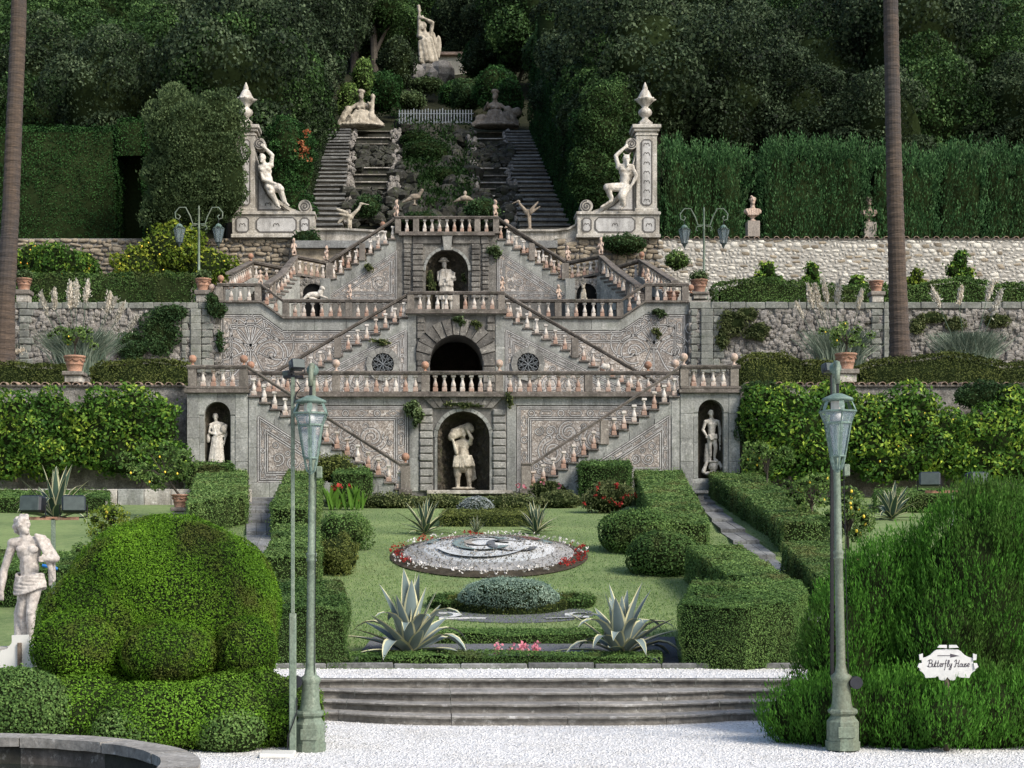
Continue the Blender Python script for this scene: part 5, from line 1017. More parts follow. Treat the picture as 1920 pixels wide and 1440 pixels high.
rough_wall('side_wall', 'rough grey middle wall behind pampas grass on the left', 81, -600, 412, 568, 700, 21, 1, ((340, 358, 0), (358, 378, 1), (378, 402, 0), (36, 62, 0)))
rough_wall('side_wall', 'rough grey middle wall behind pampas grass on the right', 81, 1292, 2600, 568, 700, 36, 2, ((1294, 1313, 0), (1313, 1336, 1), (1336, 1356, 0), (1632, 1655, 0), (1655, 1672, 1)), 2000)
# rubble wall of rounded stones (right) and its brown counterpart (left)
def stone_mesh(seed, m):
    rg = np.random.default_rng(seed); v, f = ICO2; p = nrm(v); q = np.sign(p) * np.abs(p) ** .62; q = q * (1 + .16 * (vnoise(p + seed, 1.6, seed)[:, None] - .5))
    keep = v; me = bpy.data.meshes.new('stone'); 
    import_v, import_f = ICO1; p = nrm(import_v); q = np.sign(p) * np.abs(p) ** .6; q = q * (1 + rg.uniform(-.13, .13, (len(q), 1)))
    me.from_pydata((q * .5).tolist(), [], import_f.tolist()); me.materials.append(m); me.polygons.foreach_set('use_smooth', [True] * len(import_f)); return me
ICO1 = ico(1)
def rubble(root, D, pa, pb, pt, pbt, m, avg, seed, limit=300, sub=None):
    rg = random.Random(seed); ms = [stone_mesh(seed * 20 + k, m if k % 4 or sub is None else sub) for k in range(9)]; x0, x1, z0, z1 = wx(pa, D), wx(pb, D), wz(pbt, D), wz(pt, D); z = z1; L = []
    while z > z0:
        h = avg * rg.uniform(.38, .85); x = x0 + rg.uniform(-avg, 0)
        while x < x1:
            w = avg * rg.uniform(.4, 1.5); L.append((x + w / 2, z - h / 2 + rg.uniform(-.08, .08), w, h * rg.uniform(.7, 1.25))); x += w
        z -= h
    L.sort(key=lambda q: -q[2] * q[3])
    for i, (x, zz, w, h) in enumerate(L[:limit]):
        o = link('stone', rg.choice(ms), root); o.location = (x, D - .02, zz); o.scale = (w, .17, h); o.rotation_euler = (0, rg.uniform(-.2, .2), 0)
    mb = MB(); mbv = 0
    for (x, zz, w, h) in L[limit:]: mb.sphere((x, D - .02, zz), (w * .5, .085, h * .5), 7, 5)
    if mb.v: stuff(mb.build('small_stones', m, root, True))
w3r = thing('rubble_wall', 'pale rounded rubble stone wall topped with a row of clay tiles', 'wall', (wx(1237, 95), 95, 14.8)); zt3 = wz(448, 95)
MB().box(wx(1237, 95), wx(2600, 95), 94.94, 95.6, 14.7, zt3 - .05).build('wall_core', M['mortar'], w3r); rubble(w3r, 95, 1238, 1925, 450, 548, M['rubble'], .40, 3, 300, M['rubble2']); tiles(w3r, 95, 1240, 1940, 18.7, zt3, 1.1)
w3l = thing('rubble_wall', 'brown dry stone wall below the left satyr pillar', 'wall', (wx(440, 95), 95, 14.8))
MB().box(wx(-600, 95), wx(556, 95), 95.02, 95.6, 14.7, wz(447, 95)).build('wall_core', M['spugne'], w3l); rubble(w3l, 94.98, -20, 556, 449, 530, M['rubble2'], .50, 4, 290)
w3m = thing('rubble_wall', 'dry stone wall under ivy left of the pale rubble wall', 'wall', (wx(1080, 95), 95, 14.8))
MB().box(wx(1040, 95), wx(1236, 95), 95.02, 95.6, 14.7, wz(447, 95)).build('wall_core', M['spugne'], w3m); rubble(w3m, 94.98, 1045, 1236, 450, 540, M['rubble2'], .50, 5, 150)
# ------------------------------------------------------------------ hillside
ZCP = ([98, 99, 104, 150, 185, 270, 330], [20.6, 20.7, 23.06, 41.48, 57.5, 95, 100])
def zcas(D): return float(np.interp(D, *ZCP))
xs = np.linspace(-150, 150, 61); ys = [95.4, 98, 101, 104, 112, 122, 135, 150, 168, 185, 210, 240, 270, 330]
V = [(x, y, (20.5 if y < 101 else zcas(y) - (1.0 if abs(x + 4) < 9 else .3))) for y in ys for x in xs]; nx = len(xs)
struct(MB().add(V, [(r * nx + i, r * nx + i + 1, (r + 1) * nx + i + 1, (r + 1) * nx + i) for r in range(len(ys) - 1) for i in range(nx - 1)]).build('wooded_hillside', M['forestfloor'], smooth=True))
struct(MB().box(wx(556, 95), wx(1040, 95), D3b - .1, 98.5, 20, Z3).build('top_terrace_floor', M['slab']))
_cd = np.linspace(99, 155, 800); _cy = VY - F * (np.interp(_cd, *ZCP) - ZC) / _cd
def Dc(py): return float(np.interp(-py, -_cy, _cd))
# ------------------------------------------------------------------ cascade stairs and water chutes
def hill_stairs(label, pl, pr, n, m, seed):
    root = thing('hill_staircase', label, 'staircase', Wp(pl[0][0], pl[0][1], Dc(pl[0][1]))); Da, Db = 99.2, Dc(pl[1][1]); rg = random.Random(seed)
    X = lambda q, D: wx(q[0][0], Dc(q[0][1])) + (wx(q[1][0], Db) - wx(q[0][0], Dc(q[0][1]))) * (D - Dc(q[0][1])) / (Db - Dc(q[0][1]))
    for i in range(n):
        D = Da + (Db - Da) * i / n; d2 = (Db - Da) / n; z = zcas(D + d2); jit(MB().box(X(pl, D), X(pr, D), D, D + d2 + .3, z - 1.1, z - .1, .04), .03, i + seed).build('step', m, root); jit(MB().box(X(pl, D) - .04, X(pr, D) + .04, D - .22, D + d2 + .02, z - .1, z + .04, .03), .03, i).build('tread', M['slab'], root)
    return root
hill_stairs('sunlit stone staircase climbing left of the water chutes', [(578, 428), (618, 253)], [(643, 428), (658, 253)], 27, M['hillstep'], 1)
hill_stairs('shaded stone staircase climbing right of the water chutes', [(972, 428), (947, 256)], [(1062, 428), (990, 256)], 27, M['hillstep'], 2)
def rocky_kerb(label, pa, pb, wpx, seed):
    root = thing('rock_edging', label, 'rocks', Wp(pa[0], pa[1], Dc(pa[1]))); rg = random.Random(seed); mb = MB()
    for i in range(130):
        t = i / 130; py = pa[1] + (pb[1] - pa[1]) * t; D = Dc(py); s_ = rg.uniform(.13, .26); x = wx(pa[0] + (pb[0] - pa[0]) * t, D) + rg.uniform(-.3, .3) * wpx
        mb.sphere((x, D, zcas(D) + rg.uniform(.1, .55)), (s_, s_, s_ * rg.uniform(.8, 1.5)), 6, 5)
    stuff(jit(mb, .05, seed).build('rocks', M['spugne'], root))
rocky_kerb('pale rock edging between the left hill stairs and water chute', (648, 428), (662, 254), 1, 1); rocky_kerb('mossy rock edging right of the left water chute', (738, 380), (742, 250), 1.4, 2)
rocky_kerb('shaded rock edging beside the right hill stairs', (972, 428), (948, 256), 1, 3); rocky_kerb('mossy rock edging left of the right water chute', (886, 380), (884, 250), 1.2, 4)
def chute(label, x0, x1, ys_, seed):
    root = thing('water_chute', label, 'cascade', Wp((x0 + x1) / 2, ys_[0], Dc(ys_[0])))
    for i, py in enumerate(ys_):
        D = Dc(py); z = zcas(D) + .1; d2 = 3.4
        st = jit(MB().box(wx(x0, D), wx(x1, D), D, D + d2, z - 3.2, z, .03), .02, i).build('chute_step', M['cascade'], root)
        MB().box(wx(x0, D) - .05, wx(x1, D) + .05, D - .16, D + .3, z + .002, z + .11, .03).build('wet_lip', M['plaster'] if i % 2 else M['hillstep'], st)
    mb = MB(); rg = random.Random(seed)
    for i in range(90):
        py = rg.uniform(284, 318); D = Dc(py) - .3; s_ = rg.uniform(.25, .6); mb.sphere((wx(rg.uniform(x0, x1), D), D, zcas(D) + rg.uniform(0, .7)), (s_, s_, s_ * .8), 6, 5)
    for i in range(70):
        py = rg.uniform(372, 425); D = Dc(py) - .3; s_ = rg.uniform(.25, .6); mb.sphere((wx(rg.uniform(x0 - 20, x1 + 20), D), D, zcas(D) + rg.uniform(0, .9)), (s_, s_, s_ * .8), 6, 5)
    stuff(jit(mb, .08, seed).build('wet_rocks', M['cascade'], root))
chute('dark stepped water chute left of the planted rockery', 664, 737, (250, 262, 274, 319, 332, 346, 358, 371), 1); chute('dark stepped water chute right of the planted rockery', 889, 962, (252, 264, 277, 320, 334, 347, 359, 372), 2)
rk = MB(); rg = random.Random(8)
for i in range(170):
    py = rg.uniform(236, 420); D = Dc(py); s_ = rg.uniform(.5, 1.1); rk.sphere((wx(rg.uniform(744, 884), D), D, zcas(D) + rg.uniform(-.4, .5)), (s_, s_, s_ * .8), 7, 5)
tag(stuff(jit(rk, .12, 3).build('rockery', M['cascade'])), 'dark mossy rockery mound between the two water chutes', 'rocks')
# balustrade kerb across the cascade foot and low stucco walls
def stucco_wall(label, poly, D):
    root = thing('stucco_wall', label, 'wall', Wp(poly[0][0], poly[0][1], D)); MB().prism([(wx(a, D), wz(b, D)) for a, b in poly], D, D + .8).build('wall_body', M['plaster'], root)
    t = [p for p in poly if p[1] < 444]; MB().sweep([(wx(a, D), D + .3, wz(b, D) - .02) for a, b in t], [(-.5, 0), (-.5, .12), (.42, .12), (.42, 0)][::-1]).build('coping', M['plaster'], root)
    return root
stucco_wall('low white stucco wall behind the left heron', [(556, 452), (556, 432), (650, 432), (720, 436), (720, 452)], 95.2); stucco_wall('low white stucco wall swooping up to the right satyr pillar', [(950, 452), (950, 434), (1040, 434), (1066, 431), (1078, 424), (1084, 410), (1088, 452)], 95.2)
# ------------------------------------------------------------------ satyr pillars
def frame_lines(parent, polys, y):
    for p in polys:
        P = MB(); P.prism(p, y, y + .02); pn = P.build('stucco_panel', M['white'], parent)
        mb = MB(); strip(mb, p, .09, y - .006, True); mb.build('panel_outline', M['dark'], pn)
        mb = MB(); rg = random.Random(len(p) + int(p[0][0] * 7)); xs_ = [q[0] for q in p]; zs_ = [q[1] for q in p]; cx_ = sum(xs_) / len(p)
        k = max(1, int((max(zs_) - min(zs_)) / .5))
        for i in range(k):
            z = min(zs_) + (max(zs_) - min(zs_)) * (i + .5) / k
            for s_ in (-1, 1): strip(mb, bez([(cx_, z), (cx_ + s_ * .05, z + .12), (cx_ + s_ * .16, z + .1), (cx_ + s_ * .17, z - .1)], 7), .05, y - .009)
        mb.build('ornament', M['dark'], pn)
def satyr_pillar(label, sg, c):                           # c: centre px of the shaft
    D = 95.0; k = D / F; root = thing('satyr_pillar', label, 'pillar', (wx(c, D), D, wz(446, D))); X = lambda a: wx(c + sg * a, D)
    def bx(a, b, t, u, d0, d1, nm, m=M['plaster'], ch=.03): x0, x1 = sorted((X(a), X(b))); jit(MB().box(x0, x1, D + d0, D + d1, wz(u, D), wz(t, D), ch), .008, int(a + t)).build(nm, m, root)
    bx(-24, 130, 405, 447, -.3, 1.1, 'pedestal'); bx(-26, 132, 399, 405, -.42, 1.2, 'pedestal_cornice'); bx(-26, 132, 441, 448, -.4, 1.2, 'pedestal_foot')
    bx(-20, 19, 247, 399, -.2, 1.0, 'shaft'); bx(-22, 22, 392, 399, -.27, 1.1, 'shaft_foot', M['plaster'])
    bx(-22, 21, 252, 256, -.25, 1.05, 'neck_moulding'); bx(-24, 24, 243, 248, -.32, 1.1, 'capital_lower'); bx(-27, 27, 236, 243, -.42, 1.2, 'capital_slab'); bx(-12, 12, 229, 236, -.1, .8, 'urn_plinth')
    ux, uz = X(0), wz(229, D); mb = MB(); prof = [(.36, 0), (.38, .08), (.25, .2), (.16, .3), (.2, .4), (.36, .52), (.40, .68), (.34, .82), (.2, .92), (.18, 1.0), (.30, 1.15), (.44, 1.32), (.60, 1.42), (.56, 1.46), (.46, 1.44), (.40, 1.6), (.30, 1.82), (.18, 2.0), (.13, 2.04), (.16, 2.1), (.09, 2.3), (.02, 2.46)]
    n = 16; vs = []; b0 = 0
    for r_, z in prof:
        for i in range(n): f = 1 + (.13 * math.cos(i * math.pi) if 1.1 < z < 1.5 else .05 * math.cos(i * math.pi) if .45 < z < .9 else 0); a = 2 * math.pi * i / n; vs.append((ux + r_ * f * math.cos(a), D + .35 + r_ * f * math.sin(a), uz + z))
    mb.add(vs, [(q * n + i, q * n + (i + 1) % n, (q + 1) * n + (i + 1) % n, (q + 1) * n + i) for q in range(len(prof) - 1) for i in range(n)]).build('urn', M['statue'], root, True)
    curve = [(19, 285), (22, 300), (27, 318), (34, 338), (46, 360), (62, 378), (86, 394), (100, 399)]
    pol = [(X(a), wz(b, D)) for a, b in curve] + [(X(19), wz(399, D))]; MB().prism(pol, D + .05, D + .8).build('curved_buttress', M['plaster'], root)
    MB().sweep([(X(a), D + .4, wz(b, D)) for a, b in curve], [(-.5, -.12), (.5, -.12), (.5, .1), (-.5, .1)]).build('buttress_coping', M['plaster'], root)
    for a, b, r_, hd in ((28, 271, 10.5, 1), (112, 388, 12, -1)):
        cx_, cz_ = X(a), wz(b, D); v = MB(); v.prism(circ((cx_, cz_), r_ * k, 18), D - .25, D + .7); o = v.build('volute', M['plaster'], root)
        v = MB(); sp = spiral((cx_, cz_), r_ * k * .86, 1.5, 2.0, hd * sg, 40, .1); v.tube([(x, D - .25, z) for x, z in sp], .045, 5); v.build('spiral_ridge', M['dark'], o)
    def rc(a0, b0, a1, b1, q=4): return [(X(a0 + q), wz(b0, D)), (X(a1 - q), wz(b0, D)), (X(a1), wz(b0 + q, D)), (X(a1), wz(b1 - q, D)), (X(a1 - q), wz(b1, D)), (X(a0 + q), wz(b1, D)), (X(a0), wz(b1 - q, D)), (X(a0), wz(b0 + q, D))]
    frame_lines(root, [rc(-10, 264, 9, 386)], D - .222); frame_lines(root, [rc(-16, 410, 7, 437), rc(22, 410, 96, 437, 6), rc(104, 411, 120, 436)], D - .322)
    frame_lines(root, [[(X(24), wz(393, D)), (X(24), wz(330, D)), (X(32), wz(350, D)), (X(44), wz(370, D)), (X(60), wz(385, D)), (X(72), wz(393, D))]], D + .028)
    return root
satyr_pillar('stucco pillar with urn and satyr, half hidden by the laurel on the left', 1, 460); satyr_pillar('stucco pillar with urn and satyr right of the water stairs', -1, 1211)
# ------------------------------------------------------------------ top: picket fence, hermitage, statue mound
fr = thing('picket_fence', 'grey iron picket fence with double gate at the head of the water stairs', 'fence', Wp(748, 231, 151)); D = 151.0
for i in range(26):
    px = 749 + i * 5.4; cen = abs(px - 802); top = 208 + (0 if cen > 28 else -3 + 3 * abs(math.sin((px - 774) / 28 * math.pi))); x = wx(px, D)
    mb = MB(); mb.box(x - .05, x + .05, D - .04, D + .04, wz(232, D), wz(top, D)); mb.add([(x - .07, D, wz(top, D)), (x + .07, D, wz(top, D)), (x, D, wz(top - 3, D))], [(0, 1, 2)]); mb.build('picket', M['railiron'], fr)
for py in (213, 229): MB().box(wx(747, D), wx(888, D), D - .03, D + .08, wz(py + .6, D), wz(py - .6, D)).build('fence_rail', M['railiron'], fr)
hm = thing('hermitage', 'pale yellow hermitage wall glimpsed through the trees beside the tall statue', 'building', Wp(850, 165, 190)); D = 190
MB().box(wx(815, D), wx(890, D), D, D + 6, wz(185, D), wz(105, D)).build('wall', stone('pale_plaster', (.5, .46, .34), (.62, .57, .45), stain=.4), hm); MB().box(wx(880, D), wx(888, D), D - .1, D, wz(165, D), wz(143, D)).build('door', M['blue'], hm); MB().box(wx(805, D), wx(900, D), D - .6, D + 7, wz(105, D), wz(100, D)).build('roof', M['tile'], hm)
# ------------------------------------------------------------------ vegetation
RG = np.random.default_rng(11)
def lsz(D, k=4.4): return max(.03, k * D / F)
def foliage(name, label, cat, ells, m, size, dens=1.5, amp=0., fq=1., group=None, zmin=None, core=.88, parent=None, part='foliage', up=0., asp=1.7, jn=.6, seed=1, trunk=None, lower=-1., tf=1.2, trunkm=None):
    rg = np.random.default_rng(seed); P, N = ells_cloud(ells, dens / (size * size * .5), rg, amp, fq, zmin, lower=lower)
    c = ells_core(ells, core, ICO2 if len(ells) > 6 else ICO3) if core else None
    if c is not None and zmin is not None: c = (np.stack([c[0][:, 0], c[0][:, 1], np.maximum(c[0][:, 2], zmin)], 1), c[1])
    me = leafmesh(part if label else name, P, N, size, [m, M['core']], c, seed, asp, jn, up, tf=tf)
    if parent is not None: return link(name, me, parent)
    b = min((e for e in ells), key=lambda e: e[0][2] - e[1][2]); root = thing(name, label, cat, (b[0][0], b[0][1], b[0][2] - b[1][2]), group)
    link(part, me, root)
    if trunk: MB().tube(trunk[0], trunk[1], 8).build('trunk', trunkm or M['barkm'], root)
    return root
def clumps(c, r, n, cr, rg, lower=-.4, inner=.8):
    out = []
    for i in range(n):
        d = nrm(rg.normal(0, 1, (1, 3)))[0]
        while d[2] < lower: d = nrm(rg.normal(0, 1, (1, 3)))[0]
        q = cr * rg.uniform(.7, 1.3); out.append((np.array(c) + d * np.array(r) * rg.uniform(inner, 1.02), (q, q, q * rg.uniform(.7, .95))))
    return out
def solid_cloud(quad_b, quad_t, size, dens, seed, amp, fq, strip_=False):
    b = [np.array(p, float) for p in quad_b]; t = [np.array(p, float) for p in quad_t]; n = len(b); tris = []
    cen = sum(b + t) / (2 * n)
    def q(a, b_, c, d): tris.extend([(a, b_, c), (a, c, d)])
    for i in range(n): j = (i + 1) % n; q(b[i], b[j], t[j], t[i])
    if strip_:
        for i in range(n // 2 - 1): q(t[i], t[i + 1], t[n - 2 - i], t[n - 1 - i])
    else:
        for i in range(1, n - 1): tris.append((t[0], t[i], t[i + 1]))
    rg = np.random.default_rng(seed); P, N = tri_cloud(tris, dens / (size * size * .5), rg)
    s = np.sign(((P - cen) * N).sum(1))[:, None]; N = N * np.where(s == 0, 1, s)
    # round the edges by pulling in points near the top rim
    tc = sum(t) / n; zt_ = max(x[2] for x in t); h = zt_ - min(x[2] for x in b)
    P = P + N * ((vnoise(P, fq, seed) - .5) * 2 * amp + (vnoise(P, fq * 3.3, seed + 5) - .5) * amp)[:, None] + rg.normal(0, size * .22, P.shape)
    sh = np.array([.96, .6, .95] if strip_ else [.94, .94, .97]); core_v = np.array([cen + (p - cen) * sh for p in b + t]); core_v[n:, 2] -= .04 + amp; f3 = []
    for i in range(n): j = (i + 1) % n; f3 += [(i, j, n + j), (i, n + j, n + i)]
    if strip_:
        for i in range(n // 2 - 1): f3 += [(n + i, n + i + 1, 2 * n - 2 - i), (n + i, 2 * n - 2 - i, 2 * n - 1 - i)]
    else:
        for i in range(1, n - 1): f3.append((n, n + i, n + i + 1))
    return P, N, (core_v, np.array(f3))
def hedge(name, label, B, T, m, D, k=4.2, dens=1.7, amp=.05, fq=1.6, seed=1, group=None, up=0., asp=1.6, cat='hedge', strip_=False, tuft=0, tf=1.4):
    size = lsz(D, k); P, N, core = solid_cloud(B, T, size, dens / (5 if tuft else 1), seed, amp, fq, strip_); tint = None
    if tuft: P, N, tint = tufts(P, N, tuft, 6, np.random.default_rng(seed))
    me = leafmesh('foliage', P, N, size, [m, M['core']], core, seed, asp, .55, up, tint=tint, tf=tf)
    root = thing(name, label, cat, tuple(B[0]), group); link('foliage', me, root); return root
def hedge_g(name, label, pts, h, m, seed=1, h2=None, **kw):
    B = [G(*p) for p in pts]; hs = h if isinstance(h, (list, tuple)) else [h] * len(B); T = [b + Vector((0, 0, q)) for b, q in zip(B, hs)]; D = sum(b.y for b in B) / len(B)
    return hedge(name, label, B, T, m, D, seed=seed, **kw)
def hedge_px(name, label, p0, p1, pt, pb, D, dep, m, seed=1, tops=None, **kw):
    xs_ = [p0, p1] if tops is None else [t[0] for t in tops]; ts = [pt, pt] if tops is None else [t[1] for t in tops]
    B = [W(x, pb, D) for x in xs_] + [W(x, pb, D) + Vector((0, dep, 0)) for x in xs_[::-1]]; T = [W(x, t, D) for x, t in zip(xs_, ts)] + [W(x, t, D) + Vector((0, dep, 0)) for x, t in zip(xs_[::-1], ts[::-1])]
    for i in range(len(T)): T[i].z = W(0, (ts + ts[::-1])[i], D).z; B[i].z = wz(pb, D)
    return hedge(name, label, B, T, m, D, seed=seed, strip_=tops is not None, **kw)
def E(px, py, D, rx, rz, ry=None): k = D / F; return (tuple(W(px, py, D)), (rx * k, (ry if ry else (rx + rz) / 2) * k, rz * k))
# ---- forest of holm oaks
PROT = []
for v in range(6):
    rg = np.random.default_rng(100 + v); ells = clumps((0, 0, 0), (3.6, 3.6, 3.9), 30, 1.3, rg, -.75, .82); sz = .19
    P, N = ells_cloud(ells, 1.15 / (sz * sz * .5), rg, .22, 1.4, lower=-.55); P2, N2 = ells_cloud([((0, 0, 0), (2.9, 2.9, 3.1))], .6 / (sz * sz * .5), rg, .5, .7); P = np.concatenate([P, P2]); N = np.concatenate([N, N2]); c = ells_core([((0, 0, 0), (2.5, 2.5, 2.7))] , 1, ICO3); c[0][:] += nrm(c[0]) * (vnoise(c[0], .8, v)[:, None] - .5) * 1.2
    tw = leafmesh('crown', P, N, sz, [M[('ilexg', 'ilex', 'ilex', 'ilexg', 'ilexg', 'ilex')[v]], M['core']], c, v, 1.5, .8, tf=.55); PROT.append(tw)
mb = MB(); mb.tube([(0, 0, -9), (.1, 0, -5), (0, .1, -2), (.2, 0, 1)], [.45, .36, .28, .12], 8)
for a in range(5): mb.tube([(0, 0, -4 + a * .5), (1.1 * math.cos(a * 1.3), 1.1 * math.sin(a * 1.3), -2.2 + a * .4), (2.4 * math.cos(a * 1.3), 2.4 * math.sin(a * 1.3), -.8 + a * .3)], [.2, .13, .05], 6)
TRK = mb.mesh('trunk', M['barkm'])
rr = random.Random(4); nt_ = 0
CL = ([104, 112, 120, 150, 185, 200, 300], [575, 600, 632, 640, 735, 755, 790]); CR = ([104, 150, 172, 186, 200, 300], [1062, 985, 900, 872, 840, 830])
for D in (107, 117, 129, 146, 168, 192, 222):
    x = wx(-90, D); x1 = wx(2010, D)
    while x < x1:
        s = rr.uniform(.9, 1.3) * (1 + (D - 107) / 320); r = 4.3 * s; px = VX + (x - XC) * F / D; Dj = D + rr.uniform(-3, 3); z = zcas(D) + rr.uniform(6.0, 8.2) * s
        lx, rx = wx(float(np.interp(D, *CL)), D), wx(float(np.interp(D, *CR)), D); q = x
        if lx - r * .9 < q < (lx + rx) / 2: q = lx - r * .92
        elif (lx + rx) / 2 <= q < rx + r * .9: q = rx + r * .92
        side = 'left' if q < (lx + rx) / 2 else 'right'; py = VY - (z - ZC) * F / Dj
        if py - r * F / D < 330 and py + r * F / D > -30:
            o = thing('holm_oak', 'dark holm oak in the wood on the %s of the water stairs' % side, 'tree', (q, Dj, zcas(D)), 'holm oaks %s of the water stairs' % side)
            c = link('crown', PROT[rr.randrange(6)], o); c.matrix_parent_inverse = Matrix(); c.location = (0, 0, z - zcas(D)); c.scale = (s, s, s * rr.uniform(.95, 1.2)); c.rotation_euler = (0, 0, rr.uniform(0, 6.28))
            t = link('trunk', TRK, o); t.matrix_parent_inverse = Matrix(); t.location = (0, 0, z - zcas(D)); t.scale = (s, s, s * 1.05); nt_ += 1
        x += rr.uniform(4.6, 6.2) * s
# trees closing the view behind the tall statue
for k, (px, py, D, s) in enumerate(((770, 20, 215, 1.4), (850, 40, 215, 1.5), (905, 70, 205, 1.4), (725, 70, 200, 1.3), (810, -40, 225, 1.6), (880, 130, 205, 1.0), (700, 0, 190, 1.3), (920, 0, 190, 1.4), (960, 60, 175, 1.3))):
    p = W(px, py, D); o = thing('holm_oak', 'dark holm oak closing the view behind the tall trumpet statue', 'tree', (p.x, p.y, zcas(D)), 'holm oaks behind the tall statue'); c = link('crown', PROT[k % 6], o); c.matrix_parent_inverse = Matrix(); c.location = (0, 0, p.z - zcas(D)); c.scale = (s, s, s); c.rotation_euler = (0, 0, k)
    t = link('trunk', TRK, o); t.matrix_parent_inverse = Matrix(); t.location = (0, 0, p.z - zcas(D)); t.scale = (s, s, s * 1.3)
# ---- big shrubs around the top terrace
def shrub(name, label, ells, m, D, n=None, cr=None, k=4.6, seed=1, cat='shrub', up=0., amp=.12, **kw):
    rg = np.random.default_rng(seed); full = []
    for c, r in ells: full += clumps(c, np.array(r) * .82, n or 16, cr or min(r[0], r[2]) * .36, rg, -.9)
    return foliage(name, label, cat, full + ells if False else full, m, lsz(D, k), 1.35, amp, 1.8, seed=seed, core=.8, up=up, **kw) if False else _shrub(name, label, cat, ells, full, m, lsz(D, k), seed, up, amp, **kw)
def _shrub(name, label, cat, ells, full, m, size, seed, up, amp, asp=1.7, group=None, dens=1.35, trunk=None, tf=1.2, core=.84):
    rg = np.random.default_rng(seed); P, N = ells_cloud(full, dens / (size * size * .5), rg, amp, 1.8); P2, N2 = ells_cloud([(e[0], np.array(e[1]) * .86) for e in ells], .9 / (size * size * .5), rg, amp, 1.8); P = np.concatenate([P, P2]); N = np.concatenate([N, N2]); c = ells_core(ells, min(core, .78), ICO3); me = leafmesh('foliage', P, N, size, [m, M['core']], c, seed, asp, .75, up, tf=tf)
    b = min(ells, key=lambda e: e[0][2] - e[1][2]); root = thing(name, label, cat, (b[0][0], b[0][1], b[0][2] - b[1][2]), group); link('foliage', me, root)
    if trunk: MB().tube(*trunk, 8).build('trunk', M['barkm'], root)
    return root
shrub('laurel', 'large loose grey-green laurel in front of the left satyr pillar', [E(375, 290, 93.0, 80, 115, 45), E(410, 235, 93.0, 52, 70, 40), E(330, 240, 93.6, 60, 75, 45), E(345, 395, 93.6, 95, 50, 45), E(428, 340, 92.8, 38, 85, 36), E(310, 330, 93.8, 42, 60, 40)], M['laurel'], 94, 22, seed=3, up=.45)
shrub('clipped_shrub', 'dark green shrub flecked with red between satyr pillar and left hill stairs', [E(553, 300, 99.5, 40, 75, 40), E(535, 270, 98.5, 35, 60, 35), E(553, 390, 98, 34, 55, 35), E(525, 350, 99, 40, 70, 35)], M['hedged'], 99, 18, seed=4)
shrub('laurel', 'bright green laurel beside the right satyr pillar', [E(1125, 230, 100, 50, 85, 50), E(1110, 330, 100, 48, 75, 45), E(1160, 200, 101, 45, 60, 45), E(1150, 290, 101, 45, 80, 45)], M['ilexg'], 100, 18, seed=5)
def stair_hedge(label, Xa, Xb, w, h0, h1, m, seed):
    Ds = [102, 112, 124, 138, 152]; xs_ = [Xa + (Xb - Xa) * (d - 102) / 50 for d in Ds]; hs = [h0 + (h1 - h0) * k / 4 for k in range(5)]
    B = [Vector((x, d, zcas(d) - .5)) for x, d in zip(xs_, Ds)] + [Vector((x + w, d, zcas(d) - .5)) for x, d in zip(xs_[::-1], Ds[::-1])]; T = [b + Vector((0, 0, q)) for b, q in zip(B, hs + hs[::-1])]
    hedge('cypress_wall', label, B, T, m, 112, seed=seed, strip_=True, amp=.4, fq=.8, k=5)
stair_hedge('tall dark clipped wall of greenery along the right hill stairs', 8.05, 8.4, 3, 8.5, 9, M['hedged'], 6); stair_hedge('tall dark clipped wall of greenery along the left hill stairs', -9.45, -10.6, -3, 5.5, 8, M['ilex'], 7)
# left hedge with a doorway
hl_ = thing('arched_hedge', 'dark clipped hedge with a black arched doorway at the upper left', 'hedge', Wp(30, 450, 98))
def hpart(x0, x1, t, b, seed):
    B = [W(x0, b, 98), W(x1, b, 98), W(x1, b, 98) + Vector((0, 2.5, 0)), W(x0, b, 98) + Vector((0, 2.5, 0))]; T = [p.copy() for p in B]
    for p in T: p.z = wz(t, 98)
    P, N, core = solid_cloud(B, T, lsz(98, 4.6), 1.6, seed, .14, 1.1); link('hedge_face', leafmesh('hedge_face', P, N, lsz(98, 4.6), [M['hedged'], M['core']], core, seed, 1.6, .6), hl_)
hpart(-80, 218, 238, 470, 1); hpart(268, 330, 225, 470, 2); hpart(219, 267, 222, 292, 3)
MB().box(wx(216, 98), wx(270, 98), 100.6, 100.7, wz(470, 98), wz(280, 98)).build('passage_shade', M['core'], hl_)  # dark sheet stands in for the shade inside the doorway
# cypress hedges on the right terrace
for k, (a, b, t, D) in enumerate(((1243, 1392, 278, 98.5), (1433, 1622, 276, 98.3), (1638, 1755, 290, 98.3), (1768, 1842, 280, 98.5), (1852, 1990, 285, 98.7))):
    rg = random.Random(k); n = max(6, int((b - a) / 7)); tops = [(a + (b - a) * i / n, t + 34 * (1 - abs(math.sin(math.pi * (b - a) * i / n / 47.))) ** 2 + rg.uniform(-9, 9)) for i in range(n + 1)]
    hedge_px('cypress_hedge', ['tall green cypress hedge between satyr pillar and marble bust', 'broad green cypress hedge between marble bust and palm', 'cypress hedge with climbing greenery right behind the palm', 'narrow cypress hedge second from the right edge', 'cypress hedge at the right edge above the rubble wall'][k], a, b, t, 470, D, 2.2, M['cyp'], 20 + k, tops=tops, up=1.1, asp=2.4, amp=.5, fq=.6, k=5.6, dens=2.2, tuft=.75)
hedge_px('cypress_hedge', 'dark ivy covered hedge recess behind the marble bust', 1385, 1440, 300, 470, 100.5, 1.5, M['ivy'], 28, amp=.3)
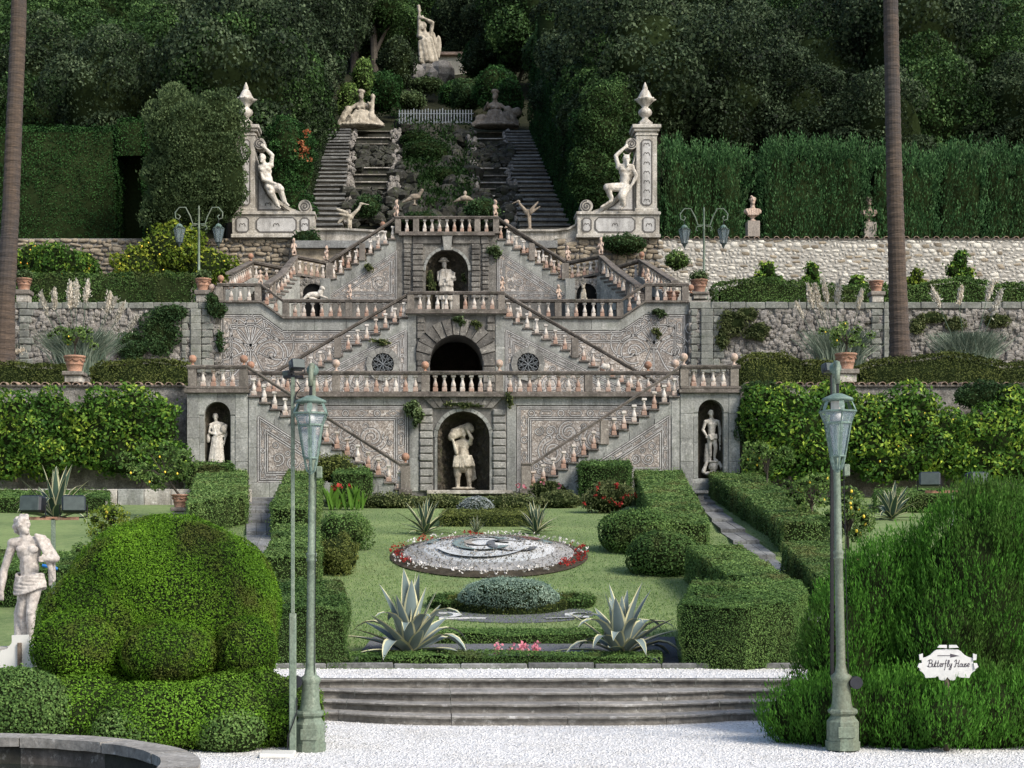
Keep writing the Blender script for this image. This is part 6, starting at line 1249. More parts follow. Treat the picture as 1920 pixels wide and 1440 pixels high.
# shaded shrubs in the cascade
for k, (px, py, D, rx, rz, m, lab) in enumerate(((800, 290, Dc(315), 52, 32, 'weed2', 'dark bushy growth in the middle of the rockery'), (830, 335, Dc(350), 50, 24, 'weed2', 'low dark growth at the foot of the rockery'), (780, 262, Dc(280), 36, 18, 'weed2', 'small shrub near the top of the rockery'),
        (680, 145, 152, 22, 40, 'lemonl', 'sunny yellow-green shrub above the left reclining statue'), (845, 178, 165, 24, 26, 'hedged', 'round dark clipped bush behind the picket fence'), (800, 160, 172, 40, 16, 'laurel', 'scrubby growth at the foot of the tall statue'), (690, 388, 99, 28, 24, 'ivy', 'ferny growth right of the left heron'), (905, 395, 99, 40, 24, 'ivy', 'dark ferns beside the right pheasant'), (790, 410, 99, 40, 14, 'ivy', 'low ferns under the left pheasant'),
        (1170, 458, 94.4, 48, 20, 'ivy', 'trailing ivy below the right satyr pillar'), (575, 450, 94.4, 30, 22, 'ivy', 'ivy clump below the left satyr pillar'), (1270, 490, 93.5, 28, 18, 'lemonl', 'small pale shrub in front of the pale rubble wall'))):
    if 'weed2' not in M: M['weed2'] = leafmat('shade_fern', (.008, .022, .006), (.020, .044, .012), (.040, .075, .022))
    shrub('shrub', lab, [E(px, py, D, rx, rz)], M[m], D, 12, seed=40 + k)
# ---- middle terrace planting
def citrus(name, label, ells, D, m='citrus', fruit='orange', nf=10, seed=1, k=6.5, n=14):
    root = shrub(name, label, ells, M[m], D, n, k=k, seed=seed, cat='tree', asp=1.9, trunk=([Vector(ells[0][0]) - Vector((0, 0, ells[0][1][2] * 1.25)), Vector(ells[0][0])], [.09, .05])); rg = random.Random(seed)
    fm = MB().sphere((0, 0, 0), 1, 8, 6).mesh('fruit', M[fruit], True)
    for i in range(nf):
        c, r = rg.choice(ells); a = rg.uniform(-2.6, -.5); b = rg.uniform(-.5, .8); o = link('fruit', fm, root); o.location = (c[0] + r[0] * .95 * math.cos(a) * math.cos(b), c[1] + r[1] * 1.02 * math.sin(a) * math.cos(b), c[2] + r[2] * .95 * math.sin(b)); s = .0006 * D * rg.uniform(.7, 1); o.scale = (s, s, s * 1.2)
    return root
citrus('orange_tree', 'orange tree with small fruit beside the left palm', [E(110, 505, 91, 70, 52, 35), E(65, 490, 92, 45, 40, 30), E(150, 510, 91.5, 40, 36, 30)], 91, 'citrus', 'orange', 14, 3)
citrus('orange_tree', 'bright yellow-green orange tree behind the left double lamp', [E(315, 472, 91, 62, 55, 40), E(270, 505, 91, 68, 45, 40), E(385, 500, 91.5, 60, 40, 35), E(345, 455, 91.4, 40, 36, 30)], 91, 'citrusb', 'lemon', 14, 4)
hedge_px('hedge', 'dark low hedge behind the left middle wall', -80, 365, 512, 600, 84, 1.2, M['box'], 31, amp=.18); hedge_px('hedge', 'wavy dark hedge in front of the rubble wall', 1345, 1990, 530, 600, 86, 1.4, M['box'], 32, tops=[(1342, 535), (1380, 522), (1440, 519), (1510, 530), (1560, 536), (1620, 532), (1700, 535), (1760, 524), (1820, 517), (1870, 532), (1990, 530)], amp=.15)
for k, (px, py, rx, rz) in enumerate(((1440, 508, 24, 20), (1523, 512, 20, 24), (1605, 534, 26, 20), (1718, 518, 18, 18), (1800, 490, 22, 26))):
    shrub('lemon_bush', ['first small citrus bush from the left against the rubble wall', 'second small citrus bush from the left against the rubble wall', 'third small citrus bush from the left against the rubble wall', 'small yellow-green citrus bush just right of the palm', 'small citrus bush climbing high on the rubble wall'][k], [E(px, py, 92.5, rx * .7, rz), E(px - rx * .6, py + rz * .7, 92.4, rx * .6, rz * .6), E(px + rx * .6, py + rz * .9, 92.6, rx * .7, rz * .6), E(px, py + rz * 1.4, 92.3, rx * .6, rz * .7)], M['citrusb' if k == 3 else 'citrus'], 92, 8, k=5.5, seed=60 + k)
# ---- lower terrace planting
hedge_px('hedge', 'low clipped hedge left of the terracotta pot above citrus wall', -80, 118, 680, 760, 70, 1.2, M['boxo'], 33, tops=[(-80, 690), (20, 678), (60, 684), (118, 682)], amp=.08); hedge_px('hedge', 'low clipped hedge right of the terracotta pot above citrus wall', 168, 352, 678, 760, 70, 1.2, M['boxo'], 34, tops=[(168, 690), (190, 678), (300, 672), (352, 680)], amp=.08)
hedge_px('hedge', 'rounded olive hedge right of the youth pavilion', 1390, 1505, 664, 760, 70, 1.3, M['boxo'], 35, tops=[(1390, 672), (1410, 663), (1470, 661), (1505, 676)], amp=.1); hedge_px('hedge', 'low hedge behind the right street lamp', 1506, 1600, 676, 760, 70.5, 1.2, M['boxo'], 36, amp=.1)
hedge_px('hedge', 'long wavy hedge from the right pot to the picture edge', 1610, 1990, 675, 760, 70, 1.3, M['boxo'], 37, tops=[(1610, 684), (1660, 674), (1740, 666), (1790, 658), (1850, 672), (1890, 682), (1990, 672)], amp=.1)
def espalier(name, label, ells, D, seed, m='citrus', nf=0, fruit='lemon'): return citrus(name, label, ells, D, m, fruit, nf, seed, 8.2, 26)
espalier('espalier_citrus', 'glossy citrus trained on the left wall at the picture edge', [E(30, 810, 65.6, 85, 75, 30), E(95, 785, 65.8, 55, 55, 28), E(80, 850, 65.6, 60, 48, 28), E(0, 860, 65.6, 60, 45, 28)], 66, 5)
espalier('espalier_citrus', 'big glossy citrus trained on the left wall beside the pavilion', [E(190, 795, 65.4, 60, 68, 32), E(250, 785, 65.4, 65, 60, 32), E(235, 845, 65.4, 90, 55, 30), E(310, 865, 65.4, 50, 40, 26), E(300, 800, 65.6, 38, 60, 26), E(165, 840, 65.6, 45, 45, 26)], 66, 6)
espalier('espalier_citrus', 'dark glossy citrus hedge behind the right street lamp', [E(1480, 800, 65.4, 80, 80, 30), E(1450, 860, 65.4, 60, 40, 28), E(1440, 760, 65.6, 45, 40, 26), E(1540, 845, 65.4, 70, 62, 30), E(1560, 750, 65.7, 50, 35, 26)], 66, 7)
espalier('espalier_citrus', 'lemon trees hung with fruit in the middle of the right wall', [E(1640, 810, 65.4, 70, 75, 30), E(1710, 790, 65.4, 65, 68, 30), E(1760, 830, 65.4, 65, 65, 30), E(1680, 865, 65.2, 95, 45, 28)], 66, 8, nf=16)
espalier('espalier_citrus', 'dense citrus hedge at the right picture edge', [E(1850, 835, 65.4, 78, 76, 30), E(1930, 810, 65.6, 80, 90, 30), E(1880, 870, 65.3, 80, 40, 28)], 66, 9, nf=4)
shrub('ivy', 'dark ivy hanging over the right wall coping', [E(1860, 745, 65.9, 85, 32, 14), E(1430, 730, 65.9, 48, 18, 12), E(1400, 790, 65.95, 22, 60, 10)], M['ivy'], 66, 24, seed=70, cat='ivy'); shrub('ivy', 'dark ivy spreading over the rough left middle wall', [E(300, 625, 80.8, 38, 50, 8), E(250, 650, 80.8, 30, 35, 8), E(320, 585, 80.7, 40, 16, 10)], M['ivy'], 81, 22, seed=71, cat='ivy')
shrub('ivy', 'ivy hanging at the corner of the left wing landing', [E(405, 580, 80.7, 22, 18, 8), E(398, 560, 80.7, 14, 12, 8), E(412, 640, 80.8, 8, 25, 5)], M['ivy'], 81, 10, seed=72, cat='ivy'); shrub('ivy', 'scrubby ivy on the rough right middle wall', [E(1375, 605, 80.8, 28, 26, 8), E(1400, 590, 80.8, 26, 14, 8), E(1420, 622, 80.8, 24, 20, 8), E(1355, 635, 80.8, 12, 26, 7), E(1750, 596, 80.8, 34, 12, 8), E(1790, 608, 80.8, 22, 14, 8), E(1720, 612, 80.8, 16, 18, 7), E(1870, 600, 80.8, 26, 14, 8)], M['weed'], 81, 16, seed=73, cat='ivy')
for k, (px, py, D, rx, rz, lab) in enumerate(((777, 768, D1b - .3, 18, 24, 'hanging plant on the wall left of the porter niche'), (955, 748, D1b - .3, 6, 14, 'little tuft at the balustrade right of the porter niche'), (868, 758, D1b - .2, 38, 5, 'creeper over the arch of the porter niche'), (862, 600, D2 - .2, 12, 8, 'tuft of weeds above the grotto arch'), (893, 606, D2 - .2, 10, 8, 'smaller tuft of weeds right above the grotto arch'), (715, 640, D2 - .15, 18, 6, 'weeds growing on the left middle stair edge'), (928, 470, D3 - .2, 14, 11, 'bush growing out beside the peasant niche'), (805, 525, D3 + .5, 12, 22, 'leafy growth left of the hatted peasant'), (876, 522, D3 + .7, 10, 16, 'leafy growth right of the hatted peasant'), (1237, 585, D2b - .2, 14, 8, 'weeds on the right wing wall top'), (1232, 622, D2b - .1, 9, 10, 'small weed on the right flower mosaic'), (690, 500, D3 - .2, 8, 6, 'weed on the sunlit upper stair edge'))):
    shrub('wall_plant', lab, [E(px, py, D, rx * .6, rz * .9, min(rx, rz)), E(px + rx * .6, py + rz * .5, D, rx * .5, rz * .5, min(rx, rz) * .6), E(px - rx * .6, py - rz * .1, D, rx * .5, rz * .6, min(rx, rz) * .6), E(px + rx * .1, py + rz, D, rx * .3, rz * .5, min(rx, rz) * .5)], M['weed' if k % 3 else 'laurel'], D, 7, seed=80 + k, cat='plant')
# ---- garden slope: low wall, hedges, bushes
lw = thing('low_wall', 'low pale stone wall behind the left hedge and agave', 'wall', Wp(-60, 930, 60))
for i in range(11): jit(MB().box(wx(-80 + i * 50, 60) + .01, wx(-30 + i * 50, 60) - .01, 60, 60.5, 3.9, wz(917, 60), .02), .01, i).build('wall_stone', M['plaster'] if i % 3 else M['grey'], lw)
hedge_g('hedge', 'low hedge in front of the pale low wall on the left', [(-60, 962), (205, 962), (205, 948), (-60, 948)], .55, M['box'], 41, amp=.05); hedge_g('hedge', 'clipped hedge behind the left marble statue', [(-60, 1140), (250, 1140), (250, 1095), (-60, 1095)], .75, M['box'], 42, amp=.05)
hedge_g('hedge', 'low dark hedge under the black floodlights on the right', [(1640, 962), (1990, 962), (1990, 947), (1640, 947)], .6, M['box'], 43)
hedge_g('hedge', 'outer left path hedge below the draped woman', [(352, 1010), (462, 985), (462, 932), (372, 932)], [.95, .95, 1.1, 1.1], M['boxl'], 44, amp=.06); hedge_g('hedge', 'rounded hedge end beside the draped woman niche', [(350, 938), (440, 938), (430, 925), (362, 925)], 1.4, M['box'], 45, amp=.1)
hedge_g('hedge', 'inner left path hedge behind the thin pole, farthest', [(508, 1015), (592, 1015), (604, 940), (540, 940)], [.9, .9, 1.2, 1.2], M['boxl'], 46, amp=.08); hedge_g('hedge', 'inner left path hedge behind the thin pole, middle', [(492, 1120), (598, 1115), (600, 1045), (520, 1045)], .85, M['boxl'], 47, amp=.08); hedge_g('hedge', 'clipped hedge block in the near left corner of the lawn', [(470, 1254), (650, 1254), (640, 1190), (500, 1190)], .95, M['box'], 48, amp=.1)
hedge_g('hedge', 'cube of clipped box left of the cannas', [(625, 952), (697, 952), (690, 938), (632, 938)], 1.25, M['box'], 49, amp=.04)
shrub('shrub', 'yellowish loose shrub behind the left street lamp', [E(628, 880, 62, 44, 32, 30)], M['boxo'], 62, 14, seed=90); shrub('bush', 'dark round bush farthest on the left lawn edge', [E(640, 1000, DG(1036) + .5, 55, 40, 45)], M['box'], 44, 20, k=4, seed=91); shrub('bush', 'rusty round bush nearer on the left lawn edge', [E(632, 1042, DG(1082) + .5, 48, 44, 42)], M['boxo'], 40, 20, k=4, seed=92)
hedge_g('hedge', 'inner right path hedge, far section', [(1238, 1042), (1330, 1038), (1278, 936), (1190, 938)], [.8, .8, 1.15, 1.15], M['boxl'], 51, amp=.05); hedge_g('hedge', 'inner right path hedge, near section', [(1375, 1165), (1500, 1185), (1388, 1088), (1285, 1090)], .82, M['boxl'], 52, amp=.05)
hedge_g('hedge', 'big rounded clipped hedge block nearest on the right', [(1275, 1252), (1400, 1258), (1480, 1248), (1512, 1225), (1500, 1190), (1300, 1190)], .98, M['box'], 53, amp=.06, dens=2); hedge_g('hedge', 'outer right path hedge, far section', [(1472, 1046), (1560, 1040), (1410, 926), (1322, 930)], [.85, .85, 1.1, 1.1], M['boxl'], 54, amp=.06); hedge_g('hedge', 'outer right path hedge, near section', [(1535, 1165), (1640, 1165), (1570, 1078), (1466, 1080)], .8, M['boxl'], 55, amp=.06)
hedge_g('hedge', 'dark clipped hedge behind the red roses', [(1088, 948), (1180, 950), (1180, 930), (1090, 930)], 1.5, M['box'], 56, amp=.1)
for k, (px, py, D, rx, rz, lab) in enumerate(((1196, 1000, DG(1042) + .7, 74, 46, 'flat-topped round bush farther on the right lawn edge'), (1243, 1043, DG(1085) + .7, 68, 47, 'round clipped bush nearer on the right lawn edge'))):
    c, r = E(px, py, D, rx, rz, 60); P, N = ells_cloud([(c, r)], 1.8 / (.06 ** 2 * .5), np.random.default_rng(k), .05, 2); P[:, 2] = c[2] + np.sign(P[:, 2] - c[2]) * np.abs((P[:, 2] - c[2]) / r[2]) ** .8 * r[2]; o = thing('bush', lab, 'bush', (c[0], c[1], c[2] - r[2])); link('foliage', leafmesh('foliage', P, N, .06, [M['box'], M['core']], ells_core([(c, r)], .93, ICO3), k, tf=2), o)
# front double box edging
for k, (p0, p1, py, h) in enumerate(((655, 1240, 1252, .17), (760, 1165, 1210, .19))): hedge_g('box_edging', ['low box edging along the kerb above the steps', 'low box edging at the near edge of the lawn'][k], [(p0, py), (p1, py), (p1, py - 11), (p0, py - 11)], h, M['box'], 57 + k, amp=.03, k=4)
# overgrown strip at the wall foot
shrub('overgrown_border', 'overgrown border of dry shrubs along the foot of the lowest wall', [E(735, 942, 58, 65, 17, 30), E(830, 942, 58, 65, 15, 30), E(950, 944, 57.5, 75, 16, 30), E(1045, 940, 58, 50, 20, 30)], M['weed'], 58, 34, seed=95, cat='plants'); hedge_g('box_edging', 'low olive box edging behind the back agaves', [(825, 988), (1015, 988), (1010, 975), (835, 975)], .35, M['boxo'], 59, amp=.04)
shrub('rose_bush', 'rose bush with red blooms in front of the dark clipped hedge', [E(1140, 935, 55, 54, 32, 30)], M['weed'], 58, 18, seed=96, cat='shrub'); shrub('overgrown_border', 'pale straggly roses at the foot of the right lower flight', [E(1030, 920, 64, 40, 22, 20)], M['weed'], 64, 14, seed=97, cat='shrub')
def blooms(root_name, label, cat, pts, m, s, seed, D=None):
    rg = np.random.default_rng(seed); P = np.array([tuple(p) for p in pts]); P = np.repeat(P, 7, 0) + rg.normal(0, s * .45, (len(P) * 7, 3)); N = nrm(rg.normal(0, 1, P.shape) + np.array([0, -1, .6])); o = link(root_name, leafmesh(root_name, P, N, s, [m, M['core']], None, seed, 1.2)); tag(o, label, cat); return stuff(o)
rg = random.Random(3); blooms('red_roses', 'red rose blooms on the bush before the right dark hedge', 'flowers', [W(rg.uniform(1095, 1190), rg.uniform(905, 950), 54.4) for i in range(16)], M['red'], .09, 1); blooms('pale_roses', 'few pink rose blooms beside the right newel post', 'flowers', [W(x, y, 63) for x, y in ((1020, 906), (1050, 912), (972, 912), (985, 914))], M['pink'], .11, 2)
blooms('pink_begonias', 'pink flowers in the front bed above the steps', 'flowers', [G(x, y) + Vector((0, 0, rg.uniform(.1, .22))) for x, y in [(rg.choice((928, 935, 960, 970, 980, 990, 1000, 1010)) + rg.uniform(-6, 6), rg.uniform(1232, 1240)) for i in range(34)]], M['pink'], .055, 3)
# red cannas
cn = thing('canna', 'red flowering cannas before the left clipped cube', 'plants', tuple(G(650, 955))); rg = random.Random(9)
for i in range(40):
    p = G(rg.uniform(618, 690), 956) + Vector((0, rg.uniform(-.4, .3), 0)); h = rg.uniform(.5, 1.0); a = rg.uniform(-.6, .6); mb = MB(); n = 5; vs = []
    for k in range(n): t = k / (n - 1); w = .05 * math.sin(math.pi * (t * .9 + .08)); c = p + Vector((math.sin(a) * h * t * (.4 + t * .4), -.1 * t * t, h * t)); vs += [c - Vector((w, .02, 0)), c + Vector((w, .02, 0))]
    mb.add(vs, [(2 * k, 2 * k + 1, 2 * k + 3, 2 * k + 2) for k in range(n - 1)]); mb.build('leaf', M['canna'], cn)
blooms('canna_blooms', 'red canna blooms above bright green leaves on the left', 'flowers', [W(x, y, 57) for x, y in ((636, 910), (658, 911), (628, 915), (667, 935), (671, 938), (632, 945), (622, 918))], M['red'], .13, 5)
# silver balls and small yucca
foliage('santolina_ball', 'silver grey ball bush between the back agaves', 'bush', [E(893, 955, 51.6, 34, 24, 32)], M['silver'], .06, 1.8, .03, 4, asp=2.4, jn=.8, core=.93, tf=4)
rg = random.Random(12); blooms('red_leaf_sprays', 'reddish leaf sprays on the shrub beside the left satyr', 'leaves', [W(rg.uniform(560, 582), rg.uniform(245, 300), 98.1) for i in range(16)], M['rust'], .2, 9)
# floral parterre
def eg(px, py, rx, ry, n=40, s=1., dz=0.):
    out = []
    for i in range(n):
        a = 2 * math.pi * i / n; q = G(px + rx * s * math.cos(a), py + ry * s * math.sin(a)); out.append((q.x, q.y, q.z + dz))
    return out
bed = thing('flower_bed', 'oval mosaic flower bed of coloured gravel ringed with flowers', 'flower bed', tuple(G(917, 1086)))
def ering(px, py, rx, ry, s0, s1, dz0, dz1, m, nm, n=48):
    a, b = eg(px, py, rx, ry, n, s0, dz0), eg(px, py, rx, ry, n, s1, dz1); MB().add(a + b, [(i, (i + 1) % n, n + (i + 1) % n, n + i) for i in range(n)]).build(nm, m, bed)
BC = (917, 1046, 186, 39); ering(*BC, 1.0, .86, .03, .12, M['soil'], 'flower_border'); ering(*BC, .86, .66, .12, .22, M['bedmix'], 'brown_gravel_ring'); ering(*BC, .66, .40, .22, .34, M['whitegravel'], 'white_gravel_ring'); ering(*BC, .40, .0, .34, .42, M['whitegravel'], 'centre_field')
def bedline(pts, w, m, nm):
    V = []; P = [G(*p) + Vector((0, 0, .0)) for p in pts]
    for k, p in enumerate(P):
        t = (P[min(k + 1, len(P) - 1)] - P[max(k - 1, 0)]); t.z = 0; t.normalize(); n_ = Vector((-t.y, t.x, 0)) * w
        px_, py_ = pts[k]; e = math.hypot((px_ - BC[0]) / BC[2], (py_ - BC[1]) / BC[3]); z = float(np.interp(e, [0, .4, .66, .86, 1], [.42, .34, .22, .12, .03])) + .03
        V += [p + n_ + Vector((0, 0, z)), p - n_ + Vector((0, 0, z))]
    MB().add(V, [(2 * k, 2 * k + 1, 2 * k + 3, 2 * k + 2) for k in range(len(P) - 1)]).build(nm, m, bed)
arc = lambda cx, cy, rx, ry, a0, a1, n=24: [(cx + rx * math.cos(R(a0 + (a1 - a0) * i / (n - 1))), cy + ry * math.sin(R(a0 + (a1 - a0) * i / (n - 1)))) for i in range(n)]
bedline(arc(918, 1040, 80, 22, 200, 345), .28, M['redgravel'], 'red_gravel_arc'); bedline(arc(918, 1040, 92, 28, 200, 340), .16, M['whitegravel'], 'white_gravel_arc'); bedline(arc(918, 1043, 64, 17, 195, 345), .1, M['slate'], 'dark_gravel_line')
bedline(arc(905, 1046, 46, 13, 30, 330), .14, M['bluegravel'], 'blue_gravel_scroll'); bedline(arc(905, 1047, 75, 20, 10, 170), .16, M['whitegravel'], 'white_gravel_crescent'); bedline(arc(917, 1046, 120, 27, 200, 340), .12, M['bluegravel'], 'blue_gravel_crescent'); bedline(arc(960, 1050, 40, 9, 0, 300), .1, M['slate'], 'slate_scroll'); bedline([(925, 1046), (955, 1046)], .16, M['bluegravel'], 'blue_gravel_bar'); bedline(arc(905, 1046, 28, 6, 60, 300), .09, M['bedgravel'], 'brown_gravel_scroll')
rg = random.Random(5); fl1, fl2 = [], []
for i in range(430):
    a = rg.uniform(0, 6.283); s_ = rg.uniform(.87, 1.0); q = G(BC[0] + BC[2] * s_ * math.cos(a), BC[1] + BC[3] * s_ * math.sin(a)) + Vector((0, 0, rg.uniform(.1, .22)))
    dg = math.degrees(a); red = (dg < 40 or 340 < dg < 350 or 172 < dg < 205 or 222 < dg < 232 or 252 < dg < 266 or 150 < dg < 160); keep_ = rg.random(); (fl1 if red and keep_ < .6 else fl2 if keep_ < .55 else []).append(q)
blooms('red_flower_ring', 'red flowers in the ring of the oval flower bed', 'flowers', fl1, M['red'], .05, 6); blooms('white_flower_ring', 'white flowers in the ring of the oval flower bed', 'flowers', fl2, M['wpetal'], .036, 7)
rg2 = np.random.default_rng(77); P = np.array([tuple(G(BC[0] + BC[2] * s_ * math.cos(a), BC[1] + BC[3] * s_ * math.sin(a)) + Vector((0, 0, float(np.interp(s_, [0, .4, .66, .86, 1], [.45, .37, .25, .15, .08]))))) for a, s_ in zip(rg2.uniform(0, 6.283, 2600), np.sqrt(rg2.uniform(.06, .8, 2600)))]); N = nrm(rg2.normal(0, .5, P.shape) + np.array([0, -.4, 1]))
tag(stuff(link('bed_ground_cover', leafmesh('bed_ground_cover', P, N, .06, [leafmat('dusty_ground_cover', (.10, .09, .07), (.24, .22, .19), (.48, .46, .43)), M['core']], None, 8))), 'speckled grey ground cover over the oval flower bed', 'ground cover')
# santolina disc, box ring, slate scroll bed
sl = eg(965, 1152, 150, 17, 40, 1, .012); n = len(sl); tag(MB().add(sl, [list(range(n))]).build('slate_bed', M['slate']), 'dark slate chipping bed with white scrolls under the round bush', 'gravel bed')
def scroll(name, label, pts, w):
    P = [G(*p) for p in pts]; V = []
    for k, p in enumerate(P):
        t = P[min(k + 1, len(P) - 1)] - P[max(k - 1, 0)]; t.z = 0; t.normalize(); n_ = Vector((-t.y, t.x, 0)) * w; V += [p + n_ + Vector((0, 0, .03)), p - n_ + Vector((0, 0, .03))]
    m = len(P); V += [v - Vector((0, 0, .025)) for v in V]; mb = MB().add(V, [(2 * k, 2 * k + 1, 2 * k + 3, 2 * k + 2) for k in range(m - 1)] + [(2 * k + 1, 2 * m + 2 * k + 1, 2 * m + 2 * k + 3, 2 * k + 3) for k in range(m - 1)]); tag(mb.build(name, M['whitegravel']), label, 'gravel scroll')
scroll('white_gravel_scroll', 'white gravel curl in the left half of the slate bed', [(822, 1151), (842, 1151), (856, 1153), (858, 1156), (848, 1159), (830, 1160), (826, 1161.5), (850, 1161), (880, 1160), (912, 1161)], .085); scroll('white_gravel_scroll', 'white gravel curl in the right half of the slate bed', [(1100, 1151), (1080, 1151), (1066, 1153), (1066, 1156), (1082, 1157), (1098, 1158), (1100, 1160.5), (1075, 1160), (1050, 1161), (1022, 1162)], .085)
foliage('santolina_disc', 'round flat-topped grey-green santolina cushion in the middle of the lawn', 'bush', [E(953, 1120, 31.8, 95, 32, 75), E(953, 1106, 31.8, 82, 22, 85)], M['santo'], .042, 1.8, .025, 5, asp=2.4, jn=.8, core=.94, tf=4)
def ring_hedge(label, px, py, rx, ry, h, m, seed, a0=0, a1=360):
    n = 40; P0, N0 = [], []; rg = np.random.default_rng(seed); pts = [G(px + rx * math.cos(R(a)), py + ry * math.sin(R(a))) for a in np.linspace(a0, a1, n)]; tr = []
    for a, b in zip(pts[:-1], pts[1:]):
        t = (b - a); t.z = 0; t.normalize(); o = Vector((-t.y, t.x, 0)) * .16; up = Vector((0, 0, h)); q = [a + o, b + o, b - o, a - o]; Q = [p + up for p in q]; tr += [(q[0], q[1], Q[1]), (q[0], Q[1], Q[0]), (q[3], Q[2], q[2]), (q[3], Q[3], Q[2]), (Q[0], Q[1], Q[2]), (Q[0], Q[2], Q[3])]
    P, N = tri_cloud(tr, 1.8 / (.05 ** 2 * .5), rg); N[:, 2] = np.abs(N[:, 2]); P = P + rg.normal(0, .02, P.shape); o = thing('box_edging', label, 'hedge', tuple(pts[0])); V = np.array([tuple(v) for t in tr for v in t]); c = V.mean(0)
    link('foliage', leafmesh('foliage', P, N, .05, [m, M['core']], (V * np.array([1, 1, 1]) - np.array([0, 0, .02]), np.arange(len(V)).reshape(-1, 3)), seed), o)
ring_hedge('low box ring around the grey-green cushion', 955, 1138, 100, 14, .18, M['boxo'], 61); ring_hedge('small box scroll at the left of the slate bed', 845, 1137, 26, 7, .17, M['box'], 62, 30, 330); ring_hedge('small box scroll at the right of the slate bed', 1072, 1134, 28, 7, .17, M['box'], 63, 210, 510)
# grass blades on the lawn
rg = np.random.default_rng(6); n = 60000; py = rg.uniform(955, 1215, n); px = rg.uniform(430, 1480, n); D_ = np.interp(-py, -_pp, _yy); P = np.stack([XC + (px - VX) * D_ / F, D_, np.interp(D_, TY, TZ) + .015], 1); N = nrm(rg.normal(0, .6, P.shape) + np.array([0, -.5, 0]))
tag(stuff(link('grass', leafmesh('grass', P, N, .045, [M['grass'], M['core']], None, 3, 2.6, .3, up=1.2, tf=.5))), 'short mown grass of the sloping lawn', 'grass')
# ---- agaves
def agave_mats():
    a = leafmat('agave_blue_green', (.12, .16, .155), (.18, .225, .215), (.25, .30, .285), trans=.08, rough=.5); b = flat('agave_cream_margin', (.52, .49, .29), .5, var=.15); c = leafmat('agave_dark_green', (.03, .055, .04), (.05, .085, .06), (.08, .12, .085), trans=.08); return a, b, c
AG = agave_mats()
def agave(label, base, size, n, seed, dark=False, droop=.35, wf=.075):
    root = thing('agave', label, 'agave', tuple(base)); rg = random.Random(seed)
    for i in range(n):
        az = i * 2.39996 + rg.uniform(-.2, .2); ring = (i + .5) / n; el = R(86 - 78 * ring ** 1.1) + rg.uniform(-.06, .06); L = size * rg.uniform(.82, 1.12) * (1.0 - .12 * ring); w = L * wf * rg.uniform(.9, 1.15); m = 9; vs = []; bend = rg.random() < droop and ring > .25
        p = Vector((0, 0, .03)); d = Vector((math.cos(az) * math.cos(el), math.sin(az) * math.cos(el), math.sin(el))); side = Vector((-math.sin(az), math.cos(az), 0)); rows = []
        for k in range(m + 1):
            t = k / m; ww = w * (.62 + 1.1 * t if t < .35 else 1.0 * (1 - ((t - .35) / .65) ** 2.2) + .003); up = side.cross(d).normalized() * (-1 if side.cross(d).z < 0 else 1)
            for u in (-1, -.74, 0, .74, 1): rows.append(p + side * (u * ww) + up * (.28 * ww * u * u))
            p = p + d * (L / m); e = -.045 if not bend else (-.03 if t < .42 else -.42); d = (d + Vector((0, 0, e))).normalized()
        mb = MB(); b = Vector(base); mb.v = [tuple(b + r_) for r_ in rows]
        for k in range(m):
            for j in range(4): mb.f.append([k * 5 + j, k * 5 + j + 1, (k + 1) * 5 + j + 1, (k + 1) * 5 + j]); mb.m.append(1 if j in (0, 3) else 0)
        me = mb.mesh('leaf', [AG[2] if dark else AG[0], AG[1]], True); a = me.attributes.new('tint', 'FLOAT', 'FACE'); a.data.foreach_set('value', [rg.uniform(.2, .8)] * len(mb.f)); link('leaf', me, root)
    return root
agave('large blue-grey agave with drooping leaves near left of the lawn', G(770, 1233), 1.32, 36, 5, droop=.55, wf=.105); agave('large blue-grey agave with drooping leaves near right of the lawn', G(1165, 1234), 1.2, 32, 8, droop=.5, wf=.105); agave('cream-edged green agave back left of the oval bed', G(797, 1002), 1.05, 30, 3, True, .05, .07); agave('cream-edged green agave back right of the oval bed', G(1005, 1002), .95, 28, 4, True, .05, .07)
agave('cream-edged agave between the left pair of floodlights', W(105, 978, 36), 1.25, 30, 6, True, .3, .07); agave('cream-edged agave on the lawn behind the right lamp', G(1672, 975) , 1.2, 28, 7, True, .15, .08)
agave('small spiky green yucca below the silver ball', G(893, 1003), .55, 34, 9, True, 0, .035)
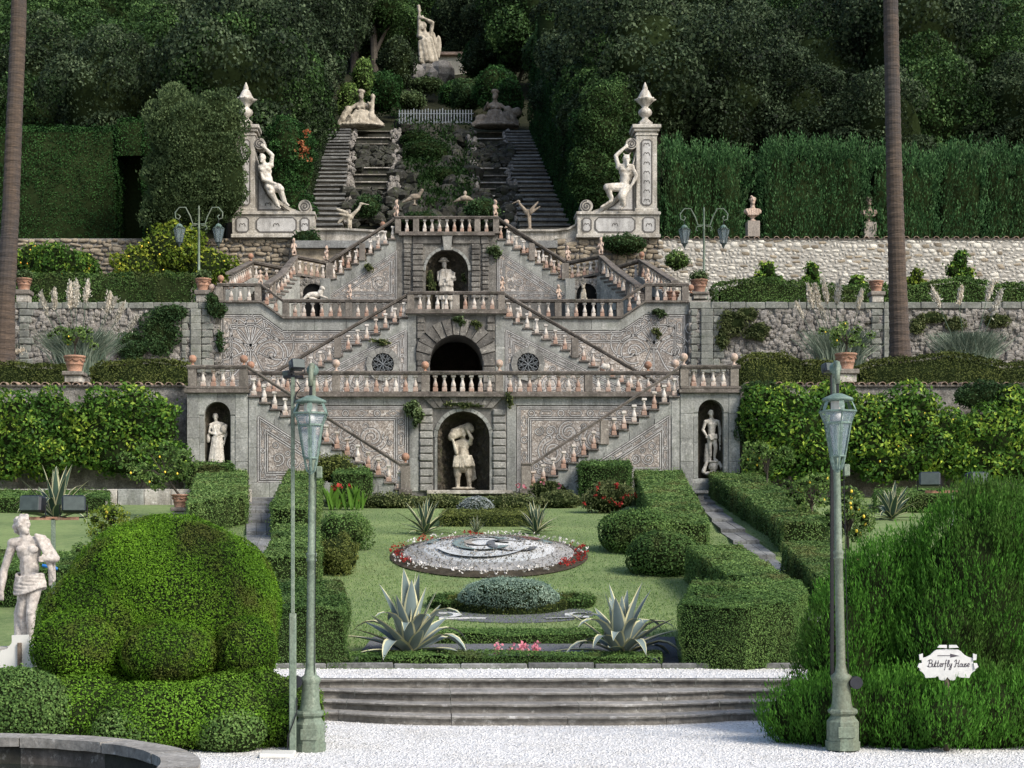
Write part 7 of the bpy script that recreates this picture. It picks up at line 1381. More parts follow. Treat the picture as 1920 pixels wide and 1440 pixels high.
# ---- pampas grass
def pampas(label, px, pb, D, w, h, plumes, seed):
    base = W(px, pb, D); root = thing('pampas_grass', label, 'grass', tuple(base)); rg = np.random.default_rng(seed); k = D / F; n = 1900; V = []; Fq = []; tn = []
    for i in range(n):
        a = rg.uniform(0, 6.28); L = h * k * rg.uniform(.7, 1.15); sp = rg.uniform(.15, 1) * w * k; p = np.array(base) + np.array([rg.normal(0, .35), rg.normal(0, .25), 0]); pts = [p + np.array([math.cos(a) * sp * t ** 1.4, math.sin(a) * sp * .5 * t ** 1.4, L * (t * 1.25 - .55 * t ** 3)]) for t in (0, .35, .7, 1)]; ww = .028
        for j, q in enumerate(pts): V += [q + np.array([-ww * (1 - j / 3.2), 0, 0]), q + np.array([ww * (1 - j / 3.2), 0, 0])]
        b = len(V) - 8; Fq += [(b + 2 * j, b + 2 * j + 1, b + 2 * j + 3, b + 2 * j + 2) for j in range(3)]; tn += [rg.uniform(.1, .9)] * 3
    link('blades', rawmesh('blades', np.array(V), np.array(Fq), None, [M['pampas']], 0, 0, np.array(tn)), root)
    for (x0, y0, x1, y1, ln) in plumes:                  # stalk foot hidden in the tuft, plume from (x0,y0) low to (x1,y1) tip
        a, b = W(x0, y0, D), W(x1, y1, D); MB().tube([base + Vector((0, 0, .5)), a.lerp(base, .3), a, a.lerp(b, .5)], [.022, .018, .014, .01], 5).build('stalk', M['pampas'], root)
        t = rg.random((900, 1)); ax = (b - a); prof = np.sin(np.pi * np.clip(t * .88 + .1, 0, 1)) ** .8 * .14 * ax.length / 1.3; P = np.array(a) + np.array(ax) * t + rg.normal(0, .5, (900, 3)) * prof * np.array([1, 1, .4]); N = nrm(rg.normal(0, 1, P.shape)); link('plume', leafmesh('plume', P, N, .16, [M['plume'], M['core']], None, seed, 3.2, .5, up=.9), root)
pampas('pampas grass with cream plumes behind the left terracotta pot', 150, 705, 77, 110, 110, [(88, 590, 76, 548, 1), (103, 578, 102, 540, 1), (132, 578, 132, 528, 1), (141, 576, 144, 526, 1), (160, 566, 165, 526, 1), (200, 585, 207, 548, 1), (205, 585, 217, 558, 1), (218, 602, 232, 568, 1), (238, 622, 258, 592, 1)], 1)
pampas('pampas grass with cream plumes behind the right lamp', 1575, 705, 77, 100, 110, [(1505, 595, 1492, 566, 1), (1524, 578, 1514, 532, 1), (1536, 580, 1528, 532, 1), (1551, 568, 1544, 524, 1), (1568, 570, 1575, 524, 1), (1548, 600, 1540, 575, 1), (1608, 580, 1616, 542, 1)], 2)
pampas('pampas grass with four plumes right of the palm', 1815, 705, 77, 110, 105, [(1762, 575, 1748, 540, 1), (1798, 570, 1804, 536, 1), (1850, 562, 1862, 524, 1), (1860, 590, 1878, 544, 1)], 3)
pampas('single pampas plume at the left picture edge', -30, 705, 76, 60, 80, [(5, 668, 45, 655, 1)], 4)
# ---- palm trunks
def palm(label, pts, D, seed):
    root = thing('palm', label, 'palm tree', Wp(pts[-1][0], pts[-1][1], D)); rg = random.Random(seed); P = []; 
    xs_ = [p[0] for p in pts]; ys_ = [p[1] for p in pts]; ws_ = [p[2] for p in pts]; mb = MB(); n = 120; m = 16; vs = []
    for k in range(n):
        y = ys_[0] + (ys_[-1] - ys_[0]) * k / (n - 1); c = W(float(np.interp(y, ys_, xs_)), y, D); r = float(np.interp(y, ys_, ws_)) * D / F / 2 * (1 + (.032 if k % 2 else -.022) + rg.uniform(-.014, .014))
        for i in range(m): a = 2 * math.pi * i / m; vs.append((c.x + r * math.cos(a) * (1 + rg.uniform(-.012, .012)), c.y + r * math.sin(a), c.z + rg.uniform(-.015, .015)))
    mb.add(vs, [(k * m + i, k * m + (i + 1) % m, (k + 1) * m + (i + 1) % m, (k + 1) * m + i) for k in range(n - 1) for i in range(m)]); mb.build('trunk', M['palm'], root)
    top = W(pts[0][0], pts[0][1], D)                      # crown of fronds above the picture
    for i in range(26):
        az = i * 2.4; el = R(70 - 90 * (i / 26)); L = 3.6; mb = MB(); p = top.copy(); d = Vector((math.cos(az) * math.cos(el), math.sin(az) * math.cos(el), math.sin(el))); sd_ = Vector((-math.sin(az), math.cos(az), 0)); q = []
        for k in range(9): q.append((p.copy(), d.copy())); p += d * L / 8; d = (d + Vector((0, 0, -.13))).normalized()
        for k in range(1, 9):
            for s_ in (-1, 1):
                for u in (0, .5):
                    c = q[k][0] - q[k][1] * (L / 8 * u); l = .75 * math.sin(math.pi * (k / 9.5)); t = c + sd_ * s_ * l + q[k][1] * .25 - Vector((0, 0, .25)); mb.add([c, c + q[k][1] * .06, t], [(0, 1, 2)])
        mb.tube([a for a, b in q], [.04 - .004 * k for k in range(9)], 4); mb.build('frond', M['ilexg'], root)
m_, ns, ls = mat('palm_trunk_fibre'); b = ns['Principled BSDF']; r = ramp(ns, [(.3, (.035, .026, .02)), (.55, (.075, .052, .036)), (.75, (.135, .092, .06))]); ls.new(noise(ns, ls, coord(ns, ls, (1.6, 1.6, 7)), 1.3, 7, .7), r.inputs[0]); s = ramp(ns, [(.45, (0, 0, 0)), (.6, (.75,) * 3)]); ls.new(noise(ns, ls, coord(ns, ls, (1, 1, .25)), .8, 5, .6), s.inputs[0]); ls.new(mixc(ns, ls, s.outputs[0], r.outputs[0], (.04, .036, .035)), b.inputs['Base Color']); b.inputs['Roughness'].default_value = .95
bp = nd(ns, 'ShaderNodeBump'); bp.inputs['Strength'].default_value = .7; bp.inputs['Distance'].default_value = .08; ls.new(noise(ns, ls, coord(ns, ls, (1, 1, 9)), 1.5, 4, .6), bp.inputs['Height']); ls.new(bp.outputs[0], b.inputs['Normal']); M['palm'] = m_
palm('leaning ringed palm trunk at the left picture edge', [(39, -130, 27), (34, 60, 29), (27, 220, 30), (20, 400, 32), (10, 560, 36), (6, 660, 44), (4, 740, 56)], 75, 1); palm('straight ringed palm trunk on the right', [(1668, -130, 26), (1671, 60, 27), (1676, 300, 29), (1682, 500, 32), (1686, 620, 36), (1688, 680, 42), (1690, 740, 52)], 75, 2)
# ---- foreground topiary
def fg(label, cat, name, ells, m, size, seed, up=0., amp=.04, fq=2., asp=1.6, extra=None, dens=1.9, tf=2., core=.955, keep=.97):
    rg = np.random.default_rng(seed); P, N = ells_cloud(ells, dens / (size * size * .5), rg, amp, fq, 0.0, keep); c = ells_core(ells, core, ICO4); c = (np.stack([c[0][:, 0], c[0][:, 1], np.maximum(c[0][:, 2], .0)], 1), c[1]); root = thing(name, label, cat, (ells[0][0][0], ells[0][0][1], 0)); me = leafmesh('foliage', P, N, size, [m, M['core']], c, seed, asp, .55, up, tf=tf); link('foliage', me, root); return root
fg('huge clipped yew dome beside the marble statue', 'topiary', 'yew_dome', [E(315, 1150, 20.3, 205, 185, 135), E(250, 1190, 20.1, 185, 150, 110), E(420, 1150, 20.5, 105, 150, 130), E(300, 1110, 20.3, 150, 140, 125), E(148, 1218, 19.5, 88, 76, 85), E(317, 1226, 19.3, 92, 64, 82), E(462, 1222, 19.5, 58, 68, 75), E(465, 1160, 20.4, 55, 130, 100)], M['yew'], .03, 1, amp=.022, asp=2., dens=1.7, fq=3)
fg('low yew skirt in front of the big clipped dome', 'topiary', 'yew_skirt', [E(150, 1330, 19.2, 130, 70, 100), E(290, 1345, 19.0, 150, 70, 100), E(420, 1340, 19.1, 110, 78, 100), E(540, 1345, 19.5, 70, 75, 90), E(60, 1340, 19.0, 90, 62, 80), E(480, 1300, 19.3, 60, 50, 70)], M['yew2'], .034, 2, amp=.06, asp=2., dens=1.7, fq=3)
fg('grey-green clipped mound at the left picture edge', 'topiary', 'clipped_mound', [E(30, 1330, 18.75, 115, 78, 70), E(-60, 1340, 18.8, 80, 80, 70), E(250, 1365, 18.66, 75, 45, 50)], M['box'], .036, 3, amp=.03); fg('dark clipped mound at the foot of the yew dome', 'topiary', 'clipped_mound', [E(430, 1368, 18.74, 72, 50, 50)], M['box'], .036, 4, amp=.03)
def plumey(label, ells, seed, m='thuja'): 
    rg = np.random.default_rng(seed); full = []
    for c, r in ells: full += clumps(c, np.array(r) * .9, 60, .17, rg, -.7, .92)
    full = [f for f in full if f[0][2] > .02]; big = []
    size = .05; P, N = ells_cloud(ells, 260, rg, .10, 2.6, 0.0, .95); P, N, tint = tufts(P - N * .06 - np.array([0, 0, .08]), N, .25, 14, rg, .2); tint = np.clip(tint * .6 + .3 * vnoise(P, 1.1, seed), 0, 1); P[:, 2] = np.maximum(P[:, 2], .02); c = ells_core(ells, .78, ICO4); c = (np.stack([c[0][:, 0], c[0][:, 1], np.maximum(c[0][:, 2], 0)], 1), c[1]); root = thing('thuja_bush', label, 'shrub', (ells[0][0][0], ells[0][0][1], 0)); link('foliage', leafmesh('foliage', P, N, size, [M[m], M['core']], c, seed, 3.4, .5, 1.3, tint=tint), root); return root
plumey('tall feathery thuja mass at the right picture edge', [E(1830, 1150, 20.2, 130, 235, 120), E(1930, 1110, 20.4, 110, 200, 110), E(1760, 1220, 20.0, 100, 150, 100), E(1860, 1060, 20.2, 110, 140, 100)], 1); plumey('middle feathery thuja behind the right street lamp', [E(1650, 1190, 20.4, 98, 178, 90), E(1582, 1248, 20.2, 85, 150, 85), E(1700, 1130, 20.5, 65, 135, 70)], 2); plumey('low feathery thuja spreading over the right end of the steps', [E(1500, 1345, 19.6, 75, 62, 60), E(1580, 1345, 19.3, 95, 80, 70), E(1700, 1345, 19.2, 120, 85, 80), E(1840, 1345, 19.2, 130, 90, 80), E(1775, 1352, 18.62, 62, 50, 40), E(1940, 1340, 19.2, 80, 90, 80)], 3)
# potted lemons on the slope and citrus at left
# dark growth filling the top of the cascade and the rockery
for k, (px, py, D, rx, rz, m) in enumerate(((715, 175, 160, 40, 45, 'hedged'), (745, 120, 172, 35, 60, 'ilex'), (880, 178, 162, 38, 34, 'ivy'), (925, 165, 158, 40, 45, 'hedged'), (955, 190, 153, 30, 50, 'hedged'), (770, 190, 163, 35, 18, 'laurel'), (900, 110, 180, 38, 45, 'hedged'), (655, 195, 151, 26, 40, 'lemonl'))):
    shrub('shrub', ['dark shrub behind the sunlit reclining goddess', 'dark laurel close left of the towering statue', 'ivy mound behind the right half of the picket fence', 'dark shrub behind the shaded reclining goddess', 'dark shrub at the top of the shaded hill stairs', 'scrub behind the left half of the picket fence', 'dark laurel right of the hermitage wall', 'sunny shrub at the top of the sunlit hill stairs'][k], [E(px, py, D, rx, rz)], M[m], D, 16, seed=140 + k)
rg = np.random.default_rng(21); n = 5200; py = rg.uniform(238, 412, n); px = 744 + 140 * rg.random(n) + rg.normal(0, 8, n); D_ = np.interp(-py, -_cy, _cd); P = np.stack([XC + (px - VX) * D_ / F, D_ - .3, np.interp(D_, *ZCP) + .3 + 1.1 * vnoise(np.stack([px, py, py * 0], 1), .035, 2) + rg.uniform(-.3, .5, n)], 1); k = vnoise(np.stack([px, py, py * 0], 1), .03, 7) > .36; P = P[k]
tag(stuff(link('rockery_ferns', leafmesh('rockery_ferns', P, nrm(rg.normal(0, .6, P.shape) + np.array([0, -.6, .6])), .3, [M['weed2'], M['core']], None, 4, 2.2, .6, .4))), 'dark ferns and moss cloaking the rockery', 'plants')
# ------------------------------------------------------------------ pots
def potmesh():
    mb = MB(); mb.lathe([(.30, 0), (.31, .04), (.30, .05), (.36, .30), (.375, .31), (.375, .34), (.365, .35), (.42, .58), (.44, .60), (.47, .62), (.48, .68), (.46, .70), (.43, .69), (.41, .62), (.0, .60)], 20); return mb
POT = potmesh().mesh('pot_body', M['terra'], True)
def pot(name, label, px, pyb, D, s, ped=0., base=None, swag=True):
    b = Vector(base) if base else W(px, pyb, D); root = thing(name, label, 'pot', tuple(b)); z = b.z
    if ped:
        jit(MB().box(b.x - .36 * s, b.x + .36 * s, b.y - .36 * s, b.y + .36 * s, z, z + ped * .62, .02), .008).build('pedestal', M['plaster'], root); jit(MB().box(b.x - .46 * s, b.x + .46 * s, b.y - .46 * s, b.y + .46 * s, z + ped * .62, z + ped, .03), .008).build('pedestal_slab', M['post'], root); z += ped
    o = link('pot_body', POT, root); o.location = (b.x, b.y, z); o.scale = (s, s, s)
    if swag:
        mb = MB()
        for i in range(8): a0 = i * math.pi / 4; mb.tube([(b.x + .425 * s * math.cos(a0 + t * math.pi / 4), b.y + .425 * s * math.sin(a0 + t * math.pi / 4), z + s * (.55 - .1 * math.sin(math.pi * t))) for t in (0, .25, .5, .75, 1)], .02 * s, 5)
        mb.build('swag', M['terra'], root)
    return root, z + .6 * s
def lemon_tree(label, px, py, D, rx, rz, foot, seed, m='lemonl', nf=5, k=6.0):
    rg = np.random.default_rng(seed); ells = [E(px, py, D, rx, rz)]; c, r = ells[0]; cl = clumps(c, np.array(r) * .85, 26, min(r) * .26, rg, -.8, .45); size = lsz(D, k); P, N = ells_cloud(cl, .75 / (size * size * .5), rg, .05, 3); root = thing('lemon_tree', label, 'tree', tuple(foot)); link('crown', leafmesh('crown', P, N, size, [M[m], M['core']], ells_core(cl, .45, ICO1), seed, 1.9, .8), root)
    mb = MB(); f = Vector(foot); C = Vector(c); mb.tube([f, f.lerp(C, .5), C], [.045, .035, .02], 7)
    for q in cl[:12]: e = Vector(q[0]); mb.tube([f.lerp(C, .55), C.lerp(e, .4), e], [.022, .015, .006], 5)
    mb.build('trunk', M['barkm'], root); fm = MB().sphere((0, 0, 0), 1, 8, 6).mesh('fruit', M['lemon'], True); rr_ = random.Random(seed)
    for i in range(nf): q = rr_.choice(cl); o = link('fruit', fm, root); o.location = Vector(q[0]) + Vector((rr_.uniform(-.1, .1), -q[1][1], rr_.uniform(-.1, .1))); s = .034; o.scale = (s, s, s * 1.25)
    return root
# pots with lemon trees on the garden slope
def slope_pot(label, tlabel, px, pyb, s, tpx, tpy, rx, rz, seed, ped=.0, nf=5, D=None):
    g = G(px, pyb) if D is None else Vector(tuple(W(px, pyb, D))); r, z = pot('terracotta_pot', label, 0, 0, 0, s, ped, g); lemon_tree(tlabel, tpx, tpy, g.y, rx, rz, (g.x, g.y, z), seed, nf=nf)
slope_pot('terracotta pot of the farthest lemon tree beside the right path', 'farthest potted lemon tree beside the right path', 1437, 950, .75, 1440, 862, 58, 44, 1); slope_pot('terracotta pot of the middle lemon tree beside the right path', 'middle potted lemon tree beside the right path', 1524, 1008, .62, 1520, 925, 60, 46, 2); slope_pot('terracotta pot of the nearest lemon tree behind the right lamp', 'nearest potted lemon tree behind the right street lamp', 1590, 1078, .66, 1588, 968, 62, 70, 3, nf=12)
slope_pot('terracotta pot on a block beside the left outer hedge', 'sprawling potted lemon tree beside the left outer hedge', 338, 972, .62, 300, 880, 85, 55, 4, .35)
lemon_tree('loose yellow-green lemon shrub behind the yew dome', 215, 1000, 34, 95, 60, tuple(G(215, 1085)), 5, 'citrusb', 6, 5); lemon_tree('pale leafy shrub between yew dome and low wall', 190, 1040, 30, 70, 50, tuple(G(190, 1110)), 6, 'lemonl', 4, 5)
# pots on the terrace walls
def wall_pot(label, px, pyb, D, s, ped, plant=None, plabel=None):
    r, z = pot('terracotta_pot', label, px, pyb, D, s, ped); b = W(px, pyb, D)
    if plant == 'lemon': lemon_tree(plabel, px + 2, pyb - 88, D, 58, 30, (b.x, b.y, z), int(px), 'lemonl', 3, 5)
    elif plant: foliage('pot_plant', plabel, 'plant', [((b.x, b.y, z + .25 * s), (.5 * s, .5 * s, .34 * s))], M['laurel'], .11, 1.2, .05, 3)
wall_pot('swagged terracotta pot on a pedestal above the left citrus wall', 140, 718, 67.4, .98, .45, 'lemon', 'small citrus in the swagged pot above the left citrus wall'); wall_pot('swagged terracotta pot on a pedestal behind the right lamp', 1586, 718, 67.4, .98, .55, 'lemon', 'small citrus in the swagged pot behind the right lamp')
wall_pot('terracotta pot on a post beside the left palm', 45, 568, 81.3, .88, .62, 1, 'grey-green plant in the pot beside the left palm'); wall_pot('terracotta pot on a post beside the left double lamp', 381, 568, 81.6, .9, .6, 1, 'grey-green plant in the pot beside the left double lamp'); wall_pot('terracotta pot on a block left of the right palm', 1643, 568, 81.3, .8, .55); wall_pot('terracotta pot beside the right double lamp', 1311, 562, 82.0, .95, .35, 1, 'grey-green plant in the pot beside the right double lamp'); wall_pot('plain terracotta pot behind the right wing balustrade', 1258, 572, 83, .95, 0)
# ------------------------------------------------------------------ foreground street lamps
def lantern(root, c, s=1.):
    """six-sided glazed lantern hanging below c"""
    x, y, z = c; H = [(.055, -.0), (.19, -.06), (.20, -.085), (.14, -.10)]; MB().lathe([(r * s, h * s) for r, h in H[::-1]], 12, c).build('lantern_cap', M['lampblue'], root, True)
    MB().lathe([(.085 * s, -.22 * s), (.085 * s, -.1 * s)], 8, c).build('lamp_socket', M['signback'], root); MB().sphere((x, y, z - .3 * s), .07 * s, 10, 7).build('bulb', M['signwhite'], root, True)
    lv = [(.225, -.225), (.165, -.37), (.092, -.78)]; n = 6
    for i in range(n):
        a0, a1 = 2 * math.pi * (i + .5) / n, 2 * math.pi * (i + 1.5) / n
        for (r0, h0), (r1, h1) in zip(lv[:-1], lv[1:]):
            q = [(x + r * s * math.cos(a), y + r * s * math.sin(a), z + h * s) for r, h, a in ((r0, h0, a0), (r0, h0, a1), (r1, h1, a1), (r1, h1, a0))]; MB().add(q, [(0, 1, 2, 3)]).build('glass_pane', M['glass'], root)
        MB().tube([(x + r * s * math.cos(a0), y + r * s * math.sin(a0), z + h * s) for r, h in lv], .011 * s, 5).build('glazing_bar', M['lampblue'], root)
        mb = MB(); leaf = [(.225, -.225, .0), (.215, -.16, .03), (.17, -.11, .02), (.13, -.07, .0)]
        vs = []
        for k, (r, h, w) in enumerate(((.235, -.225, .02), (.21, -.17, .035), (.19, -.12, .03), (.15, -.06, .015))): vs += [(x + r * s * math.cos(a0) - w * s * math.sin(a0) * q, y + r * s * math.sin(a0) + w * s * math.cos(a0) * q, z + h * s) for q in (-1, 1)]
        mb.add(vs, [(2 * k, 2 * k + 1, 2 * k + 3, 2 * k + 2) for k in range(3)]); mb.build('acanthus_leaf', M['lampblue'], root)
        mb = MB(); vs = []
        for k in range(7): t = k / 6; r = .165 + (.092 - .165) * t + .006; h = -.37 - .41 * t; w = .02 * (1 + .5 * (k % 2)); vs += [(x + r * s * math.cos(a0) - w * s * math.sin(a0) * q, y + r * s * math.sin(a0) + w * s * math.cos(a0) * q, z + h * s) for q in (-1, 1)]
        mb.add(vs, [(2 * k, 2 * k + 1, 2 * k + 3, 2 * k + 2) for k in range(6)]); mb.build('leaf_trim', M['lampblue'], root)
    for r, h, t in ((.23, -.225, .014), (.168, -.37, .014), (.095, -.78, .014)): MB().tube([(x + r * s * math.cos(a), y + r * s * math.sin(a), z + h * s) for a in [2 * math.pi * (i + .5) / n for i in range(n + 1)]], t * s, 6).build('lantern_ring', M['lampblue'], root)
    mb = MB()
    for i in range(6): a0 = 2 * math.pi * (i + .5) / 6; mb.tube([(x + r * s * math.cos(a0), y + r * s * math.sin(a0), z + h * s) for r, h in ((.092, -.78), (.075, -.86), (.05, -.94), (.02, -.96))], .014 * s, 5)
    mb.build('lantern_basket', M['lampblue'], root); MB().sphere((x, y, z - .96 * s), .03 * s, 8, 6).build('lantern_drop', M['lampblue'], root)
def street_lamp(label, px, pyb, pyt, D, lean, name='street_lamp', lx=0.):
    b = W(px, pyb, D); root = thing(name, label, 'street lamp', tuple(b)); k = D / F; top = W(px, pyt, D).z - b.z
    q = lambda y: (VY + (ZC - b.z) / k - y) * k               # height above base of a photo row
    MB().lathe([(.20, 0), (.20, .10)], 8, b, math.pi / 8).build('foot_slab', M['lamp'], root)
    MB().lathe([(.185, .10), (.185, .33), (.16, .36), (.135, .40), (.17, .43), (.175, .455), (.16, .48)], 8, b, math.pi / 8).build('pedestal', M['lamp'], root)
    pl = MB(); pl.box(b.x - .1, b.x + .1, b.y - .186, b.y - .172, b.z + .15, b.z + .28, .01); pl.build('maker_plate', M['lamp'], root)
    mb = MB(); rows = [(.13, .48), (.112, .56), (.10, .78), (.108, .80), (.122, .83), (.122, .86), (.075, .90), (.056, 1.0), (.050, 1.9), (.048, 2.22), (.062, 2.235), (.062, 2.25), (.050, 2.27), (.064, 2.30), (.064, 2.32), (.046, 2.34), (.041, 3.0), (.038, top - .35), (.032, top - .08)]
    n = 14; vs = []
    for r, h in rows:
        for i in range(n): a = 2 * math.pi * i / n; vs.append((b.x + lean * h + r * math.cos(a), b.y + r * math.sin(a), b.z + h))
    mb.add(vs, [(j * n + i, j * n + (i + 1) % n, (j + 1) * n + (i + 1) % n, (j + 1) * n + i) for j in range(len(rows) - 1) for i in range(n)]); mb.build('post', M['lamp'], root, True)
    tx = b.x + lean * top; arm = [(tx, b.y, b.z + top - .1), (tx, b.y - .02, b.z + top), (tx + lx * .3, b.y - .12, b.z + top + .07), (tx + lx * .6, b.y - .26, b.z + top + .05), (tx + lx, b.y - .34, b.z + top - .06), (tx + lx, b.y - .35, b.z + top - .2)]
    MB().tube(arm, [.032, .032, .031, .03, .03, .03], 10).build('gooseneck', M['lamp'], root, True); MB().sphere((tx, b.y - .03, b.z + top + .02), .072, 12, 8).build('finial', M['lampblue'], root, True)
    cx, cy, cz = tx + lx, b.y - .35, b.z + top - .2; MB().tube([(cx, cy, cz + .02), (cx, cy, cz - .13)], .018, 6).build('chain', M['iron'], root); lantern(root, (cx, cy, cz - .11), .92); return root, b
D = 18.75; L1, b = street_lamp('sage green street lamp with hanging lantern on the left', 581, 1409, 698, D, .008)
L2, b2_ = street_lamp('sage green street lamp with hanging lantern on the right', 1580, 1405, 694, 18.75, -.021, lx=-.055)
# wires and winch drums on the lamps
for rt, bb, dx_, hh, ln in ((L1, b, .05, .85, .008), (L2, b2_, .07, .82, -.021)):
    MB().tube([(bb.x + dx_ + ln * hh, bb.y - .05, bb.z + hh), (bb.x + dx_ + ln * 3.4, bb.y - .04, bb.z + 3.4)], .005, 4).build('winch_wire', M['iron'], rt)
    mb = MB(); 
    for t in (0,): mb.prism(circ((bb.x + (dx_ + .06) * (1 if rt is L2 else -1.4), bb.z + hh - .03), .075, 14), bb.y - .12, bb.y - .02)
    mb.build('winch_drum', M['black'], rt); MB().box(bb.x + dx_ + ln * 3.3, bb.x + dx_ + .07 + ln * 3.3, bb.y - .06, bb.y + .02, bb.z + 3.2, bb.z + 3.34, .01).build('pulley_bracket', M['lamp'], rt)
# thin pole with floodlights in front of the left lamp, and one behind the right lamp
def floodlight(root, c, s, yaw=0., pitch=0.):
    c = Vector(c); Rm = Matrix.Rotation(yaw, 3, 'Z') @ Matrix.Rotation(pitch, 3, 'X')
    def part(mb, nm, m):
        mb.v = [tuple(c + Rm @ (Vector(v) * s)) for v in mb.v]; return mb.build(nm, m, root)
    hd = part(MB().prism([(-.5, -.4), (.5, -.4), (.5, .4), (-.5, .4)], -.35, .3), 'floodlight_housing', M['black']) if False else part(MB().box(-.5, .5, -.32, .32, -.36, .36, .09), 'floodlight_housing', M['black'])
    part(MB().box(-.44, .44, -.36, -.322, -.3, .3, .02), 'floodlight_lens', M['darkglass']); part(MB().tube([(-.56, 0, 0), (-.56, .1, -.5), (0, .1, -.58), (.56, .1, -.5), (.56, 0, 0)], .035, 5), 'floodlight_bracket', M['iron'])
    for i in range(5): part(MB().box(-.4 + .18 * i, -.35 + .18 * i, .32, .42, -.3, .3), 'cooling_fin', M['black'])
D = 18.55; b = W(549, 1407, D); pr = thing('floodlight_pole', 'slim pale pole with black floodlights beside the left street lamp', 'pole', tuple(b)); k = D / F
jit(MB().box(b.x - .04, b.x + .04, b.y - .04, b.y + .04, b.z, b.z + 257 * k, .008), .001).build('pole_sleeve', M['lamp'], pr); MB().box(b.x - .022, b.x + .022, b.y - .022, b.y + .022, b.z + 257 * k, b.z + 700 * k, .006).build('pole_shaft', M['lamp'], pr)
floodlight(pr, (b.x + .05, b.y - .05, b.z + 722 * k), .17, .5, -.25); floodlight(pr, (b.x - .06, b.y + .1, b.z + 707 * k), .13, -.9, .2); MB().tube([(b.x - .1, b.y, b.z + 700 * k), (b.x + .12, b.y, b.z + 700 * k)], .02, 6).build('cross_bar', M['iron'], pr); MB().tube([(b.x + .05, b.y - .05, b.z + 690 * k), (b.x + .09, b.y - .06, b.z + 678 * k), (b.x + .04, b.y - .04, b.z + 668 * k), (b.x + .02, b.y - .035, b.z + 650 * k)], .008, 5).build('cable', M['iron'], pr)
MB().tube([(b.x + .05, b.y - .05, b.z + .62), (b.x + .05, b.y - .06, b.z + .45), (b.x, b.y - .065, b.z + .3), (b.x - .05, b.y - .05, b.z + .18), (b.x - .06, b.y - .05, b.z)], .008, 5).build('cable', M['iron'], pr)
b = W(1560, 1402, 19.05); pr = thing('floodlight_pole', 'dark slim pole with floodlight hidden behind the right street lamp', 'pole', tuple(b)); k = 19.05 / F; MB().box(b.x - .02, b.x + .02, b.y - .02, b.y + .02, b.z, b.z + 700 * k, .004).build('pole_shaft', M['iron'], pr); floodlight(pr, (b.x - .04, b.y, b.z + 712 * k), .15, .4, -.2)
tag(jit(MB().box(wx(488, 18.2), wx(552, 18.2), 18.05, 18.45, 0.0, .05, .01), .004).build('drain_cover', M['signback']), 'pale flat cover slab on the gravel beside the slim pole', 'cover')
# ------------------------------------------------------------------ floodlight stands in the garden
def fl_stand(label, px, py, D, pyb, dx):
    c = W(px, py, D); root = thing('floodlight_stand', label, 'floodlight', (c.x, c.y, wz(pyb, D))); k = D / F
    MB().box(c.x - .04, c.x + .04, c.y - .03, c.y + .03, wz(pyb, D), c.z, .006).build('stand_post', M['lamp'], root); MB().box(c.x - dx * k - .1, c.x + dx * k + .1, c.y - .03, c.y + .03, c.z - .03, c.z + .03).build('cross_bar', M['terra'], root)
    for s_ in (-1, 1): floodlight(root, (c.x + s_ * dx * k, c.y, c.z + .27), .46, s_ * .25, -.12)
fl_stand('pair of black floodlights on a stand flanking the left agave', 100, 972, 31, 1115, 38); fl_stand('pair of black floodlights on a stand above the thuja', 1787, 922, 36, 985, 44)
MB_ = MB(); c = W(104, 1065, 30.8); o = thing('blue_valve', 'small blue tap handle on the left floodlight stand', 'tap', tuple(c)); MB().tube([(c.x - .25, c.y, c.z + .05), (c.x, c.y - .03, c.z), (c.x + .05, c.y - .03, c.z - .02)], [.03, .035, .025], 8).build('handle', M['blue'], o); MB().box(c.x - .1, c.x - .04, c.y - .02, c.y + .1, c.z - .12, c.z + .02, .01).build('valve_body', M['iron'], o)
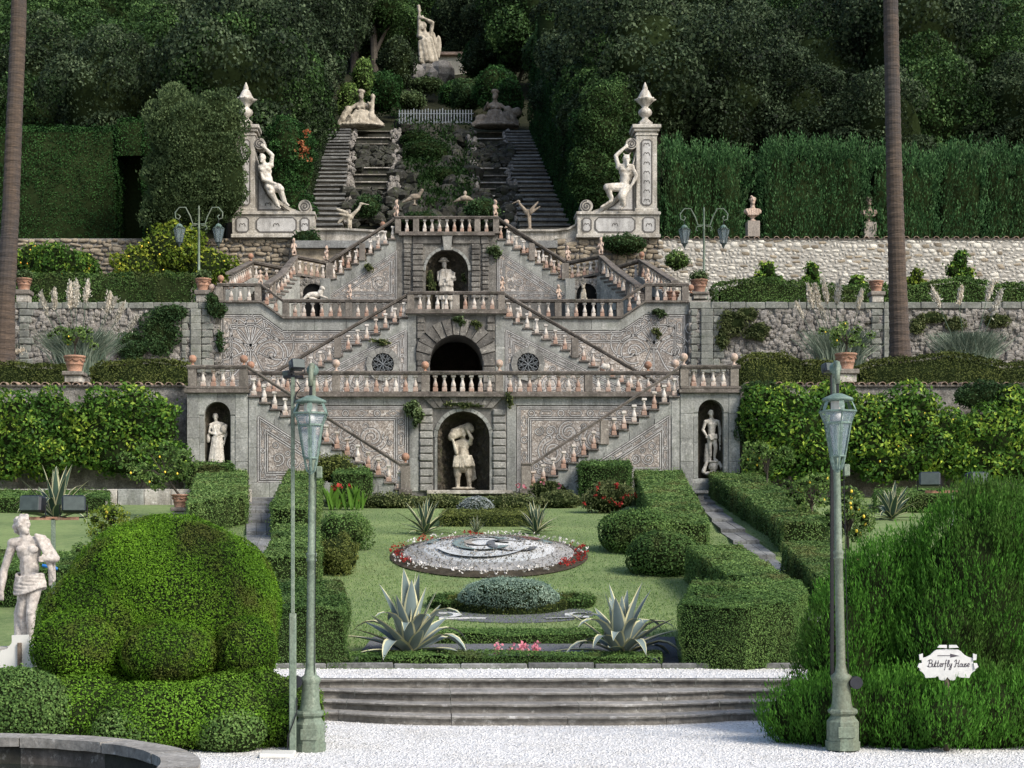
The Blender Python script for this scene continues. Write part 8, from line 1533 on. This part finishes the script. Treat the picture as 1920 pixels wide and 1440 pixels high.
# ------------------------------------------------------------------ double-arm lamps on the middle terrace
m_, ns, ls = mat('dusty_lantern_glass'); bw = ns['Principled BSDF']; bw.inputs['Base Color'].default_value = (.16, .20, .21, 1); bw.inputs['Roughness'].default_value = .25; bw.inputs['Alpha'].default_value = .55; M['dimglass'] = m_
def double_lamp(label, px, pyb, pyt, D):
    b = W(px, pyb, D); root = thing('double_lamp', label, 'street lamp', tuple(b)); k = D / F; H = (pyb - pyt) * k
    MB().lathe([(.22, 0), (.22, .12), (.15, .2), (.12, .5), (.15, .55), (.09, .62), (.075, 1.2), (.095, 1.22), (.095, 1.27), (.065, 1.3), (.055, H * .75), (.075, H * .755), (.05, H * .77), (.045, H * .95), (.06, H * .955), (.015, H)], 12, b).build('post', M['lamp'], root, True)
    for s_ in (-1, 1):
        z0 = b.z + H * .80; p = [(b.x, b.y, z0), (b.x + s_ * .32, b.y, z0 + .02), (b.x + s_ * .44, b.y, z0 + .4), (b.x + s_ * .68, b.y, z0 + .86), (b.x + s_ * 1.0, b.y, z0 + .86), (b.x + s_ * 1.22, b.y, z0 + .6), (b.x + s_ * 1.2, b.y, z0 + .32), (b.x + s_ * 1.02, b.y, z0 + .25), (b.x + s_ * .95, b.y, z0 + .4), (b.x + s_ * 1.05, b.y, z0 + .48)]
        MB().tube(p, .032, 6).build('scroll_arm', M['lamp'], root, True); v = MB(); v.tube([(b.x + s_ * .12, b.y, z0 - .05), (b.x + s_ * .36, b.y, z0 - .06), (b.x + s_ * .42, b.y, z0 - .22), (b.x + s_ * .32, b.y, z0 - .28)], .025, 5); v.build('scroll_bracket', M['lamp'], root)
        c = (b.x + s_ * 1.0, b.y, z0 + .22); x, y, z = c; MB().tube([c, (x, y, z - .2)], .02, 5).build('hook', M['iron'], root); MB().lathe([(.16, -.36), (.17, -.3), (.1, -.22), (.03, -.18)], 8, c).build('lantern_cap', M['lampblue'], root)
        for i in range(6):
            a0, a1 = math.pi * i / 3, math.pi * (i + 1) / 3; q = [(x + r * math.cos(a), y + r * math.sin(a), z + h) for r, h, a in ((.30, -.45, a0), (.30, -.45, a1), (.15, -1.15, a1), (.15, -1.15, a0))]; MB().add(q, [(0, 1, 2, 3)]).build('glass_pane', M['dimglass'], root); MB().tube([q[0], q[3]], .018, 4).build('glazing_bar', M['darkglass'], root); MB().tube([(x + .16 * math.cos(a0), y + .16 * math.sin(a0), z - .34), q[0]], .016, 4).build('crown_leaf', M['lampblue'], root)
        for r, h in ((.30, -.45), (.15, -1.15)): MB().tube([(x + r * math.cos(a), y + r * math.sin(a), z + h) for a in [math.pi * i / 3 for i in range(7)]], .022, 5).build('lantern_ring', M['darkglass'], root)
        MB().lathe([(.02, -1.4), (.06, -1.3), (.13, -1.16)], 8, c).build('lantern_drop', M['darkglass'], root)
double_lamp('double-armed scrolled lamp beside the left wing landing', 373, 562, 385, 82.0); double_lamp('double-armed scrolled lamp beside the right wing landing', 1320, 562, 388, 82.0)
# ------------------------------------------------------------------ signs
D = 18.72; c = W(1776, 1243, D); k = D / F; sg = thing('direction_sign', 'white scalloped sign reading Butterfly House in front of the thuja', 'sign', (c.x, D, 0)); X = lambda a: c.x + a * k; Zs = lambda a: c.z - a * k
half = [(0, 26), (2, 29), (5, 32), (10, 33), (15, 31), (17, 25), (21, 25), (22, 27), (41, 28), (43, 22), (47, 17), (52, 14), (52, 6), (48, 4), (48, -9), (40, -11), (32, -15), (25, -22), (20, -25), (0, -26)]
pol = [(X(a), Zs(b)) for a, b in half] + [(X(-a), Zs(b)) for a, b in half[::-1][0:-1]]
MB().prism(pol, D - .012, D + .012).build('board', M['signwhite'], sg)
for s_ in (-1, 1):
    MB().prism([(X(s_ * 2), Zs(-34)), (X(s_ * 16), Zs(-34)), (X(s_ * 20), Zs(-29)), (X(s_ * 2), Zs(-28))], D - .03, D - .013).build('curled_tab', M['signwhite'], sg)
    MB().prism([(X(s_ * 47), Zs(-18)), (X(s_ * 54), Zs(-16)), (X(s_ * 53), Zs(-6)), (X(s_ * 47), Zs(-5))], D - .03, D - .013).build('curled_tab', M['signwhite'], sg); MB().prism([(X(s_ * 48), Zs(0)), (X(s_ * 54), Zs(0)), (X(s_ * 57), Zs(7)), (X(s_ * 50), Zs(12))], D - .03, D - .013).build('curled_tab', M['signwhite'], sg)
MB().tube([(X(0), D + .03, 0), (X(0), D + .03, Zs(20))], .035, 8).build('sign_post', M['wood'], sg)
ar = MB(); ar.prism([(X(-19), Zs(-14.4)), (X(5), Zs(-14.4)), (X(5), Zs(-13)), (X(-19), Zs(-13))], D - .0145, D - .0125); ar.prism([(X(5), Zs(-17.5)), (X(22), Zs(-13.4)), (X(5), Zs(-10))], D - .0145, D - .0125); ar.build('arrow', M['ink'], sg)
GL = {'B': [[(.1, 0), (.35, 1)], [(.0, .8), (.25, 1.02), (.7, 1), (.72, .62), (.28, .52)], [(.28, .52), (.72, .5), (.62, .02), (.1, 0), (-.1, .15)]], 'u': [[(.1, .5), (.0, .1), (.2, 0), (.38, .3), (.42, .5)], [(.42, .5), (.36, .05), (.5, .02)]], 't': [[(.2, .95), (.02, .1), (.14, 0), (.3, .12)], [(-.05, .55), (.32, .56)]], 'e': [[(.04, .22), (.3, .3), (.32, .48), (.12, .5), (.0, .2), (.12, 0), (.36, .1)]], 'r': [[(.02, .45), (.12, .52), (.02, 0)], [(.08, .3), (.22, .5), (.34, .48)]], 'f': [[(.4, .95), (.25, 1), (.15, .5), (.0, -.4), (-.12, -.42)], [(-.02, .48), (.34, .5)]], 'l': [[(.1, .2), (.36, .8), (.3, 1), (.16, .8), (.04, .12), (.14, 0), (.28, .1)]], 'y': [[(.08, .5), (.0, .2), (.16, .06), (.4, .5)], [(.4, .5), (.22, -.25), (.05, -.45), (-.1, -.3), (.3, .05)]],
      'H': [[(.0, .75), (.2, 1), (.35, .95), (.12, .0), (-.08, .05)], [(.85, 1), (.6, .1), (.7, 0), (.85, .12)], [(.2, .48), (.75, .55)]], 'o': [[(.2, .5), (.02, .35), (.04, .05), (.22, 0), (.36, .2), (.32, .45), (.2, .5)]], 's': [[(.3, .48), (.14, .5), (.1, .36), (.28, .16), (.2, 0), (.0, .04)]], ' ': []}
adv = {'B': .8, 'H': .95, ' ': .42}; mb = MB(); cur = -37.; sc = 12.5
for ch in 'Butterfly House':
    for st in GL[ch]:
        q = [(X(cur + a * sc * .86), Zs(7 - b_ * sc * (1 if ch in 'BHtlfy' else .95))) for a, b_ in st]
        if len(q) > 2:
            s_ = []; Q = [q[0]] + q + [q[-1]]
            for i in range(1, len(Q) - 2):
                for t in (0, .25, .5, .75): s_.append(tuple(.5 * (2 * Q[i][d] + (Q[i + 1][d] - Q[i - 1][d]) * t + (2 * Q[i - 1][d] - 5 * Q[i][d] + 4 * Q[i + 1][d] - Q[i + 2][d]) * t * t + (3 * Q[i][d] - Q[i - 1][d] - 3 * Q[i + 1][d] + Q[i + 2][d]) * t ** 3) for d in (0, 1)))
            q = s_ + [q[-1]]
        strip(mb, q, .009, D - .0145)
    cur += adv.get(ch, .43) * sc * .86
mb.build('lettering', M['ink'], sg)
# back of another sign at the left edge
D = 19.6; sg = thing('direction_sign', 'beige back of a scalloped signboard below the marble statue', 'sign', Wp(38, 1270, D)); p = [(-60, 1240), (-10, 1238), (2, 1220), (14, 1216), (22, 1205), (22, 1191), (54, 1190), (56, 1204), (64, 1214), (72, 1214), (74, 1230), (60, 1255), (20, 1260), (12, 1268), (-60, 1275)]
MB().prism([(wx(a, D), wz(b_, D)) for a, b_ in p], D, D + .02).build('board', M['signback'], sg); MB().box(wx(34, D), wx(41, D), D - .04, D - .002, wz(1262, D), wz(1205, D)).build('batten', M['wood'], sg); MB().box(wx(34, D), wx(41, D), D + .021, D + .06, 0, wz(1195, D)).build('sign_post', M['wood'], sg)
# statue pedestal
b = fgstat.location; pd = thing('statue_pedestal', 'stone pedestal under the marble youth behind the yew', 'pedestal', (b.x, b.y, 0)); MB().box(b.x - .42, b.x + .42, b.y - .38, b.y + .38, 0, b.z - .1, .02).build('die', M['plaster'], pd); MB().box(b.x - .5, b.x + .5, b.y - .46, b.y + .46, b.z - .1, b.z + .01, .02).build('cap', M['plaster'], pd)
tag(stuff(jit(rockm, .1, 2).build('statue_rocks', M['spugne'])), 'mossy rock mound under the towering statue', 'rocks')
# ------------------------------------------------------------------ fountain basin in the near left corner
def arcpts(cx, cy, r, a0, a1, n): return [(cx + r * math.cos(R(a0 + (a1 - a0) * i / n)), cy + r * math.sin(R(a0 + (a1 - a0) * i / n))) for i in range(n + 1)]
fb = thing('fountain_basin', 'grey stone rim of a round pool in the near left corner', 'fountain', (-6.2, 14.6, 0)); CX, CY, RO, RI = -6.11, 14.35, 2.72, 2.36
n = 14
for i in range(n):
    a0, a1 = 360 * i / n, 360 * (i + 1) / n - .5
    o, q = arcpts(CX, CY, RO, a0, a1, 5), arcpts(CX, CY, RI, a0, a1, 5); jit(MB().plan(o + q[::-1], .30, .40), .006, i).build('rim_stone', M['nose'], fb)
    o, q = arcpts(CX, CY, RO - .06, a0, a1 + .5, 5), arcpts(CX, CY, RI + .06, a0, a1 + .5, 5); MB().plan(o + q[::-1], -.1, .30).build('basin_wall', M['cascade'] if i % 2 else M['step'], fb)
m_, ns, ls = mat('pool_water'); bw = ns['Principled BSDF']; bw.inputs['Base Color'].default_value = (.012, .018, .016, 1); bw.inputs['Roughness'].default_value = .06; bw.inputs['Specular IOR Level'].default_value = .5; bp = nd(ns, 'ShaderNodeBump'); bp.inputs['Strength'].default_value = .12; ls.new(noise(ns, ls, coord(ns, ls, (1, 1, 1)), 5, 3), bp.inputs['Height']); ls.new(bp.outputs[0], bw.inputs['Normal'])
struct(MB().add([(x, y, .12) for x, y in arcpts(CX, CY, RI + .03, 0, 360, 40)[:-1]], [list(range(40))]).build('pool_water', m_))
# ------------------------------------------------------------------ stone benches / ledge by the right path
bn = thing('stone_bench', 'small stone bench end beside the right path below the youth pavilion', 'bench', tuple(G(1312, 945))); g = G(1312, 945); MB().box(g.x - .28, g.x + .28, g.y - .3, g.y + .3, g.z + .38, g.z + .5, .02).build('seat', M['slab'], bn); MB().box(g.x - .1, g.x + .12, g.y - .22, g.y + .22, g.z - .1, g.z + .38, .01).build('leg', M['slab'], bn)
